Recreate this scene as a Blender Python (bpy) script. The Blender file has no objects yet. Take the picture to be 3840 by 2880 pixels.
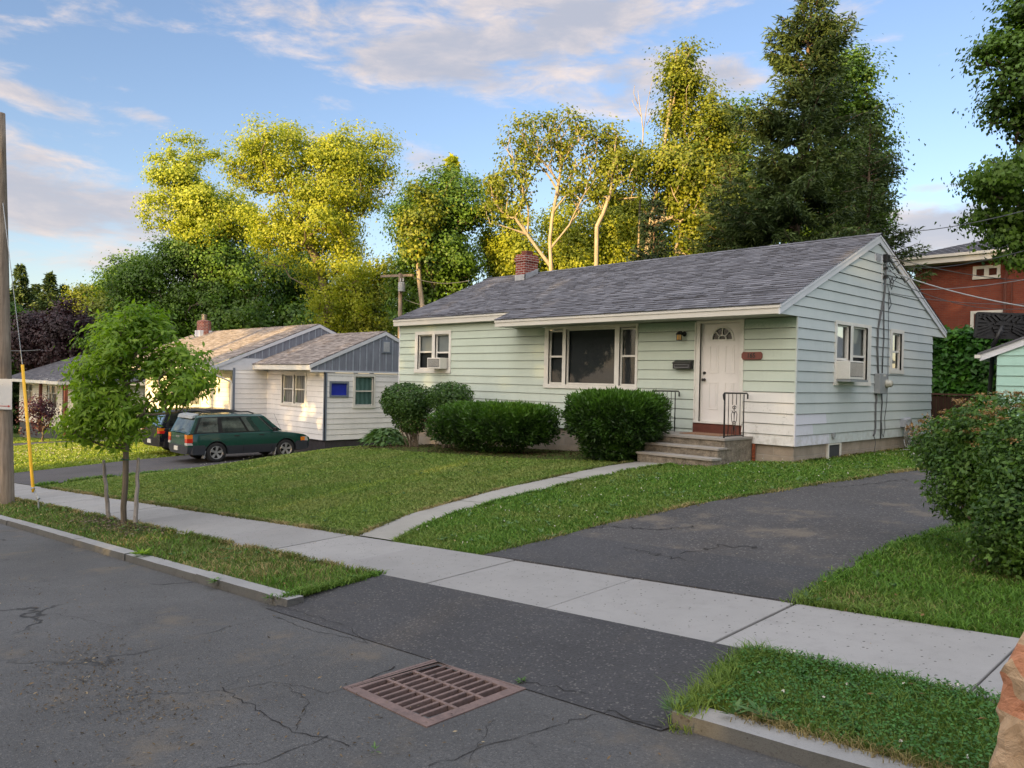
import bpy, bmesh, math, random
import numpy as np
from mathutils import Vector, Matrix
random.seed(7); rng = np.random.default_rng(7)
SC = bpy.context.scene
COL = SC.collection
R = math.radians
# ------------------------------------------------------------------ camera
# world frame: origin at the green house's front right corner (bottom of its siding), +X along the street, +Y away from it
FPX = 2952.1; YAW = R(46.073); PIT = R(-0.429); ROL = R(1.181)
CAM = Vector((6.926, -14.041, 1.173))
FW = Vector((-math.sin(YAW)*math.cos(PIT), math.cos(YAW)*math.cos(PIT), math.sin(PIT)))
_r = Vector((math.cos(YAW), math.sin(YAW), 0)); _u = _r.cross(FW)
RT = math.cos(ROL)*_r + math.sin(ROL)*_u
UP = -math.sin(ROL)*_r + math.cos(ROL)*_u
cd = bpy.data.cameras.new('camera'); cam = bpy.data.objects.new('camera', cd); COL.objects.link(cam)
M = Matrix((RT, UP, -FW)).transposed().to_4x4(); M.translation = CAM
cam.matrix_world = M
cd.sensor_width = 36; cd.lens = FPX/3840*36; cd.clip_start = 0.05; cd.clip_end = 3000
SC.camera = cam
def ray(px, py):
    return FW + RT*((px-1920)/FPX) - UP*((py-1440)/FPX)
def at(px, py, d=None, X=None, Y=None, Z=None):
    v = ray(px, py)
    if d is not None: t = d
    elif X is not None: t = (X-CAM.x)/v.x
    elif Y is not None: t = (Y-CAM.y)/v.y
    else: t = (Z-CAM.z)/v.z
    return CAM + v*t
# ------------------------------------------------------------------ render settings
SC.view_settings.view_transform = 'Standard'; SC.view_settings.look = 'None'
SC.view_settings.exposure = 1.25; SC.view_settings.gamma = 1; SC.view_settings.use_curve_mapping = False
SC.cycles.max_bounces = 7; SC.cycles.diffuse_bounces = 3; SC.cycles.glossy_bounces = 3
SC.cycles.transmission_bounces = 4; SC.cycles.transparent_max_bounces = 6
SC.cycles.caustics_reflective = False; SC.cycles.caustics_refractive = False
SC.cycles.sample_clamp_indirect = 4
# ------------------------------------------------------------------ sun and sky
SUN_EL = R(9.0); SUN_DIR = Vector((0.2, -1.0, 0)).normalized()*math.cos(SUN_EL) + Vector((0, 0, math.sin(SUN_EL)))
sl = bpy.data.lights.new('sun', 'SUN'); sl.energy = 5.0; sl.angle = R(0.5); sl.color = (1.0, 0.66, 0.26)
so = bpy.data.objects.new('sun', sl); COL.objects.link(so); so.rotation_euler = SUN_DIR.to_track_quat('Z', 'Y').to_euler()
so.location = (20, -60, 30)

class NT:
    """small helper for building shader node trees"""
    def __init__(s, nt): s.nt = nt; s.n = nt.nodes; s.l = nt.links
    def node(s, typ, **kw):
        n = s.n.new(typ)
        for k, v in kw.items(): setattr(n, k, v)
        return n
    def put(s, sock, v):
        if isinstance(v, bpy.types.NodeSocket): s.l.new(v, sock)
        elif v is not None: sock.default_value = v
    def m(s, op, a, b=None, c=None, clamp=False):
        n = s.node('ShaderNodeMath', operation=op, use_clamp=clamp)
        s.put(n.inputs[0], a)
        if b is not None: s.put(n.inputs[1], b)
        if c is not None: s.put(n.inputs[2], c)
        return n.outputs[0]
    def mix(s, f, a, b, mode='MIX'):
        n = s.node('ShaderNodeMix', data_type='RGBA', blend_type=mode)
        s.put(n.inputs[0], f)
        for i, v in ((6, a), (7, b)):
            if isinstance(v, tuple) and len(v) == 3: v = v+(1,)
            s.put(n.inputs[i], v)
        return n.outputs[2]
    def noise(s, vec, scale, detail=3, rough=.55, dist=0, dim='3D'):
        n = s.node('ShaderNodeTexNoise', noise_dimensions=dim)
        if vec is not None: s.l.new(vec, n.inputs['Vector'])
        n.inputs['Scale'].default_value = scale; n.inputs['Detail'].default_value = detail
        n.inputs['Roughness'].default_value = rough; n.inputs['Distortion'].default_value = dist
        return n.outputs[0]
    def ramp(s, f, stops):
        n = s.node('ShaderNodeValToRGB'); s.put(n.inputs[0], f)
        e = n.color_ramp.elements
        while len(e) < len(stops): e.new(.5)
        for el, (p, c) in zip(e, stops):
            el.position = p; el.color = (c+(1,)) if isinstance(c, tuple) else (c, c, c, 1)
        return n.outputs[0]
    def sep(s, v):
        n = s.node('ShaderNodeSeparateXYZ'); s.l.new(v, n.inputs[0]); return n.outputs
    def comb(s, x, y, z):
        n = s.node('ShaderNodeCombineXYZ')
        for i, v in enumerate((x, y, z)): s.put(n.inputs[i], v)
        return n.outputs[0]
    def smooth(s, v, a, b):
        n = s.node('ShaderNodeMapRange', interpolation_type='SMOOTHSTEP'); s.put(n.inputs[0], v)
        n.inputs[1].default_value = a; n.inputs[2].default_value = b
        return n.outputs[0]

W = bpy.data.worlds.new('World'); SC.world = W; W.use_nodes = True
w = NT(W.node_tree); w.n.clear()
sky = w.node('ShaderNodeTexSky', sky_type='NISHITA', sun_disc=False)
sky.sun_elevation = SUN_EL; sky.sun_rotation = math.atan2(SUN_DIR.x, SUN_DIR.y)
sky.air_density = 1.0; sky.dust_density = 0.6; sky.ozone_density = 2.2
tc = w.node('ShaderNodeTexCoord'); dirv = tc.outputs['Generated']
dx, dy, dz = w.sep(dirv)
az = w.m('ARCTAN2', dx, dy); el = w.m('ARCSINE', dz)
wv = w.comb(w.m('MULTIPLY', az, 1.0), w.m('MULTIPLY', el, 3.0), 3.1)
n_big = w.noise(wv, 3.2, 7, .58, .25)
n_fine = w.noise(wv, 11.0, 6, .62, .3)
def blob(px, py, sx, sy, amp, tilt=0.0):
    v = ray(px, py).normalized(); a0 = math.atan2(v.x, v.y); e0 = math.asin(v.z)
    sx = sx/FPX; sy = sy/FPX
    ua = w.m('SUBTRACT', az, a0); ue = w.m('SUBTRACT', el, e0)
    if tilt: ue = w.m('MULTIPLY_ADD', ua, tilt, ue)
    q = w.m('ADD', w.m('POWER', w.m('ABSOLUTE', w.m('MULTIPLY', ua, 1/sx)), 2.0), w.m('POWER', w.m('ABSOLUTE', w.m('MULTIPLY', ue, 1/sy)), 2.0))
    return w.m('MULTIPLY', w.m('EXPONENT', w.m('MULTIPLY', q, -1.0)), amp)
blobs = [(1980, 30, 900, 110, .50), (2250, 120, 420, 90, .30), (1560, 230, 360, 110, .52), (2100, 330, 560, 100, .55), (2450, 300, 260, 110, .3),
         (150, 375, 300, 42, .50, .22), (600, 455, 160, 32, .42, .2), (150, 590, 520, 90, .50, .18), (150, 740, 560, 90, .46, .12), (250, 900, 560, 80, .5, .06), (420, 1020, 500, 50, .4),
         (1650, 600, 150, 60, .5), (2760, 265, 110, 60, .48), (3500, 880, 460, 110, .75), (3450, 705, 120, 18, .40), (1700, 760, 400, 110, .3), (3160, 60, 120, 60, .3), (880, 30, 300, 60, .3)]
acc = None
for b in blobs:
    v = blob(*b); acc = v if acc is None else w.m('ADD', acc, v)
back = w.smooth(w.m('MULTIPLY', dy, -1.0), -.1, .6)            # the rest of the sky carries broken cloud too
acc = w.m('ADD', acc, w.m('MULTIPLY', back, .35))
dens = w.m('ADD', acc, w.m('ADD', w.m('MULTIPLY', w.m('SUBTRACT', n_big, .5), 2.0), w.m('MULTIPLY', w.m('SUBTRACT', n_fine, .5), 1.25)))
cov = w.smooth(dens, .20, .72)
lit = w.smooth(w.m('ADD', w.m('MULTIPLY', w.m('SUBTRACT', n_fine, .5), 3.0), w.m('MULTIPLY', w.m('SUBTRACT', .62, dens), 1.3)), -.35, .75)
ccol = w.mix(lit, (.58, .60, .70), (1.12, .95, .86))
lowm = w.smooth(el, .28, .02)
ccol = w.mix(w.m('MULTIPLY', lowm, .35), ccol, (.98, .84, .74))
skyc = w.mix(1.0, sky.outputs[0], (1.04, .90, .93), 'MULTIPLY')
bg1 = w.node('ShaderNodeBackground'); w.l.new(skyc, bg1.inputs[0]); bg1.inputs[1].default_value = .13
bg2 = w.node('ShaderNodeBackground'); w.l.new(ccol, bg2.inputs[0]); bg2.inputs[1].default_value = .38
ms = w.node('ShaderNodeMixShader'); w.l.new(w.m('MULTIPLY', cov, .92), ms.inputs[0]); w.l.new(bg1.outputs[0], ms.inputs[1]); w.l.new(bg2.outputs[0], ms.inputs[2])
# added fill: warm glow round the sun and pale light overhead, brightening the shade
vd = w.node('ShaderNodeVectorMath', operation='DOT_PRODUCT'); w.l.new(dirv, vd.inputs[0]); vd.inputs[1].default_value = SUN_DIR
glow = w.smooth(vd.outputs['Value'], .1, 1.0)
glow2 = w.smooth(dz, .45, .95)
gcol = w.mix(w.m('MULTIPLY', glow2, 1.0), (1.0, .80, .58), (.95, .95, .97))
gst = w.m('ADD', w.m('MULTIPLY', w.m('POWER', glow, 1.3), 1.25), w.m('MULTIPLY', glow2, .55))
bg3 = w.node('ShaderNodeBackground'); w.l.new(gcol, bg3.inputs[0]); w.l.new(gst, bg3.inputs[1])
ad = w.node('ShaderNodeAddShader'); w.l.new(ms.outputs[0], ad.inputs[0]); w.l.new(bg3.outputs[0], ad.inputs[1])
wo = w.node('ShaderNodeOutputWorld'); w.l.new(ad.outputs[0], wo.inputs[0])
W.cycles.sampling_method = 'MANUAL'; W.cycles.sample_map_resolution = 512

# ------------------------------------------------------------------ object helpers
ORG = {}
def tag(o, label=None, cat=None, group=None, kind=None):
    if label: o['label'] = label
    if cat: o['category'] = cat
    if group: o['group'] = group
    if kind: o['kind'] = kind
    return o
def thing(name, loc, label, cat, group=None, rz=0):
    o = bpy.data.objects.new(name, None); COL.objects.link(o); o.empty_display_size = .2
    o.location = loc; o.rotation_euler = (0, 0, rz)
    ORG[o.name] = Vector(loc) if rz == 0 else Vector((0, 0, 0))
    return tag(o, label, cat, group)
def org(o): return ORG.get(o.name, Vector((0, 0, 0)))
class MB:
    def __init__(s): s.v = []; s.f = []; s.mi = []; s.r = []
    def add(s, vs, fs, mi=0, r=None):
        b = len(s.v); s.v += [tuple(v) for v in vs]
        for f in fs:
            s.f.append(tuple(b+i for i in f)); s.mi.append(mi); s.r.append(random.random() if r is None else r)
    def quad(s, a, b, c, d, mi=0, r=None): s.add([a, b, c, d], [(0, 1, 2, 3)], mi, r)
    def box(s, a, b, mi=0, r=None):
        x0, y0, z0 = [min(p, q) for p, q in zip(a, b)]; x1, y1, z1 = [max(p, q) for p, q in zip(a, b)]
        v = [(x0,y0,z0),(x1,y0,z0),(x1,y1,z0),(x0,y1,z0),(x0,y0,z1),(x1,y0,z1),(x1,y1,z1),(x0,y1,z1)]
        s.add(v, [(0,3,2,1),(4,5,6,7),(0,1,5,4),(1,2,6,5),(2,3,7,6),(3,0,4,7)], mi, r)
    def hexa(s, v8, mi=0, r=None):
        s.add(v8, [(0,3,2,1),(4,5,6,7),(0,1,5,4),(1,2,6,5),(2,3,7,6),(3,0,4,7)], mi, r)
    def obox(s, c, ax, ay, az_, mi=0, r=None):
        c = Vector(c); ax = Vector(ax); ay = Vector(ay); az_ = Vector(az_)
        s.hexa([c-ax-ay-az_, c+ax-ay-az_, c+ax+ay-az_, c-ax+ay-az_, c-ax-ay+az_, c+ax-ay+az_, c+ax+ay+az_, c-ax+ay+az_], mi, r)
    def tube(s, pts, rad, n=8, mi=0, caps=True):
        pts = [Vector(p) for p in pts]; k = len(pts)
        rad = [rad]*k if not hasattr(rad, '__len__') else rad
        vs = []; ref = None
        for i, p in enumerate(pts):
            t = (pts[min(i+1, k-1)]-pts[max(i-1, 0)])
            if t.length < 1e-9: t = Vector((0, 0, 1))
            t.normalize()
            if ref is None:
                ref = t.orthogonal().normalized()
            a = (ref - t*ref.dot(t))
            if a.length < 1e-6: a = t.orthogonal()
            a.normalize(); ref = a; b = t.cross(a)
            for j in range(n):
                q = 2*math.pi*j/n; vs.append(p + (a*math.cos(q)+b*math.sin(q))*rad[i])
        fs = [(i*n+j, i*n+(j+1) % n, (i+1)*n+(j+1) % n, (i+1)*n+j) for i in range(k-1) for j in range(n)]
        if caps: fs += [tuple(reversed(range(n))), tuple((k-1)*n+j for j in range(n))]
        s.add(vs, fs, mi)
    def prism(s, poly, d, mi=0):
        """poly: list of 3D points (planar), d: extrusion vector"""
        d = Vector(d); n = len(poly); p = [Vector(q) for q in poly]
        s.add(p+[q+d for q in p], [tuple(range(n)), tuple(reversed(range(n, 2*n)))]+[(i, n+i, n+(i+1) % n, (i+1) % n) for i in range(n)], mi)
    def lathe(s, c, prof, n=16, axis=(0, 0, 1), mi=0):
        c = Vector(c); t = Vector(axis).normalized(); a = t.orthogonal().normalized(); b = t.cross(a); vs = []
        for r_, h in prof:
            for j in range(n):
                q = 2*math.pi*j/n; vs.append(c+t*h+(a*math.cos(q)+b*math.sin(q))*max(r_, 1e-4))
        k = len(prof)
        s.add(vs, [(i*n+j, i*n+(j+1) % n, (i+1)*n+(j+1) % n, (i+1)*n+j) for i in range(k-1) for j in range(n)], mi)
    def build(s, name, mats, parent=None, smooth=False, bevel=0, label=None, local=False):
        if not isinstance(mats, (list, tuple)): mats = [mats]
        me = bpy.data.meshes.new(name)
        V = np.array(s.v, dtype=np.float64).reshape(-1, 3)
        if parent is not None and not local:
            o_ = org(parent); V = V-np.array(o_)
        me.from_pydata([tuple(v) for v in V], [], s.f)
        me.update()
        for m_ in mats: me.materials.append(m_)
        me.polygons.foreach_set('material_index', s.mi)
        at_ = me.attributes.new('rnd', 'FLOAT', 'FACE'); at_.data.foreach_set('value', s.r)
        bm = bmesh.new(); bm.from_mesh(me); bmesh.ops.recalc_face_normals(bm, faces=bm.faces); bm.to_mesh(me); bm.free()
        if smooth: me.polygons.foreach_set('use_smooth', [True]*len(s.f))
        o = bpy.data.objects.new(name, me); COL.objects.link(o)
        if parent is not None:
            o.parent = parent; ORG[o.name] = org(parent)
        if bevel:
            md = o.modifiers.new('bevel', 'BEVEL'); md.width = bevel; md.segments = 2; md.limit_method = 'ANGLE'
        if label: o['label'] = label
        return o
def np_mesh(name, V, F, mats, parent=None, rnd=None, mi=None, smooth=False):
    """V (n,3) array, F (m,k) int array"""
    me = bpy.data.meshes.new(name); V = np.asarray(V, dtype=np.float32).copy()
    if parent is not None: V -= np.array(org(parent), dtype=np.float32)
    F = np.asarray(F, dtype=np.int32); k = F.shape[1]; m = F.shape[0]
    me.vertices.add(len(V)); me.vertices.foreach_set('co', V.ravel())
    me.loops.add(m*k); me.loops.foreach_set('vertex_index', F.ravel())
    me.polygons.add(m); me.polygons.foreach_set('loop_start', np.arange(m, dtype=np.int32)*k)
    if not isinstance(mats, (list, tuple)): mats = [mats]
    for m_ in mats: me.materials.append(m_)
    if mi is not None: me.polygons.foreach_set('material_index', np.asarray(mi, dtype=np.int32))
    me.update(calc_edges=True)
    a = me.attributes.new('rnd', 'FLOAT', 'FACE')
    a.data.foreach_set('value', (rnd if rnd is not None else rng.random(m)).astype(np.float32))
    if smooth: me.polygons.foreach_set('use_smooth', [True]*m)
    o = bpy.data.objects.new(name, me); COL.objects.link(o)
    if parent is not None: o.parent = parent; ORG[o.name] = org(parent)
    return o

# ------------------------------------------------------------------ materials
def new_mat(name):
    m_ = bpy.data.materials.new(name); m_.use_nodes = True; t = NT(m_.node_tree); t.n.clear()
    out = t.node('ShaderNodeOutputMaterial'); return m_, t, out
def principled(t, out, col, rough=.6, spec=.5, metal=0, bump=None, bdist=.01, coat=0):
    p = t.node('ShaderNodeBsdfPrincipled')
    if isinstance(col, tuple): col = col+(1,) if len(col) == 3 else col
    t.put(p.inputs['Base Color'], col); t.put(p.inputs['Roughness'], rough); p.inputs['Specular IOR Level'].default_value = spec
    t.put(p.inputs['Metallic'], metal); p.inputs['Coat Weight'].default_value = coat
    if bump is not None:
        b = t.node('ShaderNodeBump'); b.inputs['Strength'].default_value = 1.0; b.inputs['Distance'].default_value = bdist
        t.l.new(bump, b.inputs['Height']); t.l.new(b.outputs[0], p.inputs['Normal'])
    t.l.new(p.outputs[0], out.inputs[0]); return p
def attr(t, name='rnd'):
    a = t.node('ShaderNodeAttribute', attribute_name=name); return a.outputs['Fac']
def objco(t): return t.node('ShaderNodeTexCoord').outputs['Object']
def worldco(t): return t.node('ShaderNodeNewGeometry').outputs['Position']
def simple(name, col, rough=.6, var=.15, scale=6, spec=.4, metal=0, bump=0, dark=None, coat=0, fine=60):
    m_, t, out = new_mat(name); p = worldco(t)
    n1 = t.noise(p, scale, 5, .6); n2 = t.noise(p, fine, 3, .6)
    f = t.m('ADD', t.m('MULTIPLY', n1, .6), t.m('MULTIPLY', n2, .4))
    lo = dark if dark else tuple(c*(1-var*1.6) for c in col); hi = tuple(min(1, c*(1+var*.9)) for c in col)
    c = t.ramp(f, [(.32, lo), (.68, hi)])
    principled(t, out, c, rough, spec, metal, n2 if bump else None, bump, coat); return m_
def siding_mat(name, base, alt=None, kind=0, dirt=.25):
    m_, t, out = new_mat(name); p = worldco(t); x, y, z = t.sep(p)
    n1 = t.noise(p, 1.3, 4, .6); n2 = t.noise(t.comb(t.m('MULTIPLY', t.m('ADD', x, y), 3.0), t.m('MULTIPLY', t.m('ADD', x, y), 3.0), t.m('MULTIPLY', z, 1.0)), 2.0, 5, .65)
    n3 = t.noise(p, 38, 3, .6)
    c = t.mix(t.smooth(n1, .3, .7), tuple(v*.93 for v in base), tuple(min(1, v*1.05) for v in base))
    c = t.mix(t.m('MULTIPLY', attr(t), .07), c, tuple(v*.6 for v in base))
    if kind == 1:      # green house: mint on the front, paler and bluer on the gable end, replaced white boards near the corner
        side = t.smooth(x, -.004, .004)
        c = t.mix(side, c, t.mix(t.smooth(n1, .3, .7), (.46, .515, .515), (.51, .56, .555)))
        hi = t.smooth(z, .2, 2.1)
        c = t.mix(t.m('MULTIPLY', t.m('SUBTRACT', 1.0, side), t.m('MULTIPLY', hi, .5)), c, (.46, .54, .42))
        fr = t.m('MULTIPLY', t.m('LESS_THAN', z, 1.016), t.m('GREATER_THAN', x, -1.13)); fr = t.m('MULTIPLY', fr, t.m('SUBTRACT', 1.0, side))
        c = t.mix(fr, c, (.66, .66, .63))
        g1 = t.m('MULTIPLY', t.m('LESS_THAN', z, .2032), t.m('LESS_THAN', y, 1.45))
        g2 = t.m('MULTIPLY', t.m('MULTIPLY', t.m('GREATER_THAN', z, .2032), t.m('LESS_THAN', z, .4064)), t.m('LESS_THAN', y, .72))
        g3 = t.m('MULTIPLY', t.m('MULTIPLY', t.m('GREATER_THAN', z, .4064), t.m('LESS_THAN', z, .6096)), t.m('LESS_THAN', y, 1.3))
        g = t.m('MULTIPLY', t.m('MAXIMUM', g1, t.m('MAXIMUM', g2, g3)), side)
        c = t.mix(g, c, (.60, .61, .68))
        # mildew specks low on the replaced boards, darker green band under the porch soffit
        mild = t.m('MULTIPLY', fr, t.m('MULTIPLY', t.smooth(n3, .56, .66), t.m('MULTIPLY', t.smooth(z, .95, .6), t.smooth(t.noise(p, 3.5, 3), .45, .65))))
        c = t.mix(t.m('MULTIPLY', mild, .55), c, (.22, .22, .19))
        green_band = t.m('MULTIPLY', t.m('SUBTRACT', 1.0, side), t.m('MULTIPLY', t.smooth(t.m('ADD', z, t.m('MULTIPLY', n3, .16)), 2.26, 2.44), t.smooth(x, -6.9, -6.4)))
        c = t.mix(t.m('MULTIPLY', green_band, .75), c, (.14, .25, .17))
    if kind == 1:
        spl = t.m('MULTIPLY', t.smooth(z, .42, .0), t.smooth(t.noise(p, 7, 5, .7), .38, .68)); c = t.mix(t.m('MULTIPLY', spl, .4), c, (.26, .25, .19))
        seam = t.m('MULTIPLY', t.smooth(n1, .5, .62), t.smooth(n3, .5, .7)); c = t.mix(t.m('MULTIPLY', seam, .10), c, (.3, .3, .26))
    if kind == 2:      # white house: peeling scuffs
        sc_ = t.m('MULTIPLY', t.smooth(t.noise(t.comb(t.m('ADD', x, y), 0.0, t.m('MULTIPLY', z, 2.5)), 6.0, 6, .7), .60, .66), t.smooth(t.noise(p, .8, 2), .45, .6))
        c = t.mix(t.m('MULTIPLY', sc_, .6), c, (.30, .31, .34))
    c = t.mix(t.m('MULTIPLY', t.smooth(n2, .50, .75), dirt), c, tuple(v*.62 for v in base))
    principled(t, out, c, .42, .35, 0, n1, .004); return m_
def brick_mat(name, c1, c2, mortar, bw=.21, bh=.073, ms=.012, var=.5, bdist=.006, wall=True):
    m_, t, out = new_mat(name); p = worldco(t); x, y, z = t.sep(p)
    v = t.comb(t.m('ADD', x, y), z, 0.0) if wall else p
    b = t.node('ShaderNodeTexBrick'); t.l.new(v, b.inputs['Vector']); b.inputs['Scale'].default_value = 1
    b.inputs['Brick Width'].default_value = bw; b.inputs['Row Height'].default_value = bh; b.inputs['Mortar Size'].default_value = ms
    b.inputs['Color1'].default_value = c1+(1,); b.inputs['Color2'].default_value = c2+(1,); b.inputs['Mortar'].default_value = mortar+(1,)
    b.inputs['Bias'].default_value = -.2; b.inputs['Mortar Smooth'].default_value = .2
    n1 = t.noise(p, 3, 5, .65); n2 = t.noise(p, 60, 3)
    c = t.mix(t.m('MULTIPLY', t.smooth(n1, .35, .7), var), b.outputs['Color'], tuple(k*.55 for k in c1))
    c = t.mix(t.m('MULTIPLY', t.smooth(n2, .4, .8), .3), c, tuple(k*1.2 for k in c2))
    h = t.m('SUBTRACT', t.m('MULTIPLY', n2, .3), b.outputs['Fac'])
    principled(t, out, c, .85, .2, 0, h, bdist); return m_
def shingle_mat(name, stops, seed=0):
    m_, t, out = new_mat(name); p = worldco(t)
    r = attr(t); n1 = t.noise(p, 1.1, 4); n2 = t.noise(p, 150, 2, .7); n3 = t.noise(p, 9, 4)
    f = t.m('ADD', t.m('MULTIPLY', r, .72), t.m('ADD', t.m('MULTIPLY', t.m('SUBTRACT', n1, .5), .3), t.m('MULTIPLY', n3, .2)))
    c = t.ramp(f, stops); c = t.mix(t.m('MULTIPLY', t.smooth(n2, .45, .75), .35), c, stops[-1][1])
    principled(t, out, c, .9, .15, 0, n2, .004); return m_
def leaf_mat(name, dark, light, trans=.35, tcol=None, gloss=.35, patch=.5):
    m_, t, out = new_mat(name); p = worldco(t)
    r = attr(t); n1 = t.noise(p, patch, 3)
    f = t.m('ADD', t.m('MULTIPLY', r, .65), t.m('MULTIPLY', t.smooth(n1, .3, .7), .35))
    c = t.ramp(f, [(.05, dark), (.55, tuple((a+b)/2 for a, b in zip(dark, light))), (.98, light)])
    pr = t.node('ShaderNodeBsdfPrincipled'); t.l.new(c, pr.inputs['Base Color']); pr.inputs['Roughness'].default_value = .5
    pr.inputs['Specular IOR Level'].default_value = gloss
    tr = t.node('ShaderNodeBsdfTranslucent'); t.l.new(t.mix(1.0, c, tcol or (1.25, 1.35, .55), 'MULTIPLY'), tr.inputs[0])
    mx = t.node('ShaderNodeMixShader'); mx.inputs[0].default_value = trans
    t.l.new(pr.outputs[0], mx.inputs[1]); t.l.new(tr.outputs[0], mx.inputs[2]); t.l.new(mx.outputs[0], out.inputs[0]); return m_
def glass_mat(name, tint=(.75, .8, .82), refl=1.0, dark=.0):
    m_, t, out = new_mat(name)
    fr = t.node('ShaderNodeFresnel'); fr.inputs[0].default_value = 1.55
    gl = t.node('ShaderNodeBsdfGlossy'); gl.inputs['Roughness'].default_value = .03; gl.inputs[0].default_value = (1, 1, 1, 1)
    tr = t.node('ShaderNodeBsdfTransparent'); tr.inputs[0].default_value = tint+(1,)
    f = t.m('MULTIPLY', fr.outputs[0], refl, clamp=True)
    mx = t.node('ShaderNodeMixShader'); t.l.new(f, mx.inputs[0]); t.l.new(tr.outputs[0], mx.inputs[1]); t.l.new(gl.outputs[0], mx.inputs[2])
    t.l.new(mx.outputs[0], out.inputs[0]); return m_
def asphalt_mat(name, base, spk=.5, crack=0.0, dusty=0, grain=210):
    m_, t, out = new_mat(name); p = worldco(t)
    n0 = t.noise(p, .55, 4); n1 = t.noise(p, 3.5, 5, .65); n2 = t.noise(p, grain*.35, 4, .75); 
    vo = t.node('ShaderNodeTexVoronoi'); t.l.new(p, vo.inputs['Vector']); vo.inputs['Scale'].default_value = grain*.55
    vr = t.sep(vo.outputs['Color'])[0]
    c = t.mix(t.smooth(n0, .3, .7), tuple(k*.84 for k in base), tuple(k*1.16 for k in base))
    c = t.mix(t.m('MULTIPLY', t.smooth(n1, .4, .75), .35), c, tuple(k*.62 for k in base))
    c = t.mix(t.m('MULTIPLY', t.smooth(n2, .44, .66), .65), c, tuple(k*.42 for k in base))
    c = t.mix(t.m('MULTIPLY', t.smooth(t.noise(p, 26, 5, .75), .56, .68), .55), c, tuple(k*.38 for k in base))
    c = t.mix(t.m('MULTIPLY', t.m('GREATER_THAN', vr, .94), spk), c, (.17, .165, .155))
    h = t.m('ADD', t.m('MULTIPLY', n2, .7), t.m('MULTIPLY', vo.outputs['Distance'], .6))
    if crack:
        wv_ = t.node('ShaderNodeVectorMath', operation='MULTIPLY_ADD'); nn = t.node('ShaderNodeTexNoise'); t.l.new(p, nn.inputs['Vector']); nn.inputs['Scale'].default_value = 2.2; nn.inputs['Detail'].default_value = 5
        t.l.new(nn.outputs['Color'], wv_.inputs[0]); wv_.inputs[1].default_value = (.6, .6, .6); t.l.new(p, wv_.inputs[2])
        v2 = t.node('ShaderNodeTexVoronoi', feature='DISTANCE_TO_EDGE'); t.l.new(wv_.outputs[0], v2.inputs['Vector']); v2.inputs['Scale'].default_value = crack
        ck = t.m('MULTIPLY', t.smooth(v2.outputs[0], .012, .003), t.smooth(t.noise(p, .5, 3), .46, .6))
        c = t.mix(t.m('MULTIPLY', ck, .8), c, (.012, .012, .012)); h = t.m('SUBTRACT', h, t.m('MULTIPLY', ck, 2.0))
    if dusty:
        dd = t.m('MULTIPLY', t.smooth(t.noise(p, 1.4, 5, .7), .52, .72), dusty); c = t.mix(dd, c, (.13, .11, .085))
    principled(t, out, c, .82, .35, 0, h, .006); return m_
def concrete_mat(name, base, spots=1.0, rough=.85, grime=.3, exposed=0.0, tone=0.0):
    m_, t, out = new_mat(name); p = worldco(t)
    n0 = t.noise(p, .9, 5, .6); n1 = t.noise(p, 7, 5, .7); n2 = t.noise(p, 120, 3, .6)
    c = t.mix(t.smooth(n0, .3, .7), tuple(k*.9 for k in base), tuple(k*1.07 for k in base))
    if tone: c = t.mix(t.m('MULTIPLY', attr(t), tone), c, tuple(k*.55 for k in base))
    c = t.mix(t.m('MULTIPLY', t.smooth(n1, .45, .8), grime), c, tuple(k*.6 for k in base))
    c = t.mix(t.m('MULTIPLY', t.smooth(n2, .5, .75), .18+exposed), c, tuple(k*.55 for k in base))
    vo = t.node('ShaderNodeTexVoronoi'); t.l.new(p, vo.inputs['Vector']); vo.inputs['Scale'].default_value = 27
    wh = t.sep(vo.outputs['Color'])[1]
    sp = t.m('MULTIPLY', t.m('LESS_THAN', vo.outputs['Distance'], t.m('MULTIPLY', wh, .24)), t.m('GREATER_THAN', t.sep(vo.outputs['Color'])[0], .45))
    c = t.mix(t.m('MULTIPLY', sp, .85*spots), c, (.05, .046, .04))
    principled(t, out, c, rough, .25, 0, t.m('ADD', t.m('MULTIPLY', n1, .4), n2), .003); return m_
def wood_mat(name, dark, light, along='z', rough=.85):
    m_, t, out = new_mat(name); p = worldco(t); x, y, z = t.sep(p)
    v = t.comb(t.m('MULTIPLY', x, 22), t.m('MULTIPLY', y, 22), t.m('MULTIPLY', z, 1.2)) if along == 'z' else t.comb(t.m('MULTIPLY', x, 1.5), t.m('MULTIPLY', y, 22), t.m('MULTIPLY', z, 22))
    n1 = t.noise(v, 1.0, 6, .65); n2 = t.noise(p, 2.2, 4)
    c = t.ramp(t.m('ADD', t.m('MULTIPLY', n1, .75), t.m('MULTIPLY', n2, .25)), [(.33, dark), (.66, light)])
    principled(t, out, c, rough, .2, 0, n1, .01); return m_
MT = {}
MT['mint'] = siding_mat('mint_siding', (.51, .58, .52), kind=1, dirt=.12)
MT['lip'] = simple('siding_lip_shade', (.20, .23, .20), .8, .1)  # darker than the boards: shade of the lap gap put into the colour
MT['whitesiding'] = siding_mat('white_siding', (.77, .76, .74), kind=2, dirt=.10)
MT['teal'] = siding_mat('teal_siding', (.35, .56, .49), kind=0, dirt=.1)
MT['trim'] = simple('white_trim', (.68, .67, .62), .5, .07, 3, dark=(.56, .55, .50))
MT['trimg'] = simple('cream_fascia', (.60, .58, .52), .5, .06, 2)
MT['trimside'] = simple('grey_white_rake', (.60, .62, .66), .5, .08, 3)
MT['soffit'] = simple('soffit', (.42, .42, .37), .6, .12, 4)
MT['found'] = brick_mat('foundation_block', (.30, .255, .205), (.36, .31, .25), (.34, .31, .27), .40, .20, .008, .5, .004)
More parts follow.
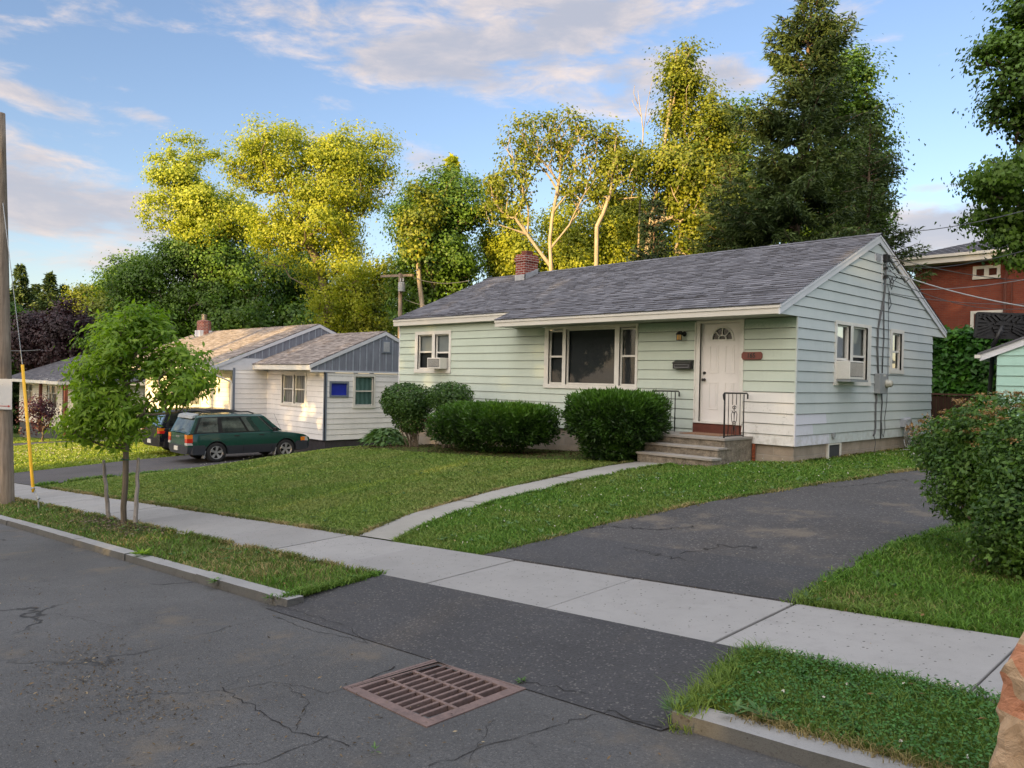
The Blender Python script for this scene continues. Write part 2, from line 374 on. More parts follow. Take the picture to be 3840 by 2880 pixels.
MT['chim'] = brick_mat('chimney_brick', (.20, .045, .035), (.32, .09, .06), (.42, .38, .34), .21, .075, .010, .3)
MT['redbrick'] = brick_mat('red_brick', (.22, .058, .034), (.17, .042, .027), (.15, .075, .055), .22, .08, .010, .35)
MT['flash'] = simple('roof_flashing', (.42, .43, .44), .5, .2, 8, metal=.3)
MT['roof'] = shingle_mat('grey_shingles', [(.12, (.080, .081, .092)), (.45, (.125, .127, .143)), (.70, (.165, .167, .185)), (.95, (.24, .242, .265))])
MT['roof2'] = shingle_mat('tan_shingles', [(.1, (.15, .13, .12)), (.5, (.26, .23, .21)), (.95, (.42, .38, .35))])
MT['roof3'] = shingle_mat('dark_shingles', [(.1, (.07, .07, .08)), (.5, (.11, .11, .125)), (.95, (.17, .17, .18))])
MT['glass'] = glass_mat('window_glass', refl=.5); MT['fanglass'] = glass_mat('fanlight_glass', (.4, .4, .4), .25)
MT['carglass'] = glass_mat('car_glass', (.42, .47, .46), 1.3)
MT['dark'] = simple('dark_interior', (.025, .026, .03), .7, .3)
MT['door'] = simple('white_door', (.70, .68, .65), .4, .04, 2)
MT['black'] = simple('black_metal', (.018, .018, .018), .45, .3)
MT['blackp'] = simple('black_plastic', (.022, .023, .025), .5, .2)
MT['greym'] = simple('grey_metal', (.30, .32, .33), .45, .1, metal=.2)
MT['cable'] = simple('grey_cable', (.10, .105, .11), .5, .2)
MT['brown'] = simple('brown_paint', (.13, .042, .028), .6, .2)
MT['gold'] = simple('amber_glass', (.55, .33, .08), .25, .1)
MT['slate'] = wood_mat('slate_boards', (.14, .155, .19), (.24, .26, .31))
MT['slatetrim'] = simple('slate_trim', (.17, .20, .25), .5, .1)
MT['batten'] = simple('slate_batten', (.30, .34, .40), .5, .2)
def curtain(name, col, v=.15, folds=26):
    m_, t, out = new_mat(name); p = worldco(t); x, y, z = t.sep(p)
    s_ = t.m('SINE', t.m('ADD', t.m('MULTIPLY', t.m('ADD', x, y), folds), t.m('MULTIPLY', t.noise(p, 2.0, 2), 6)))
    c = t.mix(t.m('MULTIPLY_ADD', s_, .5, .5), tuple(k*(1-v) for k in col), tuple(k*(1+v) for k in col))
    principled(t, out, c, .9, .1); return m_
MT['cur_dark'] = curtain('dark_curtain', (.045, .043, .047), .25, 14)
MT['cur_screen'] = simple('window_screen', (.045, .048, .052), .8, .1)
MT['cur_pale'] = curtain('pale_blind', (.42, .43, .42), .06, 3)
MT['cur_green'] = curtain('green_curtain', (.22, .36, .31), .22, 30)
MT['cur_net'] = curtain('net_curtain', (.30, .28, .26), .25, 34)
MT['blue'] = simple('blue_panel', (.02, .035, .36), .35, .1)
# ------------------------------------------------------------------ ground shape
GM, YC, YN, YF = 0.0255, -10.7193, -9.6493, -8.5082
def street(X): return -0.9494+0.067*X
HX = [-400, -60, -42, -38, -32, -26, -24, -17.6, -16.9, -15.2, -13, -10, 0, 6, 15, 40, 400]
HZ = [-12, -4.0, -2.95, -2.75, -2.35, -2.05, -1.92, -1.87, -1.81, -1.42, -.94, -.70, -.30, -.2, .2, 1.5, 6]
def hz(X): return np.interp(X, HX, HZ)
def zg(X, Y):
    """height of the finished ground (without kerb step) anywhere"""
    V = Y-GM*X
    walk = street(X)+.105+.0425*(V-YC)
    wf = street(X)+.105+.0425*(YF-YC)+.002
    t = np.clip((V-YF)/7.2, 0, 1); e = 1-(1-t)**1.25
    lawn = wf*(1-e)+hz(X)*e
    road = street(X)+.03+np.clip(YC-V, 0, 5)*.012
    far = street(X)+.2
    z = np.where(V > YF, lawn, np.where(V > YC, walk, np.where(V > -20, road, far)))
    return z
def ground(px, py, dz=0.0):
    v = ray(px, py); t = 2.0; prev = None
    while t < 150:
        p = CAM+v*t; h = p.z-float(zg(p.x, p.y))-dz
        if h < 0:
            a, b = t-.1, t
            for _ in range(20):
                c = (a+b)/2; q = CAM+v*c
                if q.z-float(zg(q.x, q.y))-dz < 0: b = c
                else: a = c
            return CAM+v*b
        t += .1
    return CAM+v*t
def on(x, y, dz=0.0): return (x, y, float(zg(x, y))+dz)

# materials of the ground
def lawn_mat():
    m_, t, out = new_mat('lawn_soil_and_turf'); p = worldco(t)
    n0 = t.noise(p, .35, 4); n1 = t.noise(p, 3.0, 5, .65); n2 = t.noise(p, 40, 4, .7)
    c = t.mix(t.smooth(n0, .35, .65), (.060, .105, .020), (.085, .115, .026))
    c = t.mix(t.m('MULTIPLY', t.smooth(n1, .5, .75), .6), c, (.14, .125, .05))
    c = t.mix(t.m('MULTIPLY', t.smooth(n2, .4, .7), .6), c, (.025, .045, .010))
    principled(t, out, c, .95, .1, 0, n2, .02); return m_
MT['lawn'] = lawn_mat()
MT['road'] = asphalt_mat('street_asphalt', (.092, .092, .092), .45, .42, .8)
MT['apron'] = asphalt_mat('apron_asphalt', (.054, .054, .057), .5, .0, .15, 150)
MT['drive'] = asphalt_mat('driveway_asphalt', (.066, .063, .062), .7, .0, .9, 120)
MT['drive2'] = asphalt_mat('neighbour_asphalt', (.085, .08, .082), .4, 0, .2)
MT['walk'] = concrete_mat('sidewalk_concrete', (.285, .28, .27), 1.0, grime=.35, tone=.35)
MT['path'] = concrete_mat('path_concrete', (.30, .29, .26), .4, grime=.3, exposed=.35)
MT['step'] = simple('worn_step_concrete', (.26, .225, .175), .95, .3, 9, dark=(.085, .075, .058), bump=.02, fine=45)
MT['steptop'] = concrete_mat('step_tread_concrete', (.31, .29, .26), .4, grime=.4)
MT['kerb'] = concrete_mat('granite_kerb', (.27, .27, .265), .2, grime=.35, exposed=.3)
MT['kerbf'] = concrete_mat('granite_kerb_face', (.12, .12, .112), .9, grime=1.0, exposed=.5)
MT['joint'] = simple('joint_dirt', (.045, .04, .034), .9, .3)

AL0 = ground(1045, 2275).x; AL1 = ground(1395, 2156, 0).x; AR1 = ground(2800, 2449, 0).x; AR0 = ground(2520, 2720).x; AL1 = max(AL1, AL0-.02)
GRT = [ground(a*1.736, b*1.736) for a, b in ((750, 1487), (950, 1426), (1122, 1489), (925, 1566))]; GCC = (GRT[0]+GRT[1]+GRT[2]+GRT[3])/4
GX0, GX1 = GCC.x-.345, GCC.x+.345; GV0, GV1 = GCC.y-GM*GCC.x-.315, min(GCC.y-GM*GCC.x+.315, YC-.101)
# terrain sheet, split so that each step in height has a pair of rows
xs = np.unique(np.concatenate([[-420, -250, -150, -100, -75, -60, -52], np.arange(-46, 14.01, .5), [AL0-.03, AL0+.03, AR0-.03, AR0+.03], [16, 19, 24, 32, 45, 70, 120, 220, 420]]))
vs_ = np.concatenate([[-420, -200, -100, -60, -40, -30, -20.01, -19.99, -18, -16, -14, -12.5, -11.5, YC-.001, YC+.06, YN-.3, YN-.02, YN+.01, YF-.01, YF+.02], np.arange(-8.2, 9, .4), np.arange(9, 16, 1.0), [18, 22, 28, 36, 50, 80, 140, 250, 420]])
Xg, Vg = np.meshgrid(xs, vs_); Yg = Vg+GM*Xg
Zg = zg(Xg, Yg).astype(float)
Zg[(Vg < YC) & (Vg > -20)] -= .05
Zg[(Vg < YC) & (Vg > -12.6) & (Xg > 1.9) & (Xg < 4.6)] -= .8
Zg[(Vg > YN-.01) & (Vg < YF)] -= .07
Zg[(Vg > YC) & (Vg < YN) ] -= .012
Zg[(Vg > YF)] -= .012
Zg[(Vg > YC) & (Vg < YN+.02) & (Xg > AL0-.01) & (Xg < AR0+.01)] -= .16
nx = len(xs); ny = len(vs_)
idx = np.arange(nx*ny).reshape(ny, nx)
F = np.stack([idx[:-1, :-1], idx[:-1, 1:], idx[1:, 1:], idx[1:, :-1]], -1).reshape(-1, 4)
g_ = np_mesh('ground', np.stack([Xg, Yg, Zg], -1).reshape(-1, 3), F, MT['lawn'], smooth=True); tag(g_, kind='structure')
def sheet(name, rows, mat, off=.0, zf=None, thick=0, skip=None):
    """rows: list of rows of (x,y); height from the ground function"""
    V = []; k = len(rows[0])
    for r_ in rows:
        for x, y in r_: V.append((x, y, float((zf or zg)(x, y))+off))
    n = len(rows); F = [(i*k+j, i*k+j+1, (i+1)*k+j+1, (i+1)*k+j) for i in range(n-1) for j in range(k-1)]
    if skip: F = [f for f in F if not skip(sum(V[i][0] for i in f)/4, sum(V[i][1]-GM*V[i][0] for i in f)/4)]
    if thick:      # skirt
        b = len(V); loop = [j for j in range(k)]+[i*k+k-1 for i in range(1, n)]+[(n-1)*k+j for j in range(k-2, -1, -1)]+[i*k for i in range(n-2, 0, -1)]
        for i in loop: V.append((V[i][0], V[i][1], V[i][2]-thick))
        L = len(loop)
        for q in range(L): F.append((loop[q], loop[(q+1) % L], b+(q+1) % L, b+q))
    m = MB(); m.add(V, F); o = m.build(name, mat); return tag(o, kind='structure')
xr = np.concatenate([[-420, -200, -100, -60], np.arange(-50, 14.1, 1.0), [18, 30, 60, 120, 420]])
sheet('road', [[(x, v+GM*x) for x in np.sort(np.append(xr, [GX0, GX1]))] for v in (-19.9, -17, -15, -13.5, -12.5, -11.6, GV0, GV1, YC-.002)], MT['road'], 0.0, skip=lambda x, v: GX0 < x < GX1 and GV0 < v < GV1)
sheet('far_sidewalk', [[(x, v+GM*x) for x in xr] for v in (-23.2, -21.6)], MT['walk'], .03)
# sidewalk slabs with open joints
sw = MB(); jx = [4.18+1.47*k for k in range(-36, 9)]
for a, b in zip(jx[:-1], jx[1:]):
    g1 = .013 if abs(a-4.18) < .1 or abs(a+1.7) < .1 else .006; g2 = .013 if abs(b-4.18) < .1 or abs(b+1.7) < .1 else .006
    dz = random.uniform(-.003, .003)
    def P(x, v, z): return (x, v+GM*x, float(street(x)+.105+.0425*(v-YC))+z+dz)
    x0, x1 = a+g1, b-g2
    sw.hexa([P(x0, YN, -.1), P(x1, YN, -.1), P(x1, YF, -.1), P(x0, YF, -.1), P(x0, YN, 0), P(x1, YN, 0), P(x1, YF, 0), P(x0, YF, 0)], 0, random.random())
o = sw.build('sidewalk', MT['walk'], bevel=.008); tag(o, kind='structure')
# granite kerb: separate stones
def kerb_run(x0, x1, L=1.9):
    m = MB(); x = x0
    while x < x1-.05:
        e = min(x1, x+L*random.uniform(.85, 1.15)); jg = .008
        a, b = x+jg, e-jg; dy = random.uniform(-.008, .008); dz = random.uniform(-.006, .006)
        n = 6
        for i in range(n):
            p, q = a+(b-a)*i/n, a+(b-a)*(i+1)/n
            def P(xx, v, z): return (xx, v+GM*xx+dy, float(street(xx))+z+(dz if z > 0 else 0))
            wob = [.004*math.sin(xx*9.1)+.003*math.sin(xx*23.7) for xx in (p, q)]
            vv = [P(p, YC+wob[0], -.12), P(q, YC+wob[1], -.12), P(q, YC+.165, -.12), P(p, YC+.165, -.12), P(p, YC+wob[0]+.012, .108), P(q, YC+wob[1]+.012, .108), P(q, YC+.165, .113), P(p, YC+.165, .113)]
            base = len(m.v); m.v += vv
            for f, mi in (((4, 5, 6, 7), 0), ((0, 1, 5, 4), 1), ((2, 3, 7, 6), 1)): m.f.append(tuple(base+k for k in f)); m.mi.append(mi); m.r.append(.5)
            if i == 0: m.f.append((base+3, base, base+4, base+7)); m.mi.append(1); m.r.append(.5)
            if i == n-1: m.f.append((base+1, base+2, base+6, base+5)); m.mi.append(1); m.r.append(.5)
        x = e
    return m
KL = ground(1031, 2251, .1).x; KR = AR0-.015
for a, b in ((-60, KL), (KR, 16)):
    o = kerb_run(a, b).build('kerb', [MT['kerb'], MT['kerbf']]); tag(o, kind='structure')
# apron in front of our driveway (road -> sidewalk)
def zap(x, y):
    V = y-GM*x; t = min(1, max(0, (V-(YC-.10))/(YN-YC+.10)))
    z0 = street(x)+.03+max(0, YC-V)*.012; z1 = street(x)+.105+.0425*(YN-YC)
    return float(z0*(1-t)+z1*t)
rows = []
for i in range(15):
    t = i/14; v = (YC-.10)*(1-t)+(YN-.005)*t
    xl = (AL0-.05)*(1-t)+AL1*t + .03*math.sin(i*1.9); xrr = AR0*(1-t)+AR1*t+.04*math.sin(i*2.3)
    rows.append([(xl+(xrr-xl)*j/24, v+GM*(xl+(xrr-xl)*j/24)) for j in range(25)])
sheet('driveway_apron', rows, MT['apron'], .006, zap)
# driveway of the green house
dl = [ground(a*1.736, b*1.736) for a, b in [(1066, 1195), (1240, 1150), (1450, 1100), (1700, 1058), (1850, 1035), (2005, 1012)]]
dr = [ground(a*1.736, b*1.736) for a, b in [(1722, 1303), (1812, 1235), (1920, 1190), (2000, 1158), (2085, 1120)]]
def poly_interp(pts, v):
    ys = [p.y for p in pts]; return float(np.interp(v, ys, [p.x for p in pts]))
dl.sort(key=lambda p: p.y); dr.sort(key=lambda p: p.y)

DX0 = lambda y: poly_interp(dl, y)+.03*math.sin(y*3.1)
DX1 = lambda y: max(poly_interp(dr, y), DX0(y)+1.5)+.03*math.sin(y*2.3)
y0 = YF+GM*2.5+.004
def drv(name, mat, ya, yb, off):
    rows = []
    n = max(2, int((yb-ya)/.25))
    for i in range(n+1):
        y = ya+(yb-ya)*i/n; a, b = DX0(y), DX1(y)
        rows.append([(a+(b-a)*j/10, y+(GM*(a+(b-a)*j/10-2.5) if i == 0 else 0)) for j in range(11)])
    return sheet(name, rows, mat, off, None, .05)
drv('driveway', MT['drive'], y0+1.05, 9.5, .004)
drv('driveway_patch', MT['apron'], y0-.003, y0+1.12, .008)
# front path
pl = [ground(a*1.736, b*1.736) for a, b in [(776, 1157), (880, 1113), (1060, 1062), (1180, 1035), (1310, 1007), (1372, 998)]]
pr = [ground(a*1.736, b*1.736) for a, b in [(868, 1165), (950, 1118), (1100, 1075), (1250, 1040), (1375, 1013), (1470, 1001)]]

def resamp(pts, n):
    d = [0]
    for a, b in zip(pts[:-1], pts[1:]): d.append(d[-1]+(b-a).length)
    return [(float(np.interp(d[-1]*i/n, d, [p.x for p in pts])), float(np.interp(d[-1]*i/n, d, [p.y for p in pts]))) for i in range(n+1)]
for q_ in (pl[0], pr[0]): q_.y = YF+GM*q_.x+.003
A = resamp(pl, 24); B = resamp(pr, 24)
pm = MB()
for i in range(24):
    if True:
        g0 = .03 if i in (8, 16) else 0
        q = []
        for (a, b), t in (((A[i], B[i]), g0),):
            pass
        a0, b0, a1, b1 = [Vector((p[0], p[1], 0)) for p in (A[i], B[i], A[i+1], B[i+1])]
        if g0: a0 = a0.lerp(a1, .06); b0 = b0.lerp(b1, .06)
        for j in range(4):
            c = [a0.lerp(b0, j/4), a0.lerp(b0, (j+1)/4), a1.lerp(b1, (j+1)/4), a1.lerp(b1, j/4)]
            pm.quad(*[(v.x, v.y, float(zg(v.x, v.y))+.008) for v in c])
o = pm.build('front_path', MT['path']); tag(o, kind='structure')
PATH_A, PATH_B = A, B
# neighbour's driveway, and the one beyond it
def strip2(name, pts_l, pts_r, mat, off=.012, n=20):
    A = resamp(pts_l, n); B = resamp(pts_r, n)
    rows = [[(A[i][0]+(B[i][0]-A[i][0])*j/10, A[i][1]+(B[i][1]-A[i][1])*j/10) for j in range(11)] for i in range(n+1)]
    return sheet(name, rows, mat, off)
def v3(x, y): return Vector((x, y, 0))
ND_R = [v3(-15.6, YF-.40), v3(-16.1, -7.2), v3(-16.7, -5), v3(-17.0, -2), v3(-17.1, 1.2)]
ND_L = [v3(-21.8, YF-.56), v3(-21.9, -7.2), v3(-22.2, -5), v3(-22.2, -2), v3(-22.2, 1.2)]
strip2('driveway_of_white_house', ND_L, ND_R, MT['drive2'])
strip2('driveway_beyond', [v3(-46, YF-1.16), v3(-45.5, -3), v3(-44.5, 1)], [v3(-42.5, YF-1.07), v3(-42, -3), v3(-41.5, 1)], MT['drive2'])

# ------------------------------------------------------------------ houses: shared builders
class Fr:
    def __init__(s, O, U, N): s.O = Vector(O); s.U = Vector(U); s.N = Vector(N)
    def p(s, u, z, n=0.0): return s.O+s.U*u+s.N*n+Vector((0, 0, z))
CO = .2032
def siding(fr, u0, u1, z0, z1, openings=(), clip=None, expo=CO, lap=.020, slot=.011, name='wall', mat=None, parent=None, lipmat=None):
    m = MB(); n = 0
    k0 = int(math.floor(z0/expo+1e-6)); k1 = int(math.ceil(z1/expo-1e-6))
    for k in range(k0, k1):
        a, b = max(z0, k*expo), min(z1, (k+1)*expo)
        if b-a < 1e-4: continue
        r_ = random.random()
        cuts = sorted({a, b} | {z for o in openings for z in (o[2], o[3]) if a+1e-4 < z < b-1e-4} | ({a+(b-a)*.5} if clip else set()))
        off = lambda z: lap*(1-(z-k*expo)/expo)+.002
        for za, zb in zip(cuts[:-1], cuts[1:]):
            zm = (za+zb)/2
            segs = [(u0, u1)]
            for o in openings:
                if o[2]-1e-4 < zm < o[3]+1e-4:
                    ns = []
                    for s0, s1 in segs:
                        if o[1] <= s0 or o[0] >= s1: ns.append((s0, s1)); continue
                        if o[0] > s0: ns.append((s0, o[0]))
                        if o[1] < s1: ns.append((o[1], s1))
                    segs = ns
            for s0, s1 in segs:
                if clip:
                    ca, cb = clip(za), clip(zb)
                    a0, a1 = max(s0, ca[0]), min(s1, ca[1]); b0, b1 = max(s0, cb[0]), min(s1, cb[1])
                    if a1-a0 < 1e-3: continue
                    if b1 < b0: b0 = b1 = (b0+b1)/2
                else: a0, a1, b0, b1 = s0, s1, s0, s1
                zt = zb
                if abs(zb-b) < 1e-4 and abs(b-(k+1)*expo) < 1e-4: zt = zb-slot
                if clip: m.quad(fr.p(a0, za, off(za)), fr.p(a1, za, off(za)), fr.p(b1, zt, off(zt)), fr.p(b0, zt, off(zt)), 0, r_)
                else:
                    ss = [a0]+[q for q in (u0+3.66*(j+((k*37) % 10)/10) for j in range(-1, 8)) if a0+.02 < q < a1-.02]+[a1]
                    for ji, (p0, p1) in enumerate(zip(ss[:-1], ss[1:])):
                        w0, w1 = (.0 if ji == 0 else .0015), 0.0
                        m.quad(fr.p(p0+w0, za, off(za)), fr.p(p1, za, off(za)), fr.p(p1, zt, off(zt)), fr.p(p0+w0, zt, off(zt)), 0, (r_*.6+((k*7+int(p0*3.1)) % 5)*.1) % 1)
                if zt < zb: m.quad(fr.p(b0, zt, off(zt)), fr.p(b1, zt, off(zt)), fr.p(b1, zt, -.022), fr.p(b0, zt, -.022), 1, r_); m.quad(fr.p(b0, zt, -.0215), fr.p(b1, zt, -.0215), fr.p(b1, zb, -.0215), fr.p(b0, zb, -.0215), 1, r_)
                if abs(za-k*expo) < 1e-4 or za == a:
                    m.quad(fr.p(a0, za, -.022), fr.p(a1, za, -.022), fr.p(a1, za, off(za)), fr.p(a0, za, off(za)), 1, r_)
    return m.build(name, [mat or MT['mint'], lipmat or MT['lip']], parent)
def fbox(m, fr, u0, u1, z0, z1, n0, n1, mi=0):
    m.hexa([fr.p(u0, z0, n0), fr.p(u1, z0, n0), fr.p(u1, z0, n1), fr.p(u0, z0, n1), fr.p(u0, z1, n0), fr.p(u1, z1, n0), fr.p(u1, z1, n1), fr.p(u0, z1, n1)], mi)
def window(house, fr, u0, u1, z0, z1, lights, trim=.085, deep=.07, cur='cur_screen', tm='trim', proud=.03, sash=.035, label=None, curlow=None):
    """u0..z1 outer casing; lights: list of (a,b,c,d,split or None) opening rectangles"""
    m = MB()
    # casing: fill everything round the lights
    us = [u0]+[v for l in sorted(lights) for v in (l[0], l[1])]+[u1]
    lo = min(l[2] for l in lights); hi = max(l[3] for l in lights)
    fbox(m, fr, u0-.012, u1+.012, z0, lo, -.01, proud+.014); fbox(m, fr, u0, u1, hi, z1, -.01, proud)
    for a, b in zip(us[0::2], us[1::2]): fbox(m, fr, a, b, lo, hi, -.01, proud)
    for l in lights:
        a, b, c, d = l[:4]
        for q in ([(a, c), (a, d)], [(b, c), (b, d)]):
            m.quad(fr.p(q[0][0], q[0][1], proud-.002), fr.p(q[0][0], q[0][1], -deep), fr.p(q[1][0], q[1][1], -deep), fr.p(q[1][0], q[1][1], proud-.002))
        m.quad(fr.p(a, c, proud), fr.p(b, c, proud), fr.p(b, c, -deep), fr.p(a, c, -deep)); m.quad(fr.p(a, d, proud-.002), fr.p(b, d, proud-.002), fr.p(b, d, -deep), fr.p(a, d, -deep))
    w_ = m.build('window', MT[tm], house, label=label)
    for l in lights:
        a, b, c, d = l[:4]; sp = l[4] if len(l) > 4 else None
        s = MB(); e = .003
        fbox(s, fr, a+e, a+sash, c+e, d-e, -deep+.01, -deep+.045); fbox(s, fr, b-sash, b-e, c+e, d-e, -deep+.01, -deep+.045)
        fbox(s, fr, a+sash, b-sash, c+e, c+sash+.008, -deep+.01, -deep+.043); fbox(s, fr, a+sash, b-sash, d-sash, d-e, -deep+.01, -deep+.043)
        if sp: fbox(s, fr, a+sash, b-sash, sp-.022, sp+.022, -deep+.01, -deep+.055)
        s.build('sash', MT[tm], w_)
        g = MB(); parts = [(c, d)] if not sp else [(c, sp), (sp, d)]
        for (p, q) in parts:
            g = MB(); n = -deep+.018+(.012 if (sp and p == c) else 0)
            g.quad(fr.p(a+sash-.002, p, n), fr.p(b-sash+.002, p, n), fr.p(b-sash+.002, q, n), fr.p(a+sash-.002, q, n)); g.build('pane', MT['glass'], w_)
            g = MB(); n = -deep-.03-(.01 if p == c else 0); cm = (curlow if (curlow and p == c and sp) else cur)
            g.quad(fr.p(a-.01, p-.01, n), fr.p(b+.01, p-.01, n), fr.p(b+.01, q+.01, n), fr.p(a-.01, q+.01, n)); g.build('curtain', MT[cm], w_)
    return w_
def shingles(m, E0, U, S, L, s0, s1, expo=.143, seed=0, umin=None, umax=None, n0=0.0, tabw=(.14, .36)):
    """courses of tabs: E0 eave corner, U along the eave, S unit upslope"""
    rr = random.Random(seed); E0 = Vector(E0); U = Vector(U); S = Vector(S); N = U.cross(S).normalized()
    if N.z < 0: N = -N
    k = int(math.floor(s0/expo))
    while k*expo < s1:
        a, b = max(s0, k*expo), min(s1, (k+1)*expo); u = 0
        lo = umin(a) if umin else 0; hi = umax(a) if umax else L; u = lo
        base = rr.random()*.2
        while u < hi-1e-4:
            e = min(hi, u+rr.uniform(*tabw)); h = rr.choice((.010, .010, .019)); r_ = min(1, base+rr.random()*.8)
            p = lambda uu, s, n: E0+U*uu+S*s+N*(n+n0)
            q0, q1, q2, q3 = p(u, a-.0, h), p(e, a, h), p(e, b+.004, .001), p(u, b+.004, .001)
            m.quad(q0, q1, q2, q3, 0, r_); m.quad(p(u, a, -.004), p(e, a, -.004), q1, q0, 0, 0.0)
            m.quad(p(u, a, 0), q0, q3, p(u, b, 0), 0, .05)
            u = e
        k += 1

# ------------------------------------------------------------------ the green house
gh = thing('house', (-6.2, 3.6, -.3), 'single storey mint green house with grey shingle roof and white front door', 'house')
HL, HD, WT = 12.564, 7.22, 12*CO
FFR = Fr((0, 0, 0), (1, 0, 0), (0, -1, 0)); GFR = Fr((0, 0, 0), (0, 1, 0), (1, 0, 0)); BFR = Fr((0, HD, 0), (1, 0, 0), (0, 1, 0)); LFR = Fr((-HL, 0, 0), (0, 1, 0), (-1, 0, 0))
OV, OVL, OVB = .734, .15, .85
RZ, RY = 4.50, 3.68                      # ridge (top of shingles)
EZ = 2.62                                # roof surface height at the front fascia (Y=-OV-.03)
SLP = (RZ-EZ)/(RY+OV+.03)
def rz(y): return EZ+(y+OV+.03)*SLP if y <= RY else RZ-(y-RY)*SLP
XS = -7.52
fo = [(-11.78, -10.12, 1.27, 2.475), (-6.5, -3.66, .955, 2.44), (-2.16, -1.14, .16, 2.43)]
siding(FFR, -HL, XS, 0, 13.6*CO, fo, mat=MT['mint'], parent=gh); siding(FFR, XS, 0, 0, WT, fo, mat=MT['mint'], parent=gh)
go = [(1.60, 3.38, 1.165, 2.47), (4.46, 5.27, 1.455, 2.47)]
def gclip(z):
    if z <= WT+1e-3: return (-OV if z >= WT-1e-3 else 0, HD+OVB if z >= WT-1e-3 else HD)
    t = (z+.10-EZ)/SLP; y0_ = max(-OV, -OV-.03+t) ; return (min(y0_, RY), max(RY, min(HD+OVB, RY+(RZ-.10-z)/SLP)))
siding(GFR, 0, HD, 0, WT, go, mat=MT['mint'], parent=gh)
siding(GFR, -OV, HD+OVB, WT+.001, RZ-.1, (), clip=gclip, mat=MT['mint'], parent=gh)
siding(LFR, 0, HD, 0, WT, (), mat=MT['mint'], parent=gh); siding(BFR, -HL, 0, 0, WT, (), mat=MT['mint'], parent=gh)
lg = MB()
for z0_, z1_ in ((WT, RZ-.1),):
    lg.add([(-HL, 0, WT), (-HL, HD, WT), (-HL, RY, RZ-.1)], [(0, 1, 2)])
lg.build('gable_wall', MT['mint'], gh)
f = MB(); f.box((-HL+.03, .035, -1.3), (-.03, HD-.03, -.001)); f.build('foundation', MT['found'], gh)
# corner post
f = MB(); f.box((-.02, -.022, 0.0), (.022, .0, WT-.004)); f.box((.0, .0, 0.0), (.022, .02, WT-.004)); f.build('corner_post', MT['mint'], gh); f = MB(); f.box((-HL-.018, -.018, 0), (-HL+.03, 0, 13.3*CO)); f.build('corner_post', MT['trimside'], gh)
# roof: deck + tabs
sl_ = math.hypot(1, SLP); SF = Vector((0, 1/sl_, SLP/sl_)); SB = Vector((0, -1/sl_, SLP/sl_))
XL, XR = -HL-.13, .07
m = MB(); LF = (RY+OV+.03)*sl_
sstep = (OV-OVL)*sl_
shingles(m, (XS-.02, -OV-.05, rz(-OV-.05)), (1, 0, 0), SF, XR-XS+.02, 0, sstep+.143, seed=3)
shingles(m, (XL, -OV-.05, rz(-OV-.05)), (1, 0, 0), SF, XR-XL, sstep+.143, LF+.02, seed=4)
shingles(m, (XL, -OV-.05, rz(-OV-.05)), (1, 0, 0), SF, XS-.02-XL, sstep-.0, sstep+.143, seed=5)
shingles(m, (XL, HD+OVB+.05, rz(HD+OVB+.05)), (1, 0, 0), SB, XR-XL, 0, (HD+OVB+.05-RY)*sl_, seed=6)
for i in range(44):     # ridge caps
    a = XL+(XR-XL)*i/44; b = XL+(XR-XL)*(i+1)/44+.01; r_ = random.random()
    for sg in (1, -1):
        m.quad((a, RY, RZ+.022), (b, RY, RZ+.014), (b, RY-sg*.13, RZ+.014-.13*SLP), (a, RY-sg*.13, RZ+.022-.13*SLP), 0, r_)
    m.quad((b, RY-.13, RZ-.13*SLP), (b, RY, RZ), (b, RY, RZ+.014), (b, RY-.13, RZ+.014-.13*SLP), 0, 0)
roof = m.build('roof', MT['roof'], gh)
dk = MB()
def slab(m, x0, x1, ya, yb, t=.03, dz=-.012):
    m.hexa([(x0, ya, rz(ya)+dz-t), (x1, ya, rz(ya)+dz-t), (x1, yb, rz(yb)+dz-t), (x0, yb, rz(yb)+dz-t), (x0, ya, rz(ya)+dz), (x1, ya, rz(ya)+dz), (x1, yb, rz(yb)+dz), (x0, yb, rz(yb)+dz)])
slab(dk, XS, XR-.03, -OV-.02, RY); slab(dk, XL+.03, XS-.001, -OVL-.02, RY); slab(dk, XL+.03, XR-.03, RY+.001, HD+OVB+.02)
dk.build('roof_deck', MT['trimside'], gh)
# fascias and rakes
f = MB()
zf = lambda y: rz(y)-.045
f.box((XS, -OV-.001, WT), (.03, -OV-.028, zf(-OV)-.045)); f.box((XS-.01, -OV-.03, zf(-OV)-.044), (.045, -OV-.045, zf(-OV)))
f.build('fascia', MT['trimg'], gh); f = MB(); f.box((XL+.03, -OVL-.001, zf(-OVL)-.175), (XS+.01, -OVL-.028, zf(-OVL)-.045)); f.box((XL+.02, -OVL-.03, zf(-OVL)-.044), (XS, -OVL-.045, zf(-OVL)))
f.box((XL+.05, -OVL, zf(-OVL)-.17), (XS, 0.0, zf(-OVL)-.155))
f.add([(XS-.001, -OV-.028, WT), (XS-.001, -OVL, zf(-OVL)-.17), (XS-.001, -OVL, zf(-OVL)), (XS-.001, -OV-.028, zf(-OV)), (XS-.001, -OV, WT)], [(0, 1, 2, 3)])
f.add([(XS, -OV, WT+.002), (XS, 0, WT+.002), (XS, 0, zf(-OVL)), (XS, -OVL, zf(-OVL))], [(0, 1, 2, 3)])
f.build('fascia', MT['trimg'], gh); f = MB(); f.box((XL+.03, HD+OVB, WT), (.03, HD+OVB+.03, zf(HD+OVB))); f.build('fascia', MT['trimg'], gh)
f = MB(); f.box((XS, -OV, WT+.001), (-.001, -.001, WT+.02)); f.build('soffit', MT['soffit'], gh); f = MB(); f.box((-HL, HD, WT+.001), (-.001, HD+OVB, WT+.02)); f.build('soffit', MT['soffit'], gh)
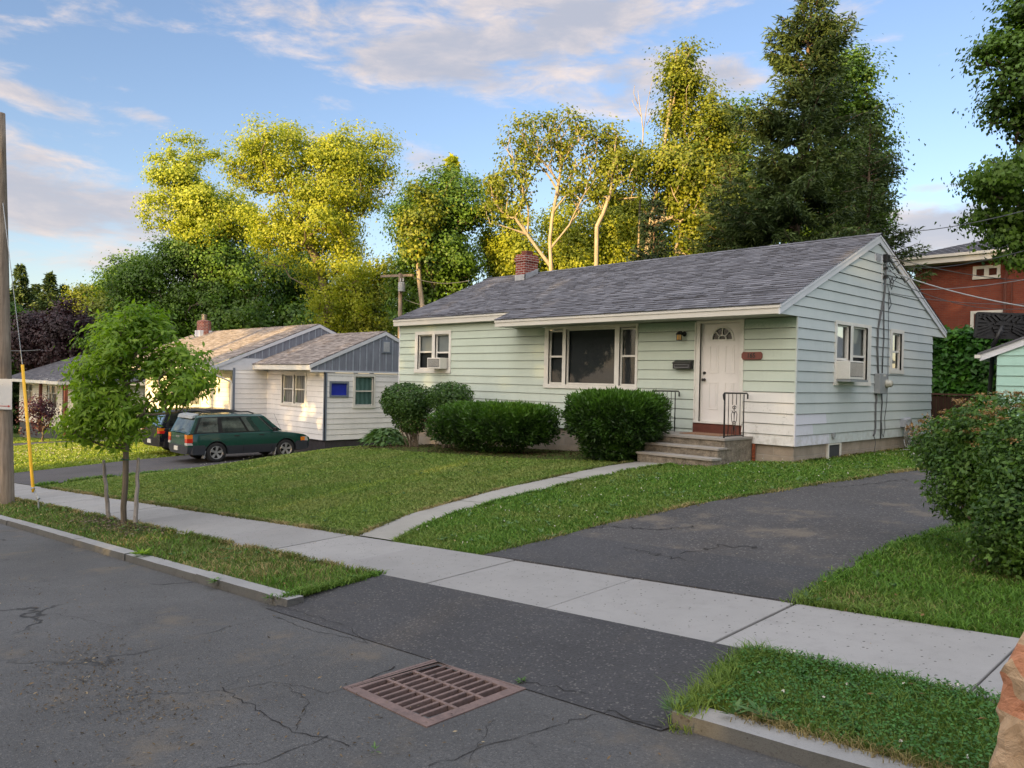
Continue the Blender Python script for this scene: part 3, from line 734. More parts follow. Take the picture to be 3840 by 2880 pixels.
def rake(ya, yb, x0, x1, h=.165, top=-.03):
    m = MB(); m.hexa([(x0, ya, rz(ya)+top-h), (x1, ya, rz(ya)+top-h), (x1, yb, rz(yb)+top-h), (x0, yb, rz(yb)+top-h), (x0, ya, rz(ya)+top), (x1, ya, rz(ya)+top), (x1, yb, rz(yb)+top), (x0, yb, rz(yb)+top)])
    x2 = x1+.014
    m.hexa([(x1-.005, ya, rz(ya)+top-.045), (x2, ya, rz(ya)+top-.045), (x2, yb, rz(yb)+top-.045), (x1-.005, yb, rz(yb)+top-.045), (x1-.005, ya, rz(ya)+top+.003), (x2, ya, rz(ya)+top+.003), (x2, yb, rz(yb)+top+.003), (x1-.005, yb, rz(yb)+top+.003)])
    return m
rake(-OV-.03, RY-.0005, .02, .048).build('rake_board', MT['trimside'], gh); rake(RY+.0005, HD+OVB+.03, .02, .048).build('rake_board', MT['trimside'], gh)
mm = MB(); 
for ya, yb in ((-OVL, RY), (RY, HD+OVB)): mm.hexa([(XL, ya, rz(ya)-.2), (XL+.03, ya, rz(ya)-.2), (XL+.03, yb, rz(yb)-.2), (XL, yb, rz(yb)-.2), (XL, ya, rz(ya)-.02), (XL+.03, ya, rz(ya)-.02), (XL+.03, yb, rz(yb)-.02), (XL, yb, rz(yb)-.02)])
mm.build('rake_board', MT['trimside'], gh)
# chimney
c = MB(); x0, x1, ya, yb = -10.66, -10.24, 2.95, 3.50
c.box((x0, ya, 3.9), (x1, yb, 4.86)); c.box((x0-.03, ya-.03, 4.78), (x1+.03, yb+.03, 4.90)); c.box((x0-.005, ya-.005, 4.90), (x1+.005, yb+.005, 5.0)); c.box((x0+.10, ya+.14, 5.0), (x1-.08, yb-.14, 5.12), 1)
chm = c.build('chimney', [MT['chim'], MT['brown']], roof)
c = MB(); c.box((x0-.012, ya-.012, 4.1), (x1+.012, ya+.01, 4.37)); c.hexa([(x1-.01, ya-.012, 4.1), (x1+.012, ya-.012, 4.1), (x1+.012, yb+.01, 4.3), (x1-.01, yb+.01, 4.3), (x1-.01, ya-.012, 4.37), (x1+.012, ya-.012, 4.37), (x1+.012, yb+.01, 4.60), (x1-.01, yb+.01, 4.60)])
c.build('flashing', MT['flash'], roof)
# windows
window(gh, FFR, -11.78, -10.12, 1.27, 2.475, [(-11.64, -10.97, 1.38, 2.38, 1.88), (-10.83, -10.21, 1.38, 2.38, 1.86)], cur='cur_pale', curlow='cur_screen', label='double window with a window air conditioner in its right half')
pw = window(gh, FFR, -6.5, -3.66, .955, 2.44, [(-6.36, -5.90, 1.05, 2.35, 1.72), (-5.79, -4.30, 1.05, 2.37), (-4.17, -3.72, 1.05, 2.35, 1.72)], cur='cur_screen', label='wide picture window between two narrow side windows')
q = MB(); q.quad((-5.75, .115, 1.06), (-4.33, .115, 1.06), (-4.33, .115, 2.36), (-5.75, .115, 2.36)); q.build('curtain', MT['cur_dark'], pw)
window(gh, GFR, 1.60, 3.38, 1.165, 2.47, [(1.68, 2.31, 1.25, 2.40, 1.70), (2.45, 3.19, 1.25, 2.40, 1.78)], cur='cur_pale', curlow='cur_screen', label='double window holding an air conditioner in its left half')
window(gh, GFR, 4.46, 5.27, 1.455, 2.47, [(4.58, 5.13, 1.54, 2.38, 1.96)], cur='cur_screen', label='narrow sash window right of the meter')
# basement window and gable vent
b = MB(); fbox(b, GFR, 1.42, 1.47, -.38, -.005, -.03, .012); fbox(b, GFR, 1.98, 2.03, -.38, -.005, -.03, .012); fbox(b, GFR, 1.47, 1.98, -.04, -.005, -.03, .010)
bw = b.build('basement_window', MT['trim'], gh); b = MB(); fbox(b, GFR, 1.47, 1.98, -.40, -.04, -.03, -.01); b.build('pane', MT['cur_screen'], bw)
b = MB(); fbox(b, GFR, 3.50, 3.82, 3.885, 4.06, .0, .022)
for i in range(6): fbox(b, GFR, 3.53, 3.79, 3.90+i*.026, 3.912+i*.026, .022, .034, 0); fbox(b, GFR, 3.53, 3.79, 3.912+i*.026, 3.924+i*.026, .0222, .0235, 1)
b.build('gable_vent', [MT['trimside'], MT['dark']], gh)
# door
d = MB(); fbox(d, FFR, -2.17, -2.07, .34, 2.43, -.02, .03); fbox(d, FFR, -1.16, -1.08, .34, 2.43, -.02, .03); fbox(d, FFR, -2.07, -1.16, 2.375, 2.43, -.02, .03)
fbox(d, FFR, -2.19, -1.08, .335, .365, -.05, .06)
for u in (-2.07, -1.16): d.quad(FFR.p(u, .365, .028), FFR.p(u, .365, -.1), FFR.p(u, 2.375, -.1), FFR.p(u, 2.375, .028))
d.build('door_frame', MT['trim'], gh)
def arc(cu, cz, r_, a0, a1, n): return [(cu+r_*math.cos(a0+(a1-a0)*i/n), cz+r_*math.sin(a0+(a1-a0)*i/n)) for i in range(n+1)]
d = MB(); cu, cz, fr_ = -1.605, 2.045, .24
# slab with half round opening: strips either side and over the arch
n0 = -.055
d.quad(FFR.p(-2.07, .365, n0), FFR.p(-1.16, .365, n0), FFR.p(-1.16, cz, n0), FFR.p(-2.07, cz, n0))
ar = arc(cu, cz, fr_, 0, math.pi, 16)
for (ua, za), (ub, zb) in zip(ar[:-1], ar[1:]): d.quad(FFR.p(ua, za, n0), FFR.p(ua, 2.375, n0), FFR.p(ub, 2.375, n0), FFR.p(ub, zb, n0))
d.quad(FFR.p(-2.07, cz, n0), FFR.p(cu-fr_, cz, n0), FFR.p(cu-fr_, 2.375, n0), FFR.p(-2.07, 2.375, n0)); d.quad(FFR.p(cu+fr_, cz, n0), FFR.p(-1.16, cz, n0), FFR.p(-1.16, 2.375, n0), FFR.p(cu+fr_, 2.375, n0))
# raised panels: embossed frames
for (a, b_, c_, e) in ((-1.89, -1.68, 1.36, 1.92), (-1.53, -1.32, 1.36, 1.92), (-1.89, -1.68, .62, 1.17), (-1.53, -1.32, .62, 1.17)):
    for q in ((a, a+.018, c_, e), (b_-.018, b_, c_, e), (a+.018, b_-.018, c_, c_+.018), (a+.018, b_-.018, e-.018, e)): fbox(d, FFR, *q, n0, n0+.010)
    fbox(d, FFR, a+.05, b_-.05, c_+.05, e-.05, n0, n0+.006)
door = d.build('door', MT['door'], gh)
d = MB(); d.add([FFR.p(cu, cz, -.075)]+[FFR.p(a, b_, -.075) for a, b_ in ar], [(0, i+1, i+2) for i in range(16)]); d.build('fanlight', MT['fanglass'], door)
d = MB(); d.add([FFR.p(cu, cz-.01, -.11)]+[FFR.p(a, b_, -.11) for a, b_ in arc(cu, cz, fr_+.02, 0, math.pi, 16)], [(0, i+1, i+2) for i in range(16)]); d.build('fanlight_backing', MT['dark'], door)
d = MB()
for r0, r1 in ((fr_-.012, fr_+.028), (.075, .093)):
    o_ = arc(cu, cz, r1, 0, math.pi, 18); i_ = arc(cu, cz, r0, 0, math.pi, 18)
    for k in range(18): d.hexa([FFR.p(*i_[k], n0-.02), FFR.p(*o_[k], n0-.02), FFR.p(*o_[k+1], n0-.02), FFR.p(*i_[k+1], n0-.02), FFR.p(*i_[k], n0+.014), FFR.p(*o_[k], n0+.014), FFR.p(*o_[k+1], n0+.014), FFR.p(*i_[k+1], n0+.014)])
for a in (math.pi/4, math.pi/2, 3*math.pi/4):
    c0_ = Vector((math.cos(a), 0, math.sin(a))); s_ = Vector((-math.sin(a), 0, math.cos(a)))
    d.obox(FFR.p(cu, cz, n0-.004)+c0_*(.155), c0_*.075, s_*.008, Vector((0, .012, 0)))
fbox(d, FFR, cu-fr_-.028, cu+fr_+.028, cz-.035, cz, n0-.02, n0+.014); d.build('fanlight_grille', MT['trim'], door)
for nm, z in (('deadbolt', 1.36), ('door_knob', 1.22)):
    d = MB(); d.lathe(FFR.p(-2.0, z, n0), [(.001, .0), (.033, 0), (.033, .014), (.014, .02), (.014, .04), (.03, .05), (.032, .068), (.02, .08), (.001, .082)] if nm == 'door_knob' else [(.001, 0), (.032, 0), (.03, .022), (.001, .026)], 14, (0, -1, 0)); d.build(nm, MT['black'], door, smooth=False)
d = MB(); fbox(d, FFR, -2.20, -1.10, .13, .335, -.0, .035); d.build('door_threshold', MT['brown'], gh)
d = MB(); fbox(d, FFR, -2.19, -2.165, .365, 2.40, .0, .05); d.build('storm_door_track', MT['trim'], gh)

# ------------------------------------------------------------------ cracks in the street
def crack(name, pts, w0, mat, seed, jit=.02):
    r = random.Random(seed); P = [ground(x, y) for x, y in pts]; out = []
    for a, b in zip(P[:-1], P[1:]):
        n = max(2, int((b-a).length/.05))
        for i in range(n): q = a.lerp(b, i/n); out.append(Vector((q.x+r.uniform(-jit, jit), q.y+r.uniform(-jit, jit), 0)))
    out.append(Vector((P[-1].x, P[-1].y, 0))); m = MB()
    for i in range(len(out)-1):
        a, b = out[i], out[i+1]; d = (b-a); 
        if d.length < 1e-4: continue
        s_ = Vector((-d.y, d.x, 0)).normalized(); wa, wb = [w0*(.35+.9*abs(math.sin((i+k)*.7+seed))) for k in (0, 1)]
        def Q(p, z=0):
            V = p.y-GM*p.x; zz = zap(p.x, p.y)+.006 if V > YC-.1 and AL0 < p.x < AR0 else float(zg(p.x, p.y)); return (p.x, p.y, zz+.004)
        m.quad(Q(a-s_*wa), Q(b-s_*wb), Q(b+s_*wb), Q(a+s_*wa))
    return m
MT['crack'] = simple('crack_filler', (.018, .017, .016), .95, .4, 20)
MT['crackl'] = simple('crack_dust', (.11, .10, .085), .95, .4, 20)
cks = [([(1310, 2580), (1230, 2600), (1130, 2575), (1010, 2560), (830, 2592), (450, 2612)], .004), ([(830, 2582), (935, 2640), (1010, 2690), (1110, 2745), (1240, 2772), (1310, 2800)], .007), ([(1310, 2580), (1480, 2500)], .012),
       ([(1110, 2745), (1150, 2640), (1140, 2610), (1060, 2570)], .004), ([(830, 2880), (960, 2865), (1090, 2820), (1230, 2760)], .006), ([(830, 2582), (900, 2545), (1100, 2480)], .003), ([(1020, 2310), (1150, 2360), (1380, 2410)], .006), ([(1040, 2260), (1300, 2320), (1380, 2415)], .004),
       ([(1600, 2880), (1830, 2800), (2000, 2755), (2150, 2700), (2280, 2675)], .006), ([(2280, 2670), (2400, 2715), (2500, 2740)], .010), ([(1950, 2560), (2060, 2575), (2200, 2565)], .006), ([(0, 2330), (200, 2300), (420, 2345)], .003), ([(1850, 2700), (1760, 2860)], .003)]
for k, (pts, w_) in enumerate(cks): tag(crack('road_crack', pts, w_*.4, MT['crack'], k).build('road_crack', MT['crack']), kind='structure')
def zdrive(x, y): return float(zg(x, y))+.004
dcs = [([(2180, 1985), (2300, 1975), (2480, 1990), (2620, 1975)], .012), ([(2560, 2080), (2700, 2050), (2860, 2060)], .012), ([(2900, 1800), (3150, 1830), (3400, 1800)], .012), ([(2350, 2060), (2500, 2090), (2600, 2110)], .01)]
for k, (pts, w_) in enumerate(dcs):
    m = crack('driveway_crack', pts, w_*.5, MT['crack'], 40+k, .06); m.v = [(a, b, float(zg(a, b))+.011) for a, b, c in m.v]; tag(m.build('driveway_crack', MT['crack']), kind='structure')
# ------------------------------------------------------------------ porch steps with railings
LZ = .13
st = thing('porch_steps', (-1.7, -.9, -.36), 'cracked concrete front steps with black iron railings under the white door', 'steps')
def wob_slab(m, x0, x1, y0, y1, z0, z1, top, mi=0, tmi=1, amp=.008, n=14):
    # body with a slightly broken front face, plus a tread board on top
    for i in range(n):
        a, b = x0+(x1-x0)*i/n, x0+(x1-x0)*(i+1)/n; wa, wb = [amp*math.sin(v*17.3+z0*9)+amp*.8*math.sin(v*41+3*z0) for v in (a, b)]
        m.hexa([(a, y0+wa, z0), (b, y0+wb, z0), (b, y1, z0), (a, y1, z0), (a, y0+wa*.5, z1-top), (b, y0+wb*.5, z1-top), (b, y1, z1-top), (a, y1, z1-top)], mi)
    m.box((x0-.012, y0-.03, z1-top), (x1+.02, y1, z1), tmi)
m = MB()
wob_slab(m, -2.62, -.86, -1.02, -.004, -.7, LZ, .045)
wob_slab(m, -2.45, -.80, -1.34, -1.05, -.7, LZ-.165, .04, amp=.012)
wob_slab(m, -2.38, -.72, -1.66, -1.372, -.7, LZ-.33, .04, amp=.012)
wob_slab(m, -.862, -.79, -1.3, -.9, -.7, LZ-.19, .01, tmi=0)
m.build('steps', [MT['step'], MT['steptop']], st, bevel=.006)
m = MB(); m.box((-.845, -.012, -.42), (-.785, -.04, -.01)); m.build('brick_edge', simple('broken_brick', (.26, .07, .03), .9, .5, 30), st)
def scroll(m, c, sx, r0, turns, U, start, sgn, rad=.006):
    pts = []
    for i in range(22):
        t = i/21; r_ = r0*(1-.78*t); a = start+sgn*turns*2*math.pi*t
        pts.append(c+U*(math.cos(a)*r_*sx)+Vector((0, 0, math.sin(a)*r_)))
    m.tube(pts, rad, 5)
def railing(x, y0, y1, flip):
    m = MB(); U = Vector((0, 1, 0)); h = .84; zt = LZ+h
    m.tube([(x, y0, LZ), (x, y0, zt)], .016, 6); m.tube([(x, y1, LZ), (x, y1, zt-.02)], .012, 6)
    m.tube([(x, y0-.02, zt-.12), (x, y0-.05, zt-.03), (x, y0-.02, zt), (x, y0+.05, zt+.005), (x, y1+.10, zt), (x, y1+.14, zt-.02), (x, y1+.14, zt-.11)], .016, 6)
    m.tube([(x, y0, LZ+.03), (x, y1, LZ+.03)], .010, 5)
    n = 5; cy = (y0+y1)/2
    for i in range(1, n):
        y = y0+(y1-y0)*i/n; 
        if i == 2 or i == 3:
            m.tube([(x, y, LZ+.03), (x, y, LZ+.18)], .007, 5); m.tube([(x, y, LZ+.62), (x, y, zt)], .007, 5)
        else: m.tube([(x, y, LZ+.03), (x, y, zt)], .0075, 5)
    # heart shaped scrollwork
    for sg in (1, -1):
        pts = [Vector((x, cy, LZ+.10)), Vector((x, cy+sg*.03, LZ+.20)), Vector((x, cy+sg*.085, LZ+.33)), Vector((x, cy+sg*.10, LZ+.44)), Vector((x, cy+sg*.06, LZ+.50)), Vector((x, cy+sg*.01, LZ+.46)), Vector((x, cy, LZ+.34))]
        m.tube(pts, .007, 5)
        scroll(m, Vector((x, cy+sg*.035, LZ+.58)), 1, .045, .9, U, math.pi if sg > 0 else 0, sg, .006)
        scroll(m, Vector((x, cy+sg*.028, LZ+.29)), 1, .032, .9, U, -math.pi/2, -sg, .006)
    m.tube([(x, cy, LZ+.05), (x, cy, LZ+.62)], .0065, 5)
    return m.build('railing', MT['black'], st, smooth=True)
railing(-.93, -.93, -.23, 1); railing(-2.53, -.93, -.20, -1)
m = MB(); m.box((-2.12, -.62, LZ+.002), (-1.22, -.06, LZ+.016)); o = m.build('doormat', simple('tan_mat', (.26, .15, .09), .95, .25, 30)); tag(o, 'flat brown doormat on the top step at the front door', 'doormat')
# ------------------------------------------------------------------ things hung on the front wall
t_ = thing('wall_lantern', (-2.46, -.02, 2.1), 'small black lantern with amber glass on the wall left of the door', 'lamp')
m = MB(); m.lathe((-2.46, 0, 2.17), [(.001, .02), (.055, .02), (.05, .035), (.02, .04), (.018, .10), (.001, .1)], 12, (0, -1, 0)); m.tube([(-2.46, -.08, 2.17), (-2.46, -.14, 2.22), (-2.50, -.16, 2.21)], .012, 6)
m.lathe((-2.50, -.15, 2.03), [(.001, 0), (.06, 0), (.062, .012), (.05, .015)], 6); m.lathe((-2.50, -.15, 2.15), [(.07, 0), (.075, .01), (.05, .045), (.02, .065), (.001, .07)], 6)
for k in range(6): a = k*math.pi/3; m.tube([(-2.50+.057*math.cos(a), -.15+.057*math.sin(a), 2.04), (-2.50+.057*math.cos(a), -.15+.057*math.sin(a), 2.155)], .005, 4)
m.build('lantern_frame', MT['black'], t_); m = MB(); m.lathe((-2.50, -.15, 2.043), [(.048, 0), (.048, .107)], 6); m.build('lantern_glass', MT['gold'], t_)
t_ = thing('mailbox', (-2.44, -.02, 1.5), 'black wall mailbox below the lantern beside the door', 'mailbox')
m = MB(); m.box((-2.66, -.018, 1.44), (-2.23, -.135, 1.565)); m.build('mailbox_body', MT['blackp'], t_, bevel=.008)
m = MB(); m.hexa([(-2.67, -.15, 1.55), (-2.22, -.15, 1.55), (-2.22, -.012, 1.60), (-2.67, -.012, 1.60), (-2.67, -.15, 1.565), (-2.22, -.15, 1.565), (-2.22, -.012, 1.615), (-2.67, -.012, 1.615)]); m.build('mailbox_lid', MT['black'], t_)
m = MB()
for q in ((-2.62, -2.27, 1.465, 1.47), (-2.62, -2.27, 1.53, 1.535), (-2.62, -2.615, 1.47, 1.53), (-2.275, -2.27, 1.47, 1.53)): m.box((q[0], -.136, q[2]), (q[1], -.139, q[3]))
m.build('mailbox_panel', MT['greym'], t_)
def text_mesh(name, s, size, loc, rot, mat, parent, extrude=.002, align='CENTER', bold=0):
    cu = bpy.data.curves.new(name, 'FONT'); cu.body = s; cu.size = size; cu.extrude = extrude; cu.align_x = align; cu.align_y = 'CENTER'; cu.offset = bold
    o = bpy.data.objects.new(name, cu); COL.objects.link(o); bpy.context.view_layer.update()
    dg = bpy.context.evaluated_depsgraph_get(); me = bpy.data.meshes.new_from_object(o.evaluated_get(dg)); bpy.data.objects.remove(o)
    mt = Matrix.Translation(Vector(loc)-(org(parent) if parent and parent.rotation_euler.z == 0 else Vector()))@rot.to_4x4()
    me.transform(mt); me.materials.clear(); me.materials.append(mat)
    o = bpy.data.objects.new(name, me); COL.objects.link(o); o.parent = parent; ORG[o.name] = org(parent); return o
t_ = thing('house_number_plaque', (-.9, -.02, 1.7), 'brown carved plaque with the number 165 right of the door', 'sign')
x0, x1, z0, z1, k = -1.115, -.675, 1.63, 1.78, .03
pts = [(x0+k, z0), (x1-k, z0), (x1-k+.008, z0+.012), (x1, z0+k+.01), (x1, z1-k-.01), (x1-k+.008, z1-.012), (x1-k, z1), (x0+k, z1), (x0+k-.008, z1-.012), (x0, z1-k-.01), (x0, z0+k+.01), (x0+k-.008, z0+.012)]
m = MB(); m.prism([(a, -.02, b) for a, b in pts], (0, -.022, 0)); m.build('plaque_board', simple('plaque_brown', (.17, .055, .04), .55, .15), t_)
text_mesh('plaque_number', '165', .125, (-.905, -.044, 1.705), Matrix.Rotation(math.pi/2, 3, 'X'), MT['black'], t_, .002, bold=.002)
# ------------------------------------------------------------------ window air conditioners
def aircon(x, y, fr, u0, u1, z0, z1, out_, label, side_screen=None, deep=-.04):
    t_ = thing('air_conditioner', (x, y, z0), label, 'air conditioner', 'air conditioners hung in the windows')
    m = MB(); fbox(m, fr, u0, u1, z0, z1, deep, out_); m.build('casing', MT['trim'], t_, bevel=.012)
    m = MB(); fbox(m, fr, u0+.03, u1-.03, z0+.05, z1-.03, out_, out_+.004, 0)
    for i in range(16):
        u = u0+.04+(u1-u0-.08)*i/15.5
        fbox(m, fr, u, u+.008, z0+.06, z1-.04, out_+.004, out_+.010, 1)
    m.build('grille', [MT['cur_screen'], MT['trim']], t_); return t_
aircon(-10.55, -.2, FFR, -10.83, -10.25, 1.39, 1.70, .30, 'white air conditioner with dark rear grille in the front bedroom window')
t2 = aircon(.2, 2.0, GFR, 1.67, 2.33, 1.29, 1.66, .30, 'white slatted air conditioner in the gable end window')
m = MB(); fbox(m, GFR, 1.67, 2.5, 1.24, 1.285, .03, .33); m.build('support_ledge', MT['greym'], t2)
m = MB(); fbox(m, GFR, 2.47, 2.52, 1.29, 1.65, -.03, .06); fbox(m, GFR, 2.82, 2.87, 1.29, 1.65, -.03, .06); fbox(m, GFR, 2.52, 2.82, 1.29, 1.33, -.03, .06); fbox(m, GFR, 2.52, 2.82, 1.61, 1.65, -.03, .06); fr_ = m.build('filler_frame', MT['trim'], t2)
m = MB(); fbox(m, GFR, 2.52, 2.82, 1.33, 1.61, -.02, .03); m.build('filler_panel', MT['cur_screen'], fr_)
# ------------------------------------------------------------------ electric service on the gable end
t_ = thing('electric_meter', (.02, 3.85, 1.0), 'grey meter box with round glass meter on the gable wall', 'meter')
m = MB(); fbox(m, GFR, 3.62, 4.05, 1.00, 1.44, .012, .14); m.build('meter_box', MT['greym'], t_, bevel=.01)
m = MB(); m.lathe(GFR.p(3.97, 1.22, .14), [(.001, 0), (.095, 0), (.095, .03), (.078, .035), (.078, .10), (.06, .125), (.001, .13)], 20, (1, 0, 0)); m.build('meter_dial', simple('meter_glass', (.42, .42, .36), .2, .2, 20), t_, smooth=True)
m = MB(); fbox(m, GFR, 3.80, 3.85, 1.38, 1.42, .141, .142); fbox(m, GFR, 3.87, 3.91, 1.38, 1.42, .141, .142); m.build('meter_tag', MT['trim'], t_)
t_ = thing('service_cables', (.03, 4.0, .1), 'dark service cables clipped down the gable wall from mast to meter', 'cables')
def gp(y, z, n=.035): return (n, y, z)
m = MB(); m.tube([gp(3.98, 4.0, .07), gp(4.0, 3.3, .05), gp(3.97, 3.05), gp(3.84, 2.75), gp(3.72, 2.44), gp(3.70, 2.0), gp(3.76, 1.55), gp(3.78, 1.44)], .022, 6); m.build('mast_cable', MT['cable'], t_, smooth=True)
m = MB(); m.tube([gp(3.70, 1.0), gp(3.72, .86), gp(3.68, .75), gp(3.70, .25), gp(3.66, .12), gp(3.6, .08)], .02, 6); m.tube([gp(3.6, .1), gp(3.68, 0), gp(3.72, -.1), gp(3.63, -.33)], .007, 4); m.build('ground_cable', MT['cable'], t_, smooth=True)
m = MB(); m.tube([gp(4.0, 3.07), gp(4.02, 2.6), gp(4.05, 2.2), gp(4.01, 1.9), gp(4.0, 1.45)], .015, 6); m.tube([gp(4.0, 1.0), gp(4.04, .8), gp(4.0, .5), gp(4.0, .0)], .015, 6); m.build('second_cable', MT['cable'], t_, smooth=True)
m = MB(); m.tube([gp(4.15, 3.45), gp(4.27, 3.29), gp(4.30, 2.2), gp(4.33, 1.38), gp(4.30, .8), gp(4.2, .45), gp(4.23, .2), gp(4.15, .03), gp(4.07, .1), gp(4.04, .35)], .007, 5)
m.tube([gp(4.28, 3.3), gp(4.36, 3.12), gp(4.42, 3.0), gp(4.33, 2.9), gp(4.25, 3.0), gp(4.3, 3.15)], .008, 5); m.tube([gp(4.3, 3.5), gp(4.45, 3.62), gp(4.52, 3.5), gp(4.42, 3.35), gp(4.33, 3.45), gp(4.45, 3.65), gp(4.7, 3.6, .2)], .008, 5); m.build('telephone_wire', MT['cable'], t_, smooth=True)
m = MB(); m.box((.02, 3.93, 3.92), (.10, 4.12, 4.08)); m.box((.03, 3.95, 3.55), (.09, 4.05, 3.62)); m.box((.03, 3.95, 3.75), (.09, 4.06, 3.80))
m.tube([(.08, 4.0, 4.05), (.22, 4.2, 4.05), (.26, 4.3, 3.9), (.15, 4.15, 3.75), (.10, 4.08, 3.9), (.22, 4.25, 3.95)], .012, 5); m.tube([(.08, 4.08, 4.0), (.2, 4.35, 3.7), (.22, 4.7, 3.52), (.24, 5.0, 3.68), (.28, 5.1, 3.9)], .012, 5)
m.tube([(.1, 4.1, 3.75), (.2, 4.3, 3.6), (.12, 4.2, 3.45), (.08, 4.1, 3.6)], .01, 5); m.build('weatherhead', MT['black'], t_)
m = MB(); m.box((.0, 3.90, 3.4), (.02, 3.925, 4.12)); m.build('mast_trim', MT['trimside'], t_)
def wire(a, b, sag, rad, label, n=14, mat=None, name='overhead_wire'):
    a = Vector(a); b = Vector(b); m = MB()
    m.tube([a.lerp(b, i/n)-Vector((0, 0, 4*sag*(i/n)*(1-i/n))) for i in range(n+1)], rad, 5)
    o = m.build(name, mat or MT['cable'], smooth=True); return tag(o, label, 'wire', 'overhead wires')
q1 = at(3840, 1090, d=30); q2 = at(3840, 1137, d=30); q0 = at(3840, 975, d=30)
wire((.12, 4.1, 4.02), at(4100, 1045, d=24), .25, .010, 'upper service wire leaving the gable mast to the right')
wire((.10, 4.0, 3.72), at(3950, 1165, d=14.5), .10, .013, 'pale thick service wire running from the mast across the brick wall', mat=MT['greym'])
wire((.10, 4.25, 3.55), at(3950, 1140, d=20), .35, .008, 'thin wire from the mast drooping in front of the brick wall')
wire((.08, 4.25, 3.25), at(3950, 1135, d=18), .12, .008, 'lowest thin wire leaving the gable wall below the mast')
wire(at(3350, 870, d=22), at(3900, 775, d=12), .1, .009, 'dark wire crossing the sky above the brick building roof')
wire(at(3440, 1085, d=26), at(4000, 1020, d=15), .1, .010, 'grey wire rising right in front of the brick wall', mat=MT['greym'])
wire(at(3380, 1000, d=30), at(3950, 910, d=14), .2, .009, 'wire sloping up along the eave of the brick building')
# hose reel
t_ = thing('garden_hose', (.1, 5.3, -.3), 'grey garden hose hung in loops on a wall reel low on the gable end', 'hose')
m = MB(); m.box((.01, 5.18, .22), (.14, 5.50, .40)); m.lathe((.02, 5.44, .33), [(.001, .0), (.11, .0), (.12, .12), (.09, .14), (.001, .1)], 16, (1, 0, 0)); m.build('hose_hanger', simple('hose_hanger_grey', (.36, .38, .42), .5, .1), t_, bevel=.01)
m = MB()
for k in range(6):
    y0_ = 5.22+.045*k; dw = random.uniform(.05, .22); zb = random.uniform(-.20, -.02)
    pts = [(.15, y0_, .40), (.17, y0_-.06-dw*.3, .30), (.16, y0_-.10-dw*.5, .05), (.17, y0_-.02, zb), (.16, y0_+.1, zb+.02), (.17, y0_+.10+dw*.5, .1), (.16, y0_+.03, .38), (.15, y0_, .41)]
    m.tube([Vector(p) for p in pts], .011, 5)
zz = float(zg(.3, 5.3))+.03
m.tube([(.15, 5.05, -.05), (.2, 5.0, -.2), (.3, 5.1, zz), (.35, 4.8, zz), (.3, 4.6, zz+.02)], .011, 5); m.tube([(.15, 5.4, -.05), (.25, 5.5, zz), (.4, 5.7, zz), (.3, 6.0, zz)], .011, 5)
m.build('hose', MT['greym'], t_, smooth=True)
m = MB(); m.box((.012, 1.56, .12), (.06, 1.64, .20)); m.lathe((.035, 1.6, .10), [(.02, 0), (.014, .03)], 8, (0, 0, -1)); o = m.build('outlet_box', MT['greym']); tag(o, 'small grey outlet box low on the gable siding near the corner', 'outlet box')
p = ground(3435, 1709); m = MB(); m.lathe((0, 0, -.02), [(.001, 0), (.08, .0), (.10, .03), (.08, .08), (.03, .1), (.001, .1)], 9)
o = m.build('stone', simple('pale_stone', (.45, .44, .42), .8, .15, 20), smooth=True); o.location = p; o.scale = (1.1, .8, .8); tag(o, 'pale round stone on the grass by the gable end', 'stone')

# ------------------------------------------------------------------ white neighbour house
nh = thing('house', (-24, 3, -1.7), 'white sided house with tan roof and slate board gables beyond the lawn', 'house')
NX, NY, NB, NTZ = -19.17, 1.38, -1.31, 1.30
ND2 = 6.6
WX = -23.8     # right wall plane of the main part
F2 = Fr((WX, NY, 0), (1, 0, 0), (0, -1, 0)); G2 = Fr((NX, NY, 0), (0, 1, 0), (1, 0, 0)); M2 = Fr((WX, -.09, 0), (0, 1, 0), (1, 0, 0)); FM = Fr((WX-12.5, -.09+.9, 0), (1, 0, 0), (0, -1, 0))
LM = simple('grey_lip_shade', (.16, .16, .17), .8)  # dark lip colour stands in for shade between the white boards
MW = MT['whitesiding']
def sid2(fr, u0, u1, z0, z1, op=(), clip=None):
    fr2 = Fr(fr.O+Vector((0, 0, NB)), fr.U, fr.N); op2 = [(a, b, c-NB, d-NB) for a, b, c, d in op]
    c2 = (lambda z: clip(z+NB)) if clip else None
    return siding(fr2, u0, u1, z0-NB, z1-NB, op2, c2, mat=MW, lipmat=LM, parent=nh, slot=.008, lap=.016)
W1 = [(1.62-.28, 3.30-.28, -.18, 1.19)]
e0 = at(1056.5, 1395, Y=NY); e1 = at(1149, 1526.5, Y=NY); W1 = [(e0.x-WX, e1.x-WX, e1.z, e0.z)]
sid2(F2, 0, NX-WX, NB, NTZ, W1)
ya, yb = at(1325, 1402, X=NX), at(1405, 1530, X=NX); yc_, yd_ = at(1235, 1430, X=NX), at(1305.5, 1489, X=NX)
W2 = [(ya.y-NY, yb.y-NY, yb.z, ya.z), (yc_.y-NY, yd_.y-NY, yd_.z, yc_.z)]
sid2(G2, 0, ND2, NB, NTZ-.07, W2); sid2(M2, 0, NY+.09+.02, NB, 1.36)
D2 = [(12.5-2.25, 12.5-1.35, NB+.1, 1.1)]
sid2(FM, 0, 12.5, NB, 1.5, D2+[(4.2, 7.2, -.5, 1.0)])
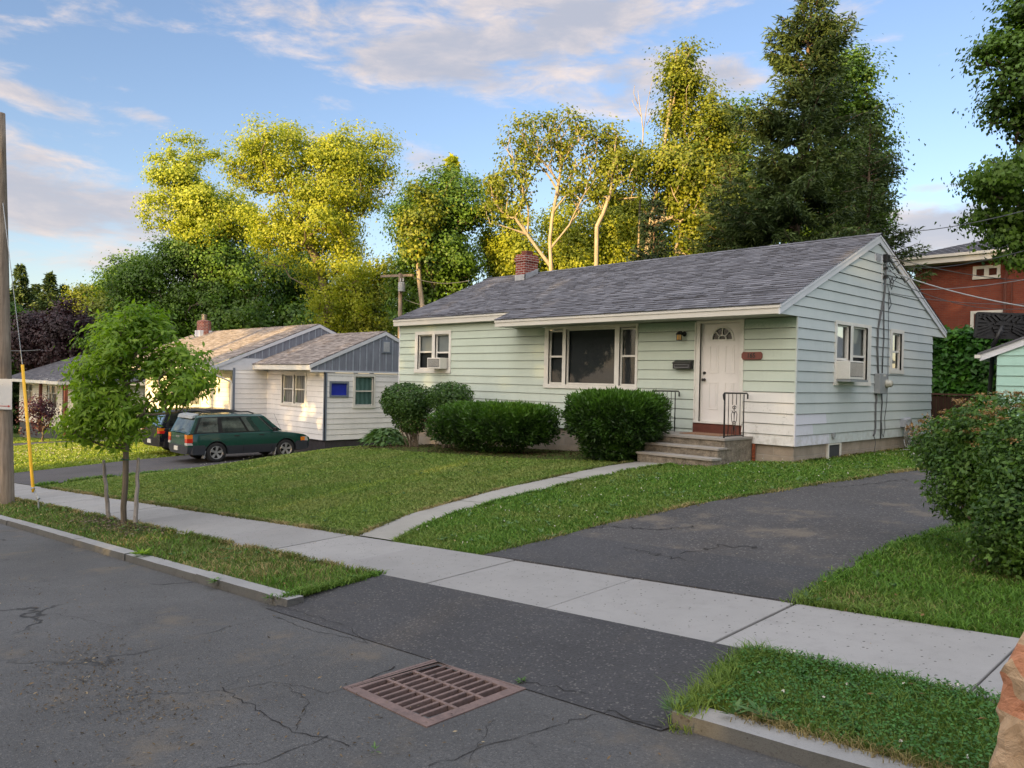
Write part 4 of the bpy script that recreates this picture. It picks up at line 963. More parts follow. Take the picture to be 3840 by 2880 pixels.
# slate corner boards
m = MB(); m.box((NX-.07, NY-.03, NB), (NX+.03, NY-.001, NTZ)); m.box((NX+.001, NY-.03, NB), (NX+.03, NY+.07, NTZ)); m.build('corner_post', MT['slatetrim'], nh); m = MB(); m.box((WX-.02, -.12, NB), (WX+.03, -.02, 1.36)); m.build('corner_post', MT['slatetrim'], nh)
m = MB(); m.box((WX-12.5, .95, -2.9), (WX-.03, 8.5, NB)); m.box((WX-.5, NY+.06, -2.4), (NX-.04, NY+ND2-.03, NB)); m.box((WX-.6, -.04, -2.4), (WX-.03, 1.2, NB)); m.build('foundation', simple('dark_foundation', (.055, .05, .055), .9, .3, 4), nh)
# wing roof
we_y, we_z, wr_y, wr_z = NY-.66, 1.53, 4.05, 2.92
ws = (wr_z-we_z)/(wr_y-we_y); wn = math.hypot(1, ws)
m = MB(); XE = NX+.04
shingles(m, (WX-.1, we_y-.03, we_z), (1, 0, 0), Vector((0, 1/wn, ws/wn)), XE-WX+.1, 0, (wr_y-we_y+.03)*wn, seed=21, expo=.13)
shingles(m, (WX-.1, 2*wr_y-we_y+.03, we_z), (1, 0, 0), Vector((0, -1/wn, ws/wn)), XE-WX+.1, 0, (wr_y-we_y+.03)*wn, seed=22, expo=.13)
wroof = m.build('wing_roof', MT['roof2'], nh)
# main roof
me_y, me_z, mr_y, mr_z = -.09-.93, 1.40, 3.77, 3.36
msl = (mr_z-me_z)/(mr_y-me_y); mn = math.hypot(1, msl); XM = WX+.04; XML = WX-12.8
m = MB()
shingles(m, (XML, me_y-.03, me_z), (1, 0, 0), Vector((0, 1/mn, msl/mn)), XM-XML, 0, (mr_y-me_y+.03)*mn, seed=23, expo=.13)
shingles(m, (XML, 2*mr_y-me_y+.03, me_z), (1, 0, 0), Vector((0, -1/mn, msl/mn)), XM-XML, 0, (mr_y-me_y+.03)*mn, seed=24, expo=.13)
mroof = m.build('roof', MT['roof2'], nh)
c0_ = at(765, 1245, Y=3.3); m = MB(); cx_, cy_ = c0_.x, 3.3
m.lathe((cx_, cy_, 2.8), [(.001, 0), (.37, 0), (.37, 1.03), (.34, 1.05), (.36, 1.08), (.10, 1.16), (.001, 1.16)], 10); 
m.build('chimney', MT['chim'], mroof); m = MB(); m.lathe((cx_, cy_, 3.9), [(.14, 0), (.14, .28), (.17, .29), (.17, .33), (.001, .35)], 14); m.build('flue', simple('flue_metal', (.35, .30, .22), .35, .2, metal=.7), mroof, smooth=False)
m = MB(); m.box((cx_-.33, cy_-.36, 2.9), (cx_+.33, cy_+.3, 3.38)); m.build('flashing', MT['trimside'], mroof)
# gables: slate board and batten with pale rakes
def gable2(X, y0, y1, yr, zb, ze, zr_, name='gable_boards', below=None):
    m = MB(); 
    zt = lambda y: ze+(y-y0)*(zr_-ze)/(yr-y0) if y < yr else zr_-(y-yr)*(zr_-ze)/(y1-yr)
    n = 40
    for i in range(n):
        a = y0+(y1-y0)*i/n; b = y0+(y1-y0)*(i+1)/n
        lo = max(zb, 0) if False else zb
        if zt(a)-.12 < zb and zt(b)-.12 < zb: continue
        m.quad((X+.012, a, zb), (X+.012, b, zb), (X+.012, b, max(zb, zt(b)-.05)), (X+.012, a, max(zb, zt(a)-.05)), 0)
    y = y0+.3
    while y < y1-.1:
        if zt(y)-.1 > zb: m.box((X+.01, y, zb), (X+.032, y+.04, zt(y)-.08), 1)
        y += .305
    o = m.build(name, [MT['slate'], MT['batten']], nh)
    for (a, b) in ((y0-.02, yr-.0005), (yr+.0005, y1+.02)):
        m = MB(); za, zb_ = zt(a) if a >= y0 else ze-(y0-a)*(zr_-ze)/(yr-y0), zt(b) if b <= y1 else ze-(b-y1)*(zr_-ze)/(y1-yr)
        m.hexa([(X+.01, a, za-.15), (X+.055, a, za-.15), (X+.055, b, zb_-.15), (X+.01, b, zb_-.15), (X+.01, a, za-.012), (X+.055, a, za-.012), (X+.055, b, zb_-.012), (X+.01, b, zb_-.012)])
        m.build('rake_board', MT['trimside'], nh)
gable2(NX, we_y, 2*wr_y-we_y, wr_y, NTZ+.02, we_z, wr_z); gable2(WX, me_y, 2*mr_y-me_y, mr_y, 1.75, me_z, mr_z)
m = MB()   # white boards closing the low front corner of the main gable
m.add([(WX+.02, me_y+.05, 1.27), (WX+.02, 1.5, 1.27), (WX+.02, 1.5, 1.76), (WX+.02, .05, 1.76)], [(0, 1, 2, 3)]); m.build('gable_base_board', MT['trimside'], nh)
m = MB(); m.box((NX+.005, we_y+.02, NTZ-.05), (NX+.05, 2*wr_y-we_y-.02, NTZ+.02)); m.build('belt_trim', MT['trimside'], nh)
m = MB(); m.box((WX+.01, we_y, we_z-.21), (XE+.01, we_y+.04, we_z-.02)); m.build('fascia', MT['trim'], nh); m = MB(); m.box((XML, me_y, me_z-.18), (XM, me_y+.04, me_z-.02)); m.build('fascia', MT['trim'], nh)
m = MB(); m.box((WX+.03, we_y+.04, NTZ+.0), (NX, NY-.002, NTZ+.02)); m.build('soffit', MT['soffit'], nh); m = MB(); m.box((XML, me_y+.04, 1.24), (WX, .80, 1.26)); m.build('soffit', MT['soffit'], nh)
# windows and door of the white house
def win2(fr, a, b, c, d, **kw):
    us = [(a+.10, (a+b)/2-.05), ((a+b)/2+.05, b-.10)] if kw.pop('double', 0) else [(a+.09, b-.09)]
    return window(nh, fr, a, b, c, d, [(u0_, u1_, c+.10, d-.10, (c+d)/2-.0) for u0_, u1_ in us], proud=.035, **kw)
win2(F2, *W1[0], double=1, cur='cur_net'); win2(G2, *W2[0], cur='cur_green', label='sash window with green curtains in the slate gable wing')
a, b, c, d = W2[1]
m = MB(); fbox(m, G2, a, b, c, c+.07, -.02, .05); fbox(m, G2, a, b, d-.07, d, -.02, .05); fbox(m, G2, a, a+.07, c+.07, d-.07, -.02, .05); fbox(m, G2, b-.07, b, c+.07, d-.07, -.02, .05)
wf_ = m.build('window', MT['slatetrim'], nh, label='small slate framed window filled with a bright blue panel'); m = MB(); fbox(m, G2, a+.07, b-.07, c+.07, d-.07, -.05, -.02); m.build('blue_panel', MT['blue'], wf_)
win2(FM, 4.2, 7.2, -.5, 1.0, double=1, cur='cur_net')
a, b, c, d = D2[0]; m = MB(); fbox(m, FM, a, a+.1, c, d, -.03, .04); fbox(m, FM, b-.1, b, c, d, -.03, .04); fbox(m, FM, a+.1, b-.1, d-.1, d, -.03, .04); fbox(m, FM, a+.1, b-.1, c, d-.1, -.06, -.02)
dn = m.build('door', MT['door'], nh); m = MB(); fbox(m, FM, a+.22, b-.22, c+1.0, d-.25, -.02, -.012); m.build('door_glass', MT['cur_screen'], dn)
# gable vent
va, vb = at(1431, 1275, X=NX), at(1463, 1325, X=NX)
m = MB(); m.box((NX+.01, va.y, vb.z), (NX+.05, vb.y, va.z)); vf = m.build('gable_vent', MT['slatetrim'], nh); m = MB()
for i in range(10): z = vb.z+.06+(va.z-vb.z-.12)*i/10; m.obox((NX+.055, (va.y+vb.y)/2, z+.012), (.004, 0, .012), (0, (vb.y-va.y)/2-.07, 0), (.008, 0, -.003))
m.build('louvre', MT['trimside'], vf)
# downspout
m = MB(); m.tube([(WX-.12, me_y-.05, 1.35), (WX-.08, me_y+.05, 1.12), (WX+.02, -.2, .80), (WX+.02, -.16, .70), (WX+.02, -.16, -1.5)], .045, 6); m.box((XML, me_y-.11, me_z-.12), (WX-.06, me_y-.002, me_z-.03)); m.build('gutter_and_downspout', MT['trim'], nh)
p = at(1483, 1440, X=NX); t_ = thing('security_lamp', tuple(p), 'small twin headed security lamp on the white siding', 'lamp'); m = MB(); m.box((NX+.01, p.y-.05, p.z-.05), (NX+.05, p.y+.05, p.z+.05)); m.build('lamp_base', MT['black'], t_); m = MB(); m.lathe((NX+.08, p.y-.05, p.z+.05), [(.03, 0), (.07, .1), (.001, .11)], 10, (.8, -.3, -.5)); m.lathe((NX+.08, p.y+.07, p.z-.08), [(.03, 0), (.07, .1), (.001, .11)], 10, (.8, .3, -.5)); m.build('lamp_head', MT['greym'], t_)
p = at(852, 1490, Y=-.09+.9); m = MB(); m.box((WX-1.15, .66, .2), (WX-.75, .80, .36)); o = m.build('mailbox', MT['blackp'], bevel=.01); tag(o, 'small dark mailbox by the white house door', 'mailbox')
# ------------------------------------------------------------------ third house, far left
th = thing('house', (-42, 3, -2.7), 'small cream house with dark grey hip roof behind the utility pole', 'house')
X3, Y3, B3, T3 = -38.6, .6, -2.80, .22
a = at(275, 1445, Y=Y3); X3 = a.x
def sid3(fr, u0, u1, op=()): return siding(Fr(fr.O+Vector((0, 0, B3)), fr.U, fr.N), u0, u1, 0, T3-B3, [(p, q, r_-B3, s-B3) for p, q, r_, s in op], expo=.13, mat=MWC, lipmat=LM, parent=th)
MWC = siding_mat('cream_siding', (.60, .58, .50), dirt=.15)
F3 = Fr((X3-14, Y3, 0), (1, 0, 0), (0, -1, 0)); G3 = Fr((X3, Y3, 0), (0, 1, 0), (1, 0, 0))
op3 = [(1.6, 4.0, -1.5, .1), (7.8, 10.4, -1.6, .1), (11.6, 12.5, -2.5, .1)]
sid3(F3, 0, 14, op3); sid3(G3, 0, 7)
for o_ in op3[:2]: window(th, F3, *o_, [(o_[0]+.08, (o_[0]+o_[1])/2-.05, o_[2]+.08, o_[3]-.08, -.5), ((o_[0]+o_[1])/2+.05, o_[1]-.08, o_[2]+.08, o_[3]-.08, -.5)], cur='cur_screen')
m = MB(); fbox(m, F3, 11.6, 12.5, -2.5, .1, -.06, -.01); m.build('door', MT['brown'], th)
m = MB(); m.box((X3-14, Y3+.05, -5), (X3-.03, Y3+7, B3)); m.build('foundation', simple('charcoal_foundation', (.06, .065, .07), .9, .2), th)
ez, rz3 = .38, 2.25; ex0, ex1, ey0, ey1 = X3-14.6, X3+.55, Y3-1.0, Y3+7.6; ry0 = (ey0+ey1)/2; rx0, rx1 = ex0+3.6, ex1-3.6
m = MB()
def tri_slope(m, quad):
    a, b, c, d = [Vector(q) for q in quad]; n = 30
    for i in range(n):
        t0, t1 = i/n, (i+1)/n; p, q, r_, s = a.lerp(d, t0), b.lerp(c, t0), b.lerp(c, t1), a.lerp(d, t1); up = Vector((0, 0, .012))
        k = max(1, int((q-p).length/.35))
        for j in range(k): m.quad(p.lerp(q, j/k)+up, p.lerp(q, (j+1)/k)+up, s.lerp(r_, (j+1)/k), s.lerp(r_, j/k))
tri_slope(m, [(ex0, ey0, ez), (ex1, ey0, ez), (rx1, ry0, rz3), (rx0, ry0, rz3)]); tri_slope(m, [(ex1, ey0, ez), (ex1, ey1, ez), (rx1, ry0+.01, rz3), (rx1, ry0, rz3)])
tri_slope(m, [(ex1, ey1, ez), (ex0, ey1, ez), (rx0, ry0, rz3), (rx1, ry0, rz3)]); tri_slope(m, [(ex0, ey1, ez), (ex0, ey0, ez), (rx0, ry0, rz3), (rx0, ry0+.01, rz3)])
r3 = m.build('roof', MT['roof3'], th)
m = MB(); m.box((ex0, ey0-.02, ez-.2), (ex1, ey0, ez)); m.box((ex1, ey0-.02, ez-.2), (ex1+.02, ey1, ez)); m.box((ex0, ey0, ez-.2), (ex1, ey1, ez-.18)); m.build('fascia', MT['trim'], th)
m = MB(); m.tube([(ex1, ey0, ez+.03), (rx1, ry0, rz3+.03)], .05, 5); m.build('hip_cap', MT['roof2'], r3)
m = MB(); cxx = at(183, 1330, Y=3.6); m.box((cxx.x-.35, 3.3, 1.0), (cxx.x+.35, 3.9, 3.0)); m.build('chimney', MT['chim'], r3)
for px, nm in ((150, 0), (245, 1)):
    m = MB(); x = at(px, 1450, Y=ey0+.2).x; m.box((x-.09, ey0+.15, B3-.3), (x+.09, ey0+.33, ez-.2)); m.build('porch_post', MT['brown'], th)
# planter, steps, house behind
p = ground(232, 1622); t_ = thing('planter', tuple(p), 'long black planter at the corner of the cream house', 'planter')
m = MB(); m.hexa([(p.x-1.4, p.y-.3, p.z-.1), (p.x+1.2, p.y-.3, p.z-.1), (p.x+1.2, p.y+.3, p.z-.1), (p.x-1.4, p.y+.3, p.z-.1), (p.x-1.6, p.y-.4, p.z+.75), (p.x+1.4, p.y-.4, p.z+.75), (p.x+1.4, p.y+.4, p.z+.75), (p.x-1.6, p.y+.4, p.z+.75)]); m.build('planter_box', MT['black'], t_, bevel=.04)
p = ground(160, 1628); m = MB()
for i in range(3): m.box((p.x-.9, p.y+.35*i, p.z-.3), (p.x+.7, p.y+.35*i+.4, p.z+.12+.16*i))
o = m.build('front_steps', MT['steptop'], bevel=.01); tag(o, 'low grey stone steps in front of the cream house', 'steps')
for px, py in ((245, 1637), (270, 1640)):
    p = ground(px, py); m = MB(); m.lathe((0, 0, -.05), [(.001, 0), (.3, 0), (.36, .12), (.25, .26), (.001, .3)], 8); o = m.build('boulder', simple('tan_stone', (.36, .31, .24), .9, .25, 6), smooth=True); o.location = p; o.rotation_euler.z = px; tag(o, 'tan garden boulder left of the other at the foot of the planter' if px == 245 else 'tan garden boulder right of the other at the foot of the planter', 'boulder', 'boulders by the planter')
fh = thing('house', tuple(at(170, 1400, d=75)), 'white gabled house half hidden by the dark purple trees', 'house')
b0 = at(165, 1420, d=75); m = MB()
fx, fy, fz = b0.x, b0.y, b0.z
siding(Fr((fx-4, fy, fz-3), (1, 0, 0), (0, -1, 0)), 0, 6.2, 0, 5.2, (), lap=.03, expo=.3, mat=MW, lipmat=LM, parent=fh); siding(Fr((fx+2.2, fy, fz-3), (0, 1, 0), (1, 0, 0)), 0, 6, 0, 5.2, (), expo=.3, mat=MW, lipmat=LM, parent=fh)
m = MB(); m.prism([(fx-4.3, fy-.3, fz+2.15), (fx+2.5, fy-.3, fz+2.15), (fx-.9, fy-.3, fz+4.0)], (0, 6.6, 0)); rr_ = m.build('roof', MT['roof3'], fh)
m = MB(); m.box((fx-.2, fy+1, fz+3.0), (fx+.4, fy+1.6, fz+4.6)); m.build('chimney', MT['trimside'], rr_)

# ------------------------------------------------------------------ brick building, hedge, fence, teal shed, basketball stand
bh = thing('brick_building', (6, 28, 0), 'two storey red brick building with a low hip roof behind the hedge', 'building')
BY = 24.0; bx0, bx1 = -6.25, 5.5
m = MB()
m.box((bx0, BY, -.6), (bx1, BY+11, 6.62)); m.build('wall', MT['redbrick'], bh)
eL = at(3385, 970, Y=BY-.6); ez0 = 6.9
m = MB(); m.box((bx0-.7, BY-.7, 6.60), (bx1+.7, BY+11.7, 6.64)); m.build('soffit', MT['soffit'], bh)
m = MB()
m.box((bx0-.7, BY-.72, 6.6), (bx1+.7, BY-.70, 6.84)); m.box((bx0-.72, BY-.7, 6.6), (bx0-.70, BY+11.7, 6.84)); m.box((bx0-.8, BY-.82, 6.84), (bx1+.8, BY-.70, 6.96)); m.build('gutter', MT['trimg'], bh)
m = MB(); a0 = (bx0-.75, BY-.75, 6.95); a1 = (bx1+.75, BY-.75, 6.95); a2 = (bx1+.75, BY+11.7, 6.95); a3 = (bx0-.75, BY+11.7, 6.95); r0 = (bx0+5.3, BY+5.5, 8.95); r1 = (bx1-5.3, BY+5.5, 8.95)
tri_slope(m, [a0, a1, r1, r0]); tri_slope(m, [a3, a0, r0, r0]); tri_slope(m, [a1, a2, r1, r1]); tri_slope(m, [a2, a3, r0, r1]); m.build('roof', MT['roof3'], bh)
FB = Fr((0, BY, 0), (1, 0, 0), (0, -1, 0))
def bwin(px0, py0, px1, py1, curn):
    a = at(px0, py0, Y=BY); b = at(px1, py1, Y=BY)
    window(bh, FB, a.x, b.x, b.z, a.z, [(a.x+.1, (a.x+b.x)/2-.06, b.z+.1, a.z-.1), ((a.x+b.x)/2+.06, b.x-.1, b.z+.1, a.z-.1)], cur=curn, tm='trimg', proud=.06, deep=-.01, sash=.03)
bwin(3650, 1000, 3752, 1042, 'cur_net'); bwin(3641, 1167, 3760, 1260, 'cur_net')
m = MB(); a = at(3770, 1010, Y=BY-.1); m.tube([(a.x+.3, BY-.4, 6.6), (a.x+.1, BY-.1, 6.2), (a.x, BY-.08, 5.8), (a.x, BY-.08, -.3)], .06, 6); m.tube([(a.x+.25, BY-.06, 5.6), (a.x+.25, BY-.06, 0)], .03, 5); m.build('downspout', MT['brown'], bh)
# wooden fence
m = MB(); fy_ = 11.0; fa = at(3480, 1475, Y=fy_); fb = at(3720, 1480, Y=fy_); x = fa.x-1.0; top = fa.z+.01
fn = thing('wooden_fence', (fa.x, fy_, -.3), 'dark brown board fence in front of the hedge', 'fence')
while x < fa.x+1.2:
    m.box((x, fy_, -.5), (x+.085, fy_+.02, top-.06-.02*((int(x*50)) % 2))); x += .095
m.build('board_panel', wood_mat('fence_brown', (.022, .012, .009), (.06, .03, .02)), fn)
m = MB(); m.box((fa.x-1.0, fy_-.04, top-.05), (fa.x+1.2, fy_+.06, top)); m.box((fa.x-1.0, fy_+.02, .1), (fa.x+1.2, fy_+.06, .18)); m.box((fa.x-.32, fy_-.05, -.5), (fa.x-.24, fy_, top+.01)); m.build('fence_rail', wood_mat('fence_rail_brown', (.05, .025, .018), (.10, .055, .04)), fn)
# teal shed
ts = thing('garden_shed', (4, 4, -.3), 'teal lap sided outbuilding with white rake board at the right edge', 'shed')
s0 = at(3740, 1315, d=16); SX, SY = s0.x, s0.y; ang = R(10)
Us = Vector((math.cos(ang), math.sin(ang), 0)); Ns = Vector((math.sin(ang), -math.cos(ang), 0))
SFR = Fr((SX, SY, -.4), Us, Ns); zt = s0.z+.4; rs = .42
siding(SFR, 0, 4.4, 0, zt, (), mat=MT['teal'], parent=ts)
siding(SFR, 0, 4.4, zt, zt+.95, (), clip=lambda z: ((z-zt)/rs, 4.4-(z-zt)/rs), mat=MT['teal'], parent=ts)
siding(Fr(SFR.O, -Ns, -Us), 0, 4, 0, zt, (), mat=MT['teal'], parent=ts)
m = MB()
for (ua, ub) in ((-.30, 2.2), (4.7, 2.2)):
    za = zt+(-.30)*rs+.05; zb = zt+2.2*rs+.05
    m.hexa([SFR.p(ua, za-.14, .02), SFR.p(ua, za-.14, .06), SFR.p(ub, zb-.14, .06), SFR.p(ub, zb-.14, .02), SFR.p(ua, za, .02), SFR.p(ua, za, .06), SFR.p(ub, zb, .06), SFR.p(ub, zb, .02)])
m.build('rake_board', MT['trimside'], ts)
m = MB()
for (ua, ub) in ((-.34, 2.2), (4.74, 2.2)):
    za = zt+(-.34)*rs+.05; zb = zt+2.2*rs+.05
    m.hexa([SFR.p(ua, za, .09), SFR.p(ub, zb, .09), SFR.p(ub, zb, -4.1), SFR.p(ua, za, -4.1), SFR.p(ua, za+.04, .09), SFR.p(ub, zb+.04, .09), SFR.p(ub, zb+.04, -4.1), SFR.p(ua, za+.04, -4.1)])
m.build('roof', MT['roof'], ts)
m = MB(); m.obox(SFR.p(-.34, zt-.12, -2), Us*.05, Ns*2.1, Vector((0, 0, .035))); m.build('gutter', MT['trim'], ts)
# basketball stand seen from behind
bk = thing('basketball_hoop', tuple(at(3725, 1560, d=17.2)), 'black ribbed back of a portable basketball backboard on a leaning pole', 'basketball hoop')
C0, C1, C2, C3 = [at(x, y, d=17) for x, y in ((3652, 1266), (3662, 1172), (3855, 1178), (3846, 1272))]
ctr = (C0+C1+C2+C3)/4; ux = ((C2-C1)+(C3-C0))*.25; uy = ((C1-C0)+(C2-C3))*.25; nn = ux.cross(uy).normalized()
if nn.dot(CAM-ctr) < 0: nn = -nn
m = MB(); m.obox(ctr-nn*.02, ux, uy, nn*.02); m.build('backboard', MT['blackp'], bk, bevel=.03)
m = MB()
def rib(a, b, wd=.022):
    a = ctr+ux*a[0]+uy*a[1]; b = ctr+ux*b[0]+uy*b[1]; d_ = (b-a); s = d_.cross(nn).normalized()*wd
    m.obox((a+b)/2+nn*.02, d_*.5, s, nn*.022)
for sx in (-1, 1):
    for k in range(6): rib((sx*.95, -.9+.30*k), (sx*(.42+.0*k), -.35+.20*k) if k < 3 else (sx*.35, .92) if k == 5 else (sx*(.55), .05+.25*(k-3)))
    for k in range(4): rib((sx*(.92-.22*k), .9), (sx*(.60-.22*k), .35))
for k in range(4): rib((-.35+.07*k, -.2-.22*k), (.35-.07*k, -.2-.22*k)); rib((-.32+.08*k, .1+.1*k), (.32-.08*k, .1+.1*k), .014)
for a, b in (((-.97, -.97), (.97, -.97)), ((-.97, .97), (.97, .97)), ((-.98, -.97), (-.98, .97)), ((.98, -.97), (.98, .97))): rib(a, b, .02)
m.build('backboard_ribs', MT['black'], bk)
m = MB(); pt = ctr+uy*-.3-nn*-.06; pb = at(3708, 1700, d=17.4); m.tube([pt, at(3725, 1290, d=17.1), at(3705, 1560, d=17.3), pb], .045, 8); m.tube([ctr+nn*.05, at(3722, 1300, d=17.0)], .05, 6); m.build('pole', MT['black'], bk, smooth=True)
# ------------------------------------------------------------------ plants: builders
def norm(a): return a/np.maximum(np.linalg.norm(a, axis=-1, keepdims=True), 1e-9)
def cards(P, L, Wd, nrm, tang=None, fold=.18, droop=0.0, r=None):
    r = r or rng
    n = len(P); nrm = norm(nrm); t = r.normal(size=(n, 3)) if tang is None else tang.copy()
    t[:, 2] -= droop; t = norm(t-nrm*np.sum(t*nrm, 1, keepdims=True)); s = np.cross(nrm, t)
    L = np.broadcast_to(np.asarray(L, float), (n,))[:, None]; Wd = np.broadcast_to(np.asarray(Wd, float), (n,))[:, None]
    a = P; b = P+t*L*.45+s*Wd*.5+nrm*Wd*fold; c = P+t*L; d = P+t*L*.45-s*Wd*.5+nrm*Wd*fold
    V = np.stack([a, b, c, d], 1).reshape(-1, 3); F = np.arange(4*n).reshape(-1, 4); return V, F
def frusta(A, B, ra, rb, n=6):
    A = np.asarray(A, float); B = np.asarray(B, float); t = norm(B-A); ref = np.where(np.abs(t[:, 2:3]) > .9, [[1., 0, 0]], [[0, 0, 1.]])
    u = norm(np.cross(t, ref)); v = np.cross(t, u); k = len(A); an = np.arange(n)*2*np.pi/n
    ring = u[:, None, :]*np.cos(an)[None, :, None]+v[:, None, :]*np.sin(an)[None, :, None]
    V = np.concatenate([A[:, None]+ring*np.asarray(ra)[:, None, None], B[:, None]+ring*np.asarray(rb)[:, None, None]], 1).reshape(-1, 3)
    base = np.arange(k)[:, None, None]*2*n; j = np.arange(n); q = np.stack([j, (j+1) % n, n+(j+1) % n, n+j], -1)[None]
    return V, (base+q).reshape(-1, 4)
def skeleton(trunk, targets, seed, start=.25, jitter=.12, gravity=1.0, rtip=.012, rtrunk=.3, pw=.5, kdep=.22, steep=0.0):
    trunk = [np.array(p, float) for p in trunk]; trunk = [trunk[i]+(trunk[i+1]-trunk[i])*f for i in range(len(trunk)-1) for f in (0, .33, .67)]+[trunk[-1]]
    r = np.random.default_rng(seed); N = [np.array(p, float) for p in trunk]; par = [-1]+list(range(len(trunk)-1))
    k0 = max(1, int(len(trunk)*start)); c0 = N[k0]
    order = np.argsort(np.linalg.norm(targets-c0, axis=1)); tips = []
    dep = [0.0]
    for i in range(1, len(N)): dep.append(dep[-1]+np.linalg.norm(N[i]-N[i-1])*.6)
    for ti in order:
        t = targets[ti]; PN = np.array(N[k0:]); dd = t-PN; dist = np.linalg.norm(dd, axis=1)
        cost = dist+np.maximum(0, -dd[:, 2])*1.2*gravity+np.array(dep[k0:])*kdep+steep*np.maximum(0, np.hypot(dd[:, 0], dd[:, 1])-.8*dd[:, 2])
        j = int(np.argmin(cost))+k0; a = N[j]; L = np.linalg.norm(t-a); m = max(2, int(L/.7)); prev = j
        m = min(m, 7); bow = r.normal(size=3)*jitter*L; bow[2] = -abs(bow[2])*.5-.06*L if steep == 0 else .0
        for q in range(1, m+1):
            f = q/m; p = a+(t-a)*f+bow*math.sin(math.pi*f)+(r.normal(size=3)*jitter*.12*L/m if q < m else 0)
            N.append(p); par.append(prev); dep.append(dep[prev]+L/m); prev = len(N)-1
        tips.append(prev)
    N = np.array(N); par = np.array(par); cnt = np.zeros(len(N))
    for t in tips: cnt[t] += 1
    for i in range(len(N)-1, 0, -1): cnt[par[i]] += cnt[i]
    rad = rtip*np.maximum(cnt, .6)**pw; rad *= 1; sc = rtrunk/rad[0]
    rad = rad*(1+(sc-1)*np.clip(cnt/cnt[0], 0, 1)**.5); nt = len(trunk)
    for i in range(1, nt): rad[i] = max(rad[i], rtrunk*(1-.55*i/nt)*.6)
    return N, par, rad, np.array(tips), len(trunk)
def in_blobs(blobs, n, seed, shell=.55, lumpy=.42):
    r = np.random.default_rng(seed); w_ = np.array([b[3]*b[4]*b[5] for b in blobs])**.75; w_ /= w_.sum(); out = []
    for b, k in zip(blobs, (w_*n).astype(int)+1):
        d = norm(r.normal(size=(k, 3))); rr = shell+(1-shell)*r.random(k)**.6; rr = np.where(r.random(k) < .25, r.random(k)**.5, rr)
        A_ = r.normal(size=(5, 3))*2.6; ph = r.random(5)*6.28; lump = sum(np.sin(d@A_[i]+ph[i]) for i in range(5))/5; rr = rr*(1+lumpy*1.3*lump)
        out.append(np.array(b[:3])+d*rr[:, None]*np.array(b[3:6]))
    return np.concatenate(out)
def tree(name, base, blobs, label, cat='tree', group=None, nt=160, lpc=70, ls=.13, cr=.55, mat=None, bark=None, trunk=None, rt=.22, seed=1, shell=.55, gravity=1.0, asp=.75, flat=.55, droop=.2, upn=.7, pw=.5, jitter=.12, start=.3, hi=None, twigleaf=.4, rtip=.012, kdep=.22, steep=0.0, lumpy=.42):
    base = np.array(base, float); T = in_blobs(blobs, nt, seed, shell, lumpy); ctr = np.mean([b[:3] for b in blobs], axis=0)
    if trunk is None:
        top = np.array([ctr[0]*.7+base[0]*.3, ctr[1]*.7+base[1]*.3, ctr[2]]); r0 = np.random.default_rng(seed+5)
        trunk = [base+(top-base)*f+np.array([1, 1, 0])*r0.normal(size=3)*.10*(f > 0) for f in np.linspace(0, 1, 9)]
    N, par, rad, tips, ntr = skeleton(trunk, T, seed, start, jitter, gravity, rtip, rt, pw, kdep, steep)
    root = thing(name, tuple(base), label, cat, group)
    i = np.arange(1, len(N)); V, F = frusta(N[par[i]], N[i], np.where((par[i] < ntr) & (i >= ntr), np.minimum(rad[par[i]], rad[i]*1.5), rad[par[i]]), rad[i])
    # root flare
    np_mesh('trunk', V, F, bark or MT['bark'], root, smooth=True)
    r = np.random.default_rng(seed+9)
    twig = np.array([q for q in range(ntr, len(N)) if rad[q] < rtip*2.2])
    ex = twig[r.random(len(twig)) < twigleaf] if len(twig) else twig
    cen = np.concatenate([N[tips], N[ex]]) if len(ex) else N[tips]
    cs = cr*(.45+1.0*r.random(len(cen))**1.5); num = np.maximum(4, (lpc*(cs/cr)**2*(.6+.8*r.random(len(cen)))).astype(int))
    ci = np.repeat(np.arange(len(cen)), num); n = len(ci)
    off = r.normal(size=(n, 3))*np.array([.5, .5, .5*flat])*cs[ci][:, None]
    P = cen[ci]+off; outv = norm(P-ctr)*.5; nr = norm(off)*.95+r.normal(size=(n, 3))*.38+np.array([0, 0, upn*.6])+outv
    sz = ls*(.6+.7*r.random(n)); V, F = cards(P, sz, sz*asp, nr, None, .2, droop, r)
    rn = np.clip(r.random(len(cen))[ci]*.55+r.random(n)*.45, 0, 1)
    np_mesh('crown', V, F, mat or MT['leaf'], root, rnd=rn)
    return root
def px_blob(x0, y0, x1, y1, d, dep=1.0):
    c = at((x0+x1)/2, (y0+y1)/2, d=d); hw = abs(x1-x0)/2*d/FPX; hh = abs(y1-y0)/2*d/FPX
    return (c.x, c.y, c.z, hw, hw*dep, hh)
def gbase(px, d, sink=.1):
    p = at(px, 1440, d=d); return (p.x, p.y, float(zg(p.x, p.y))-sink)
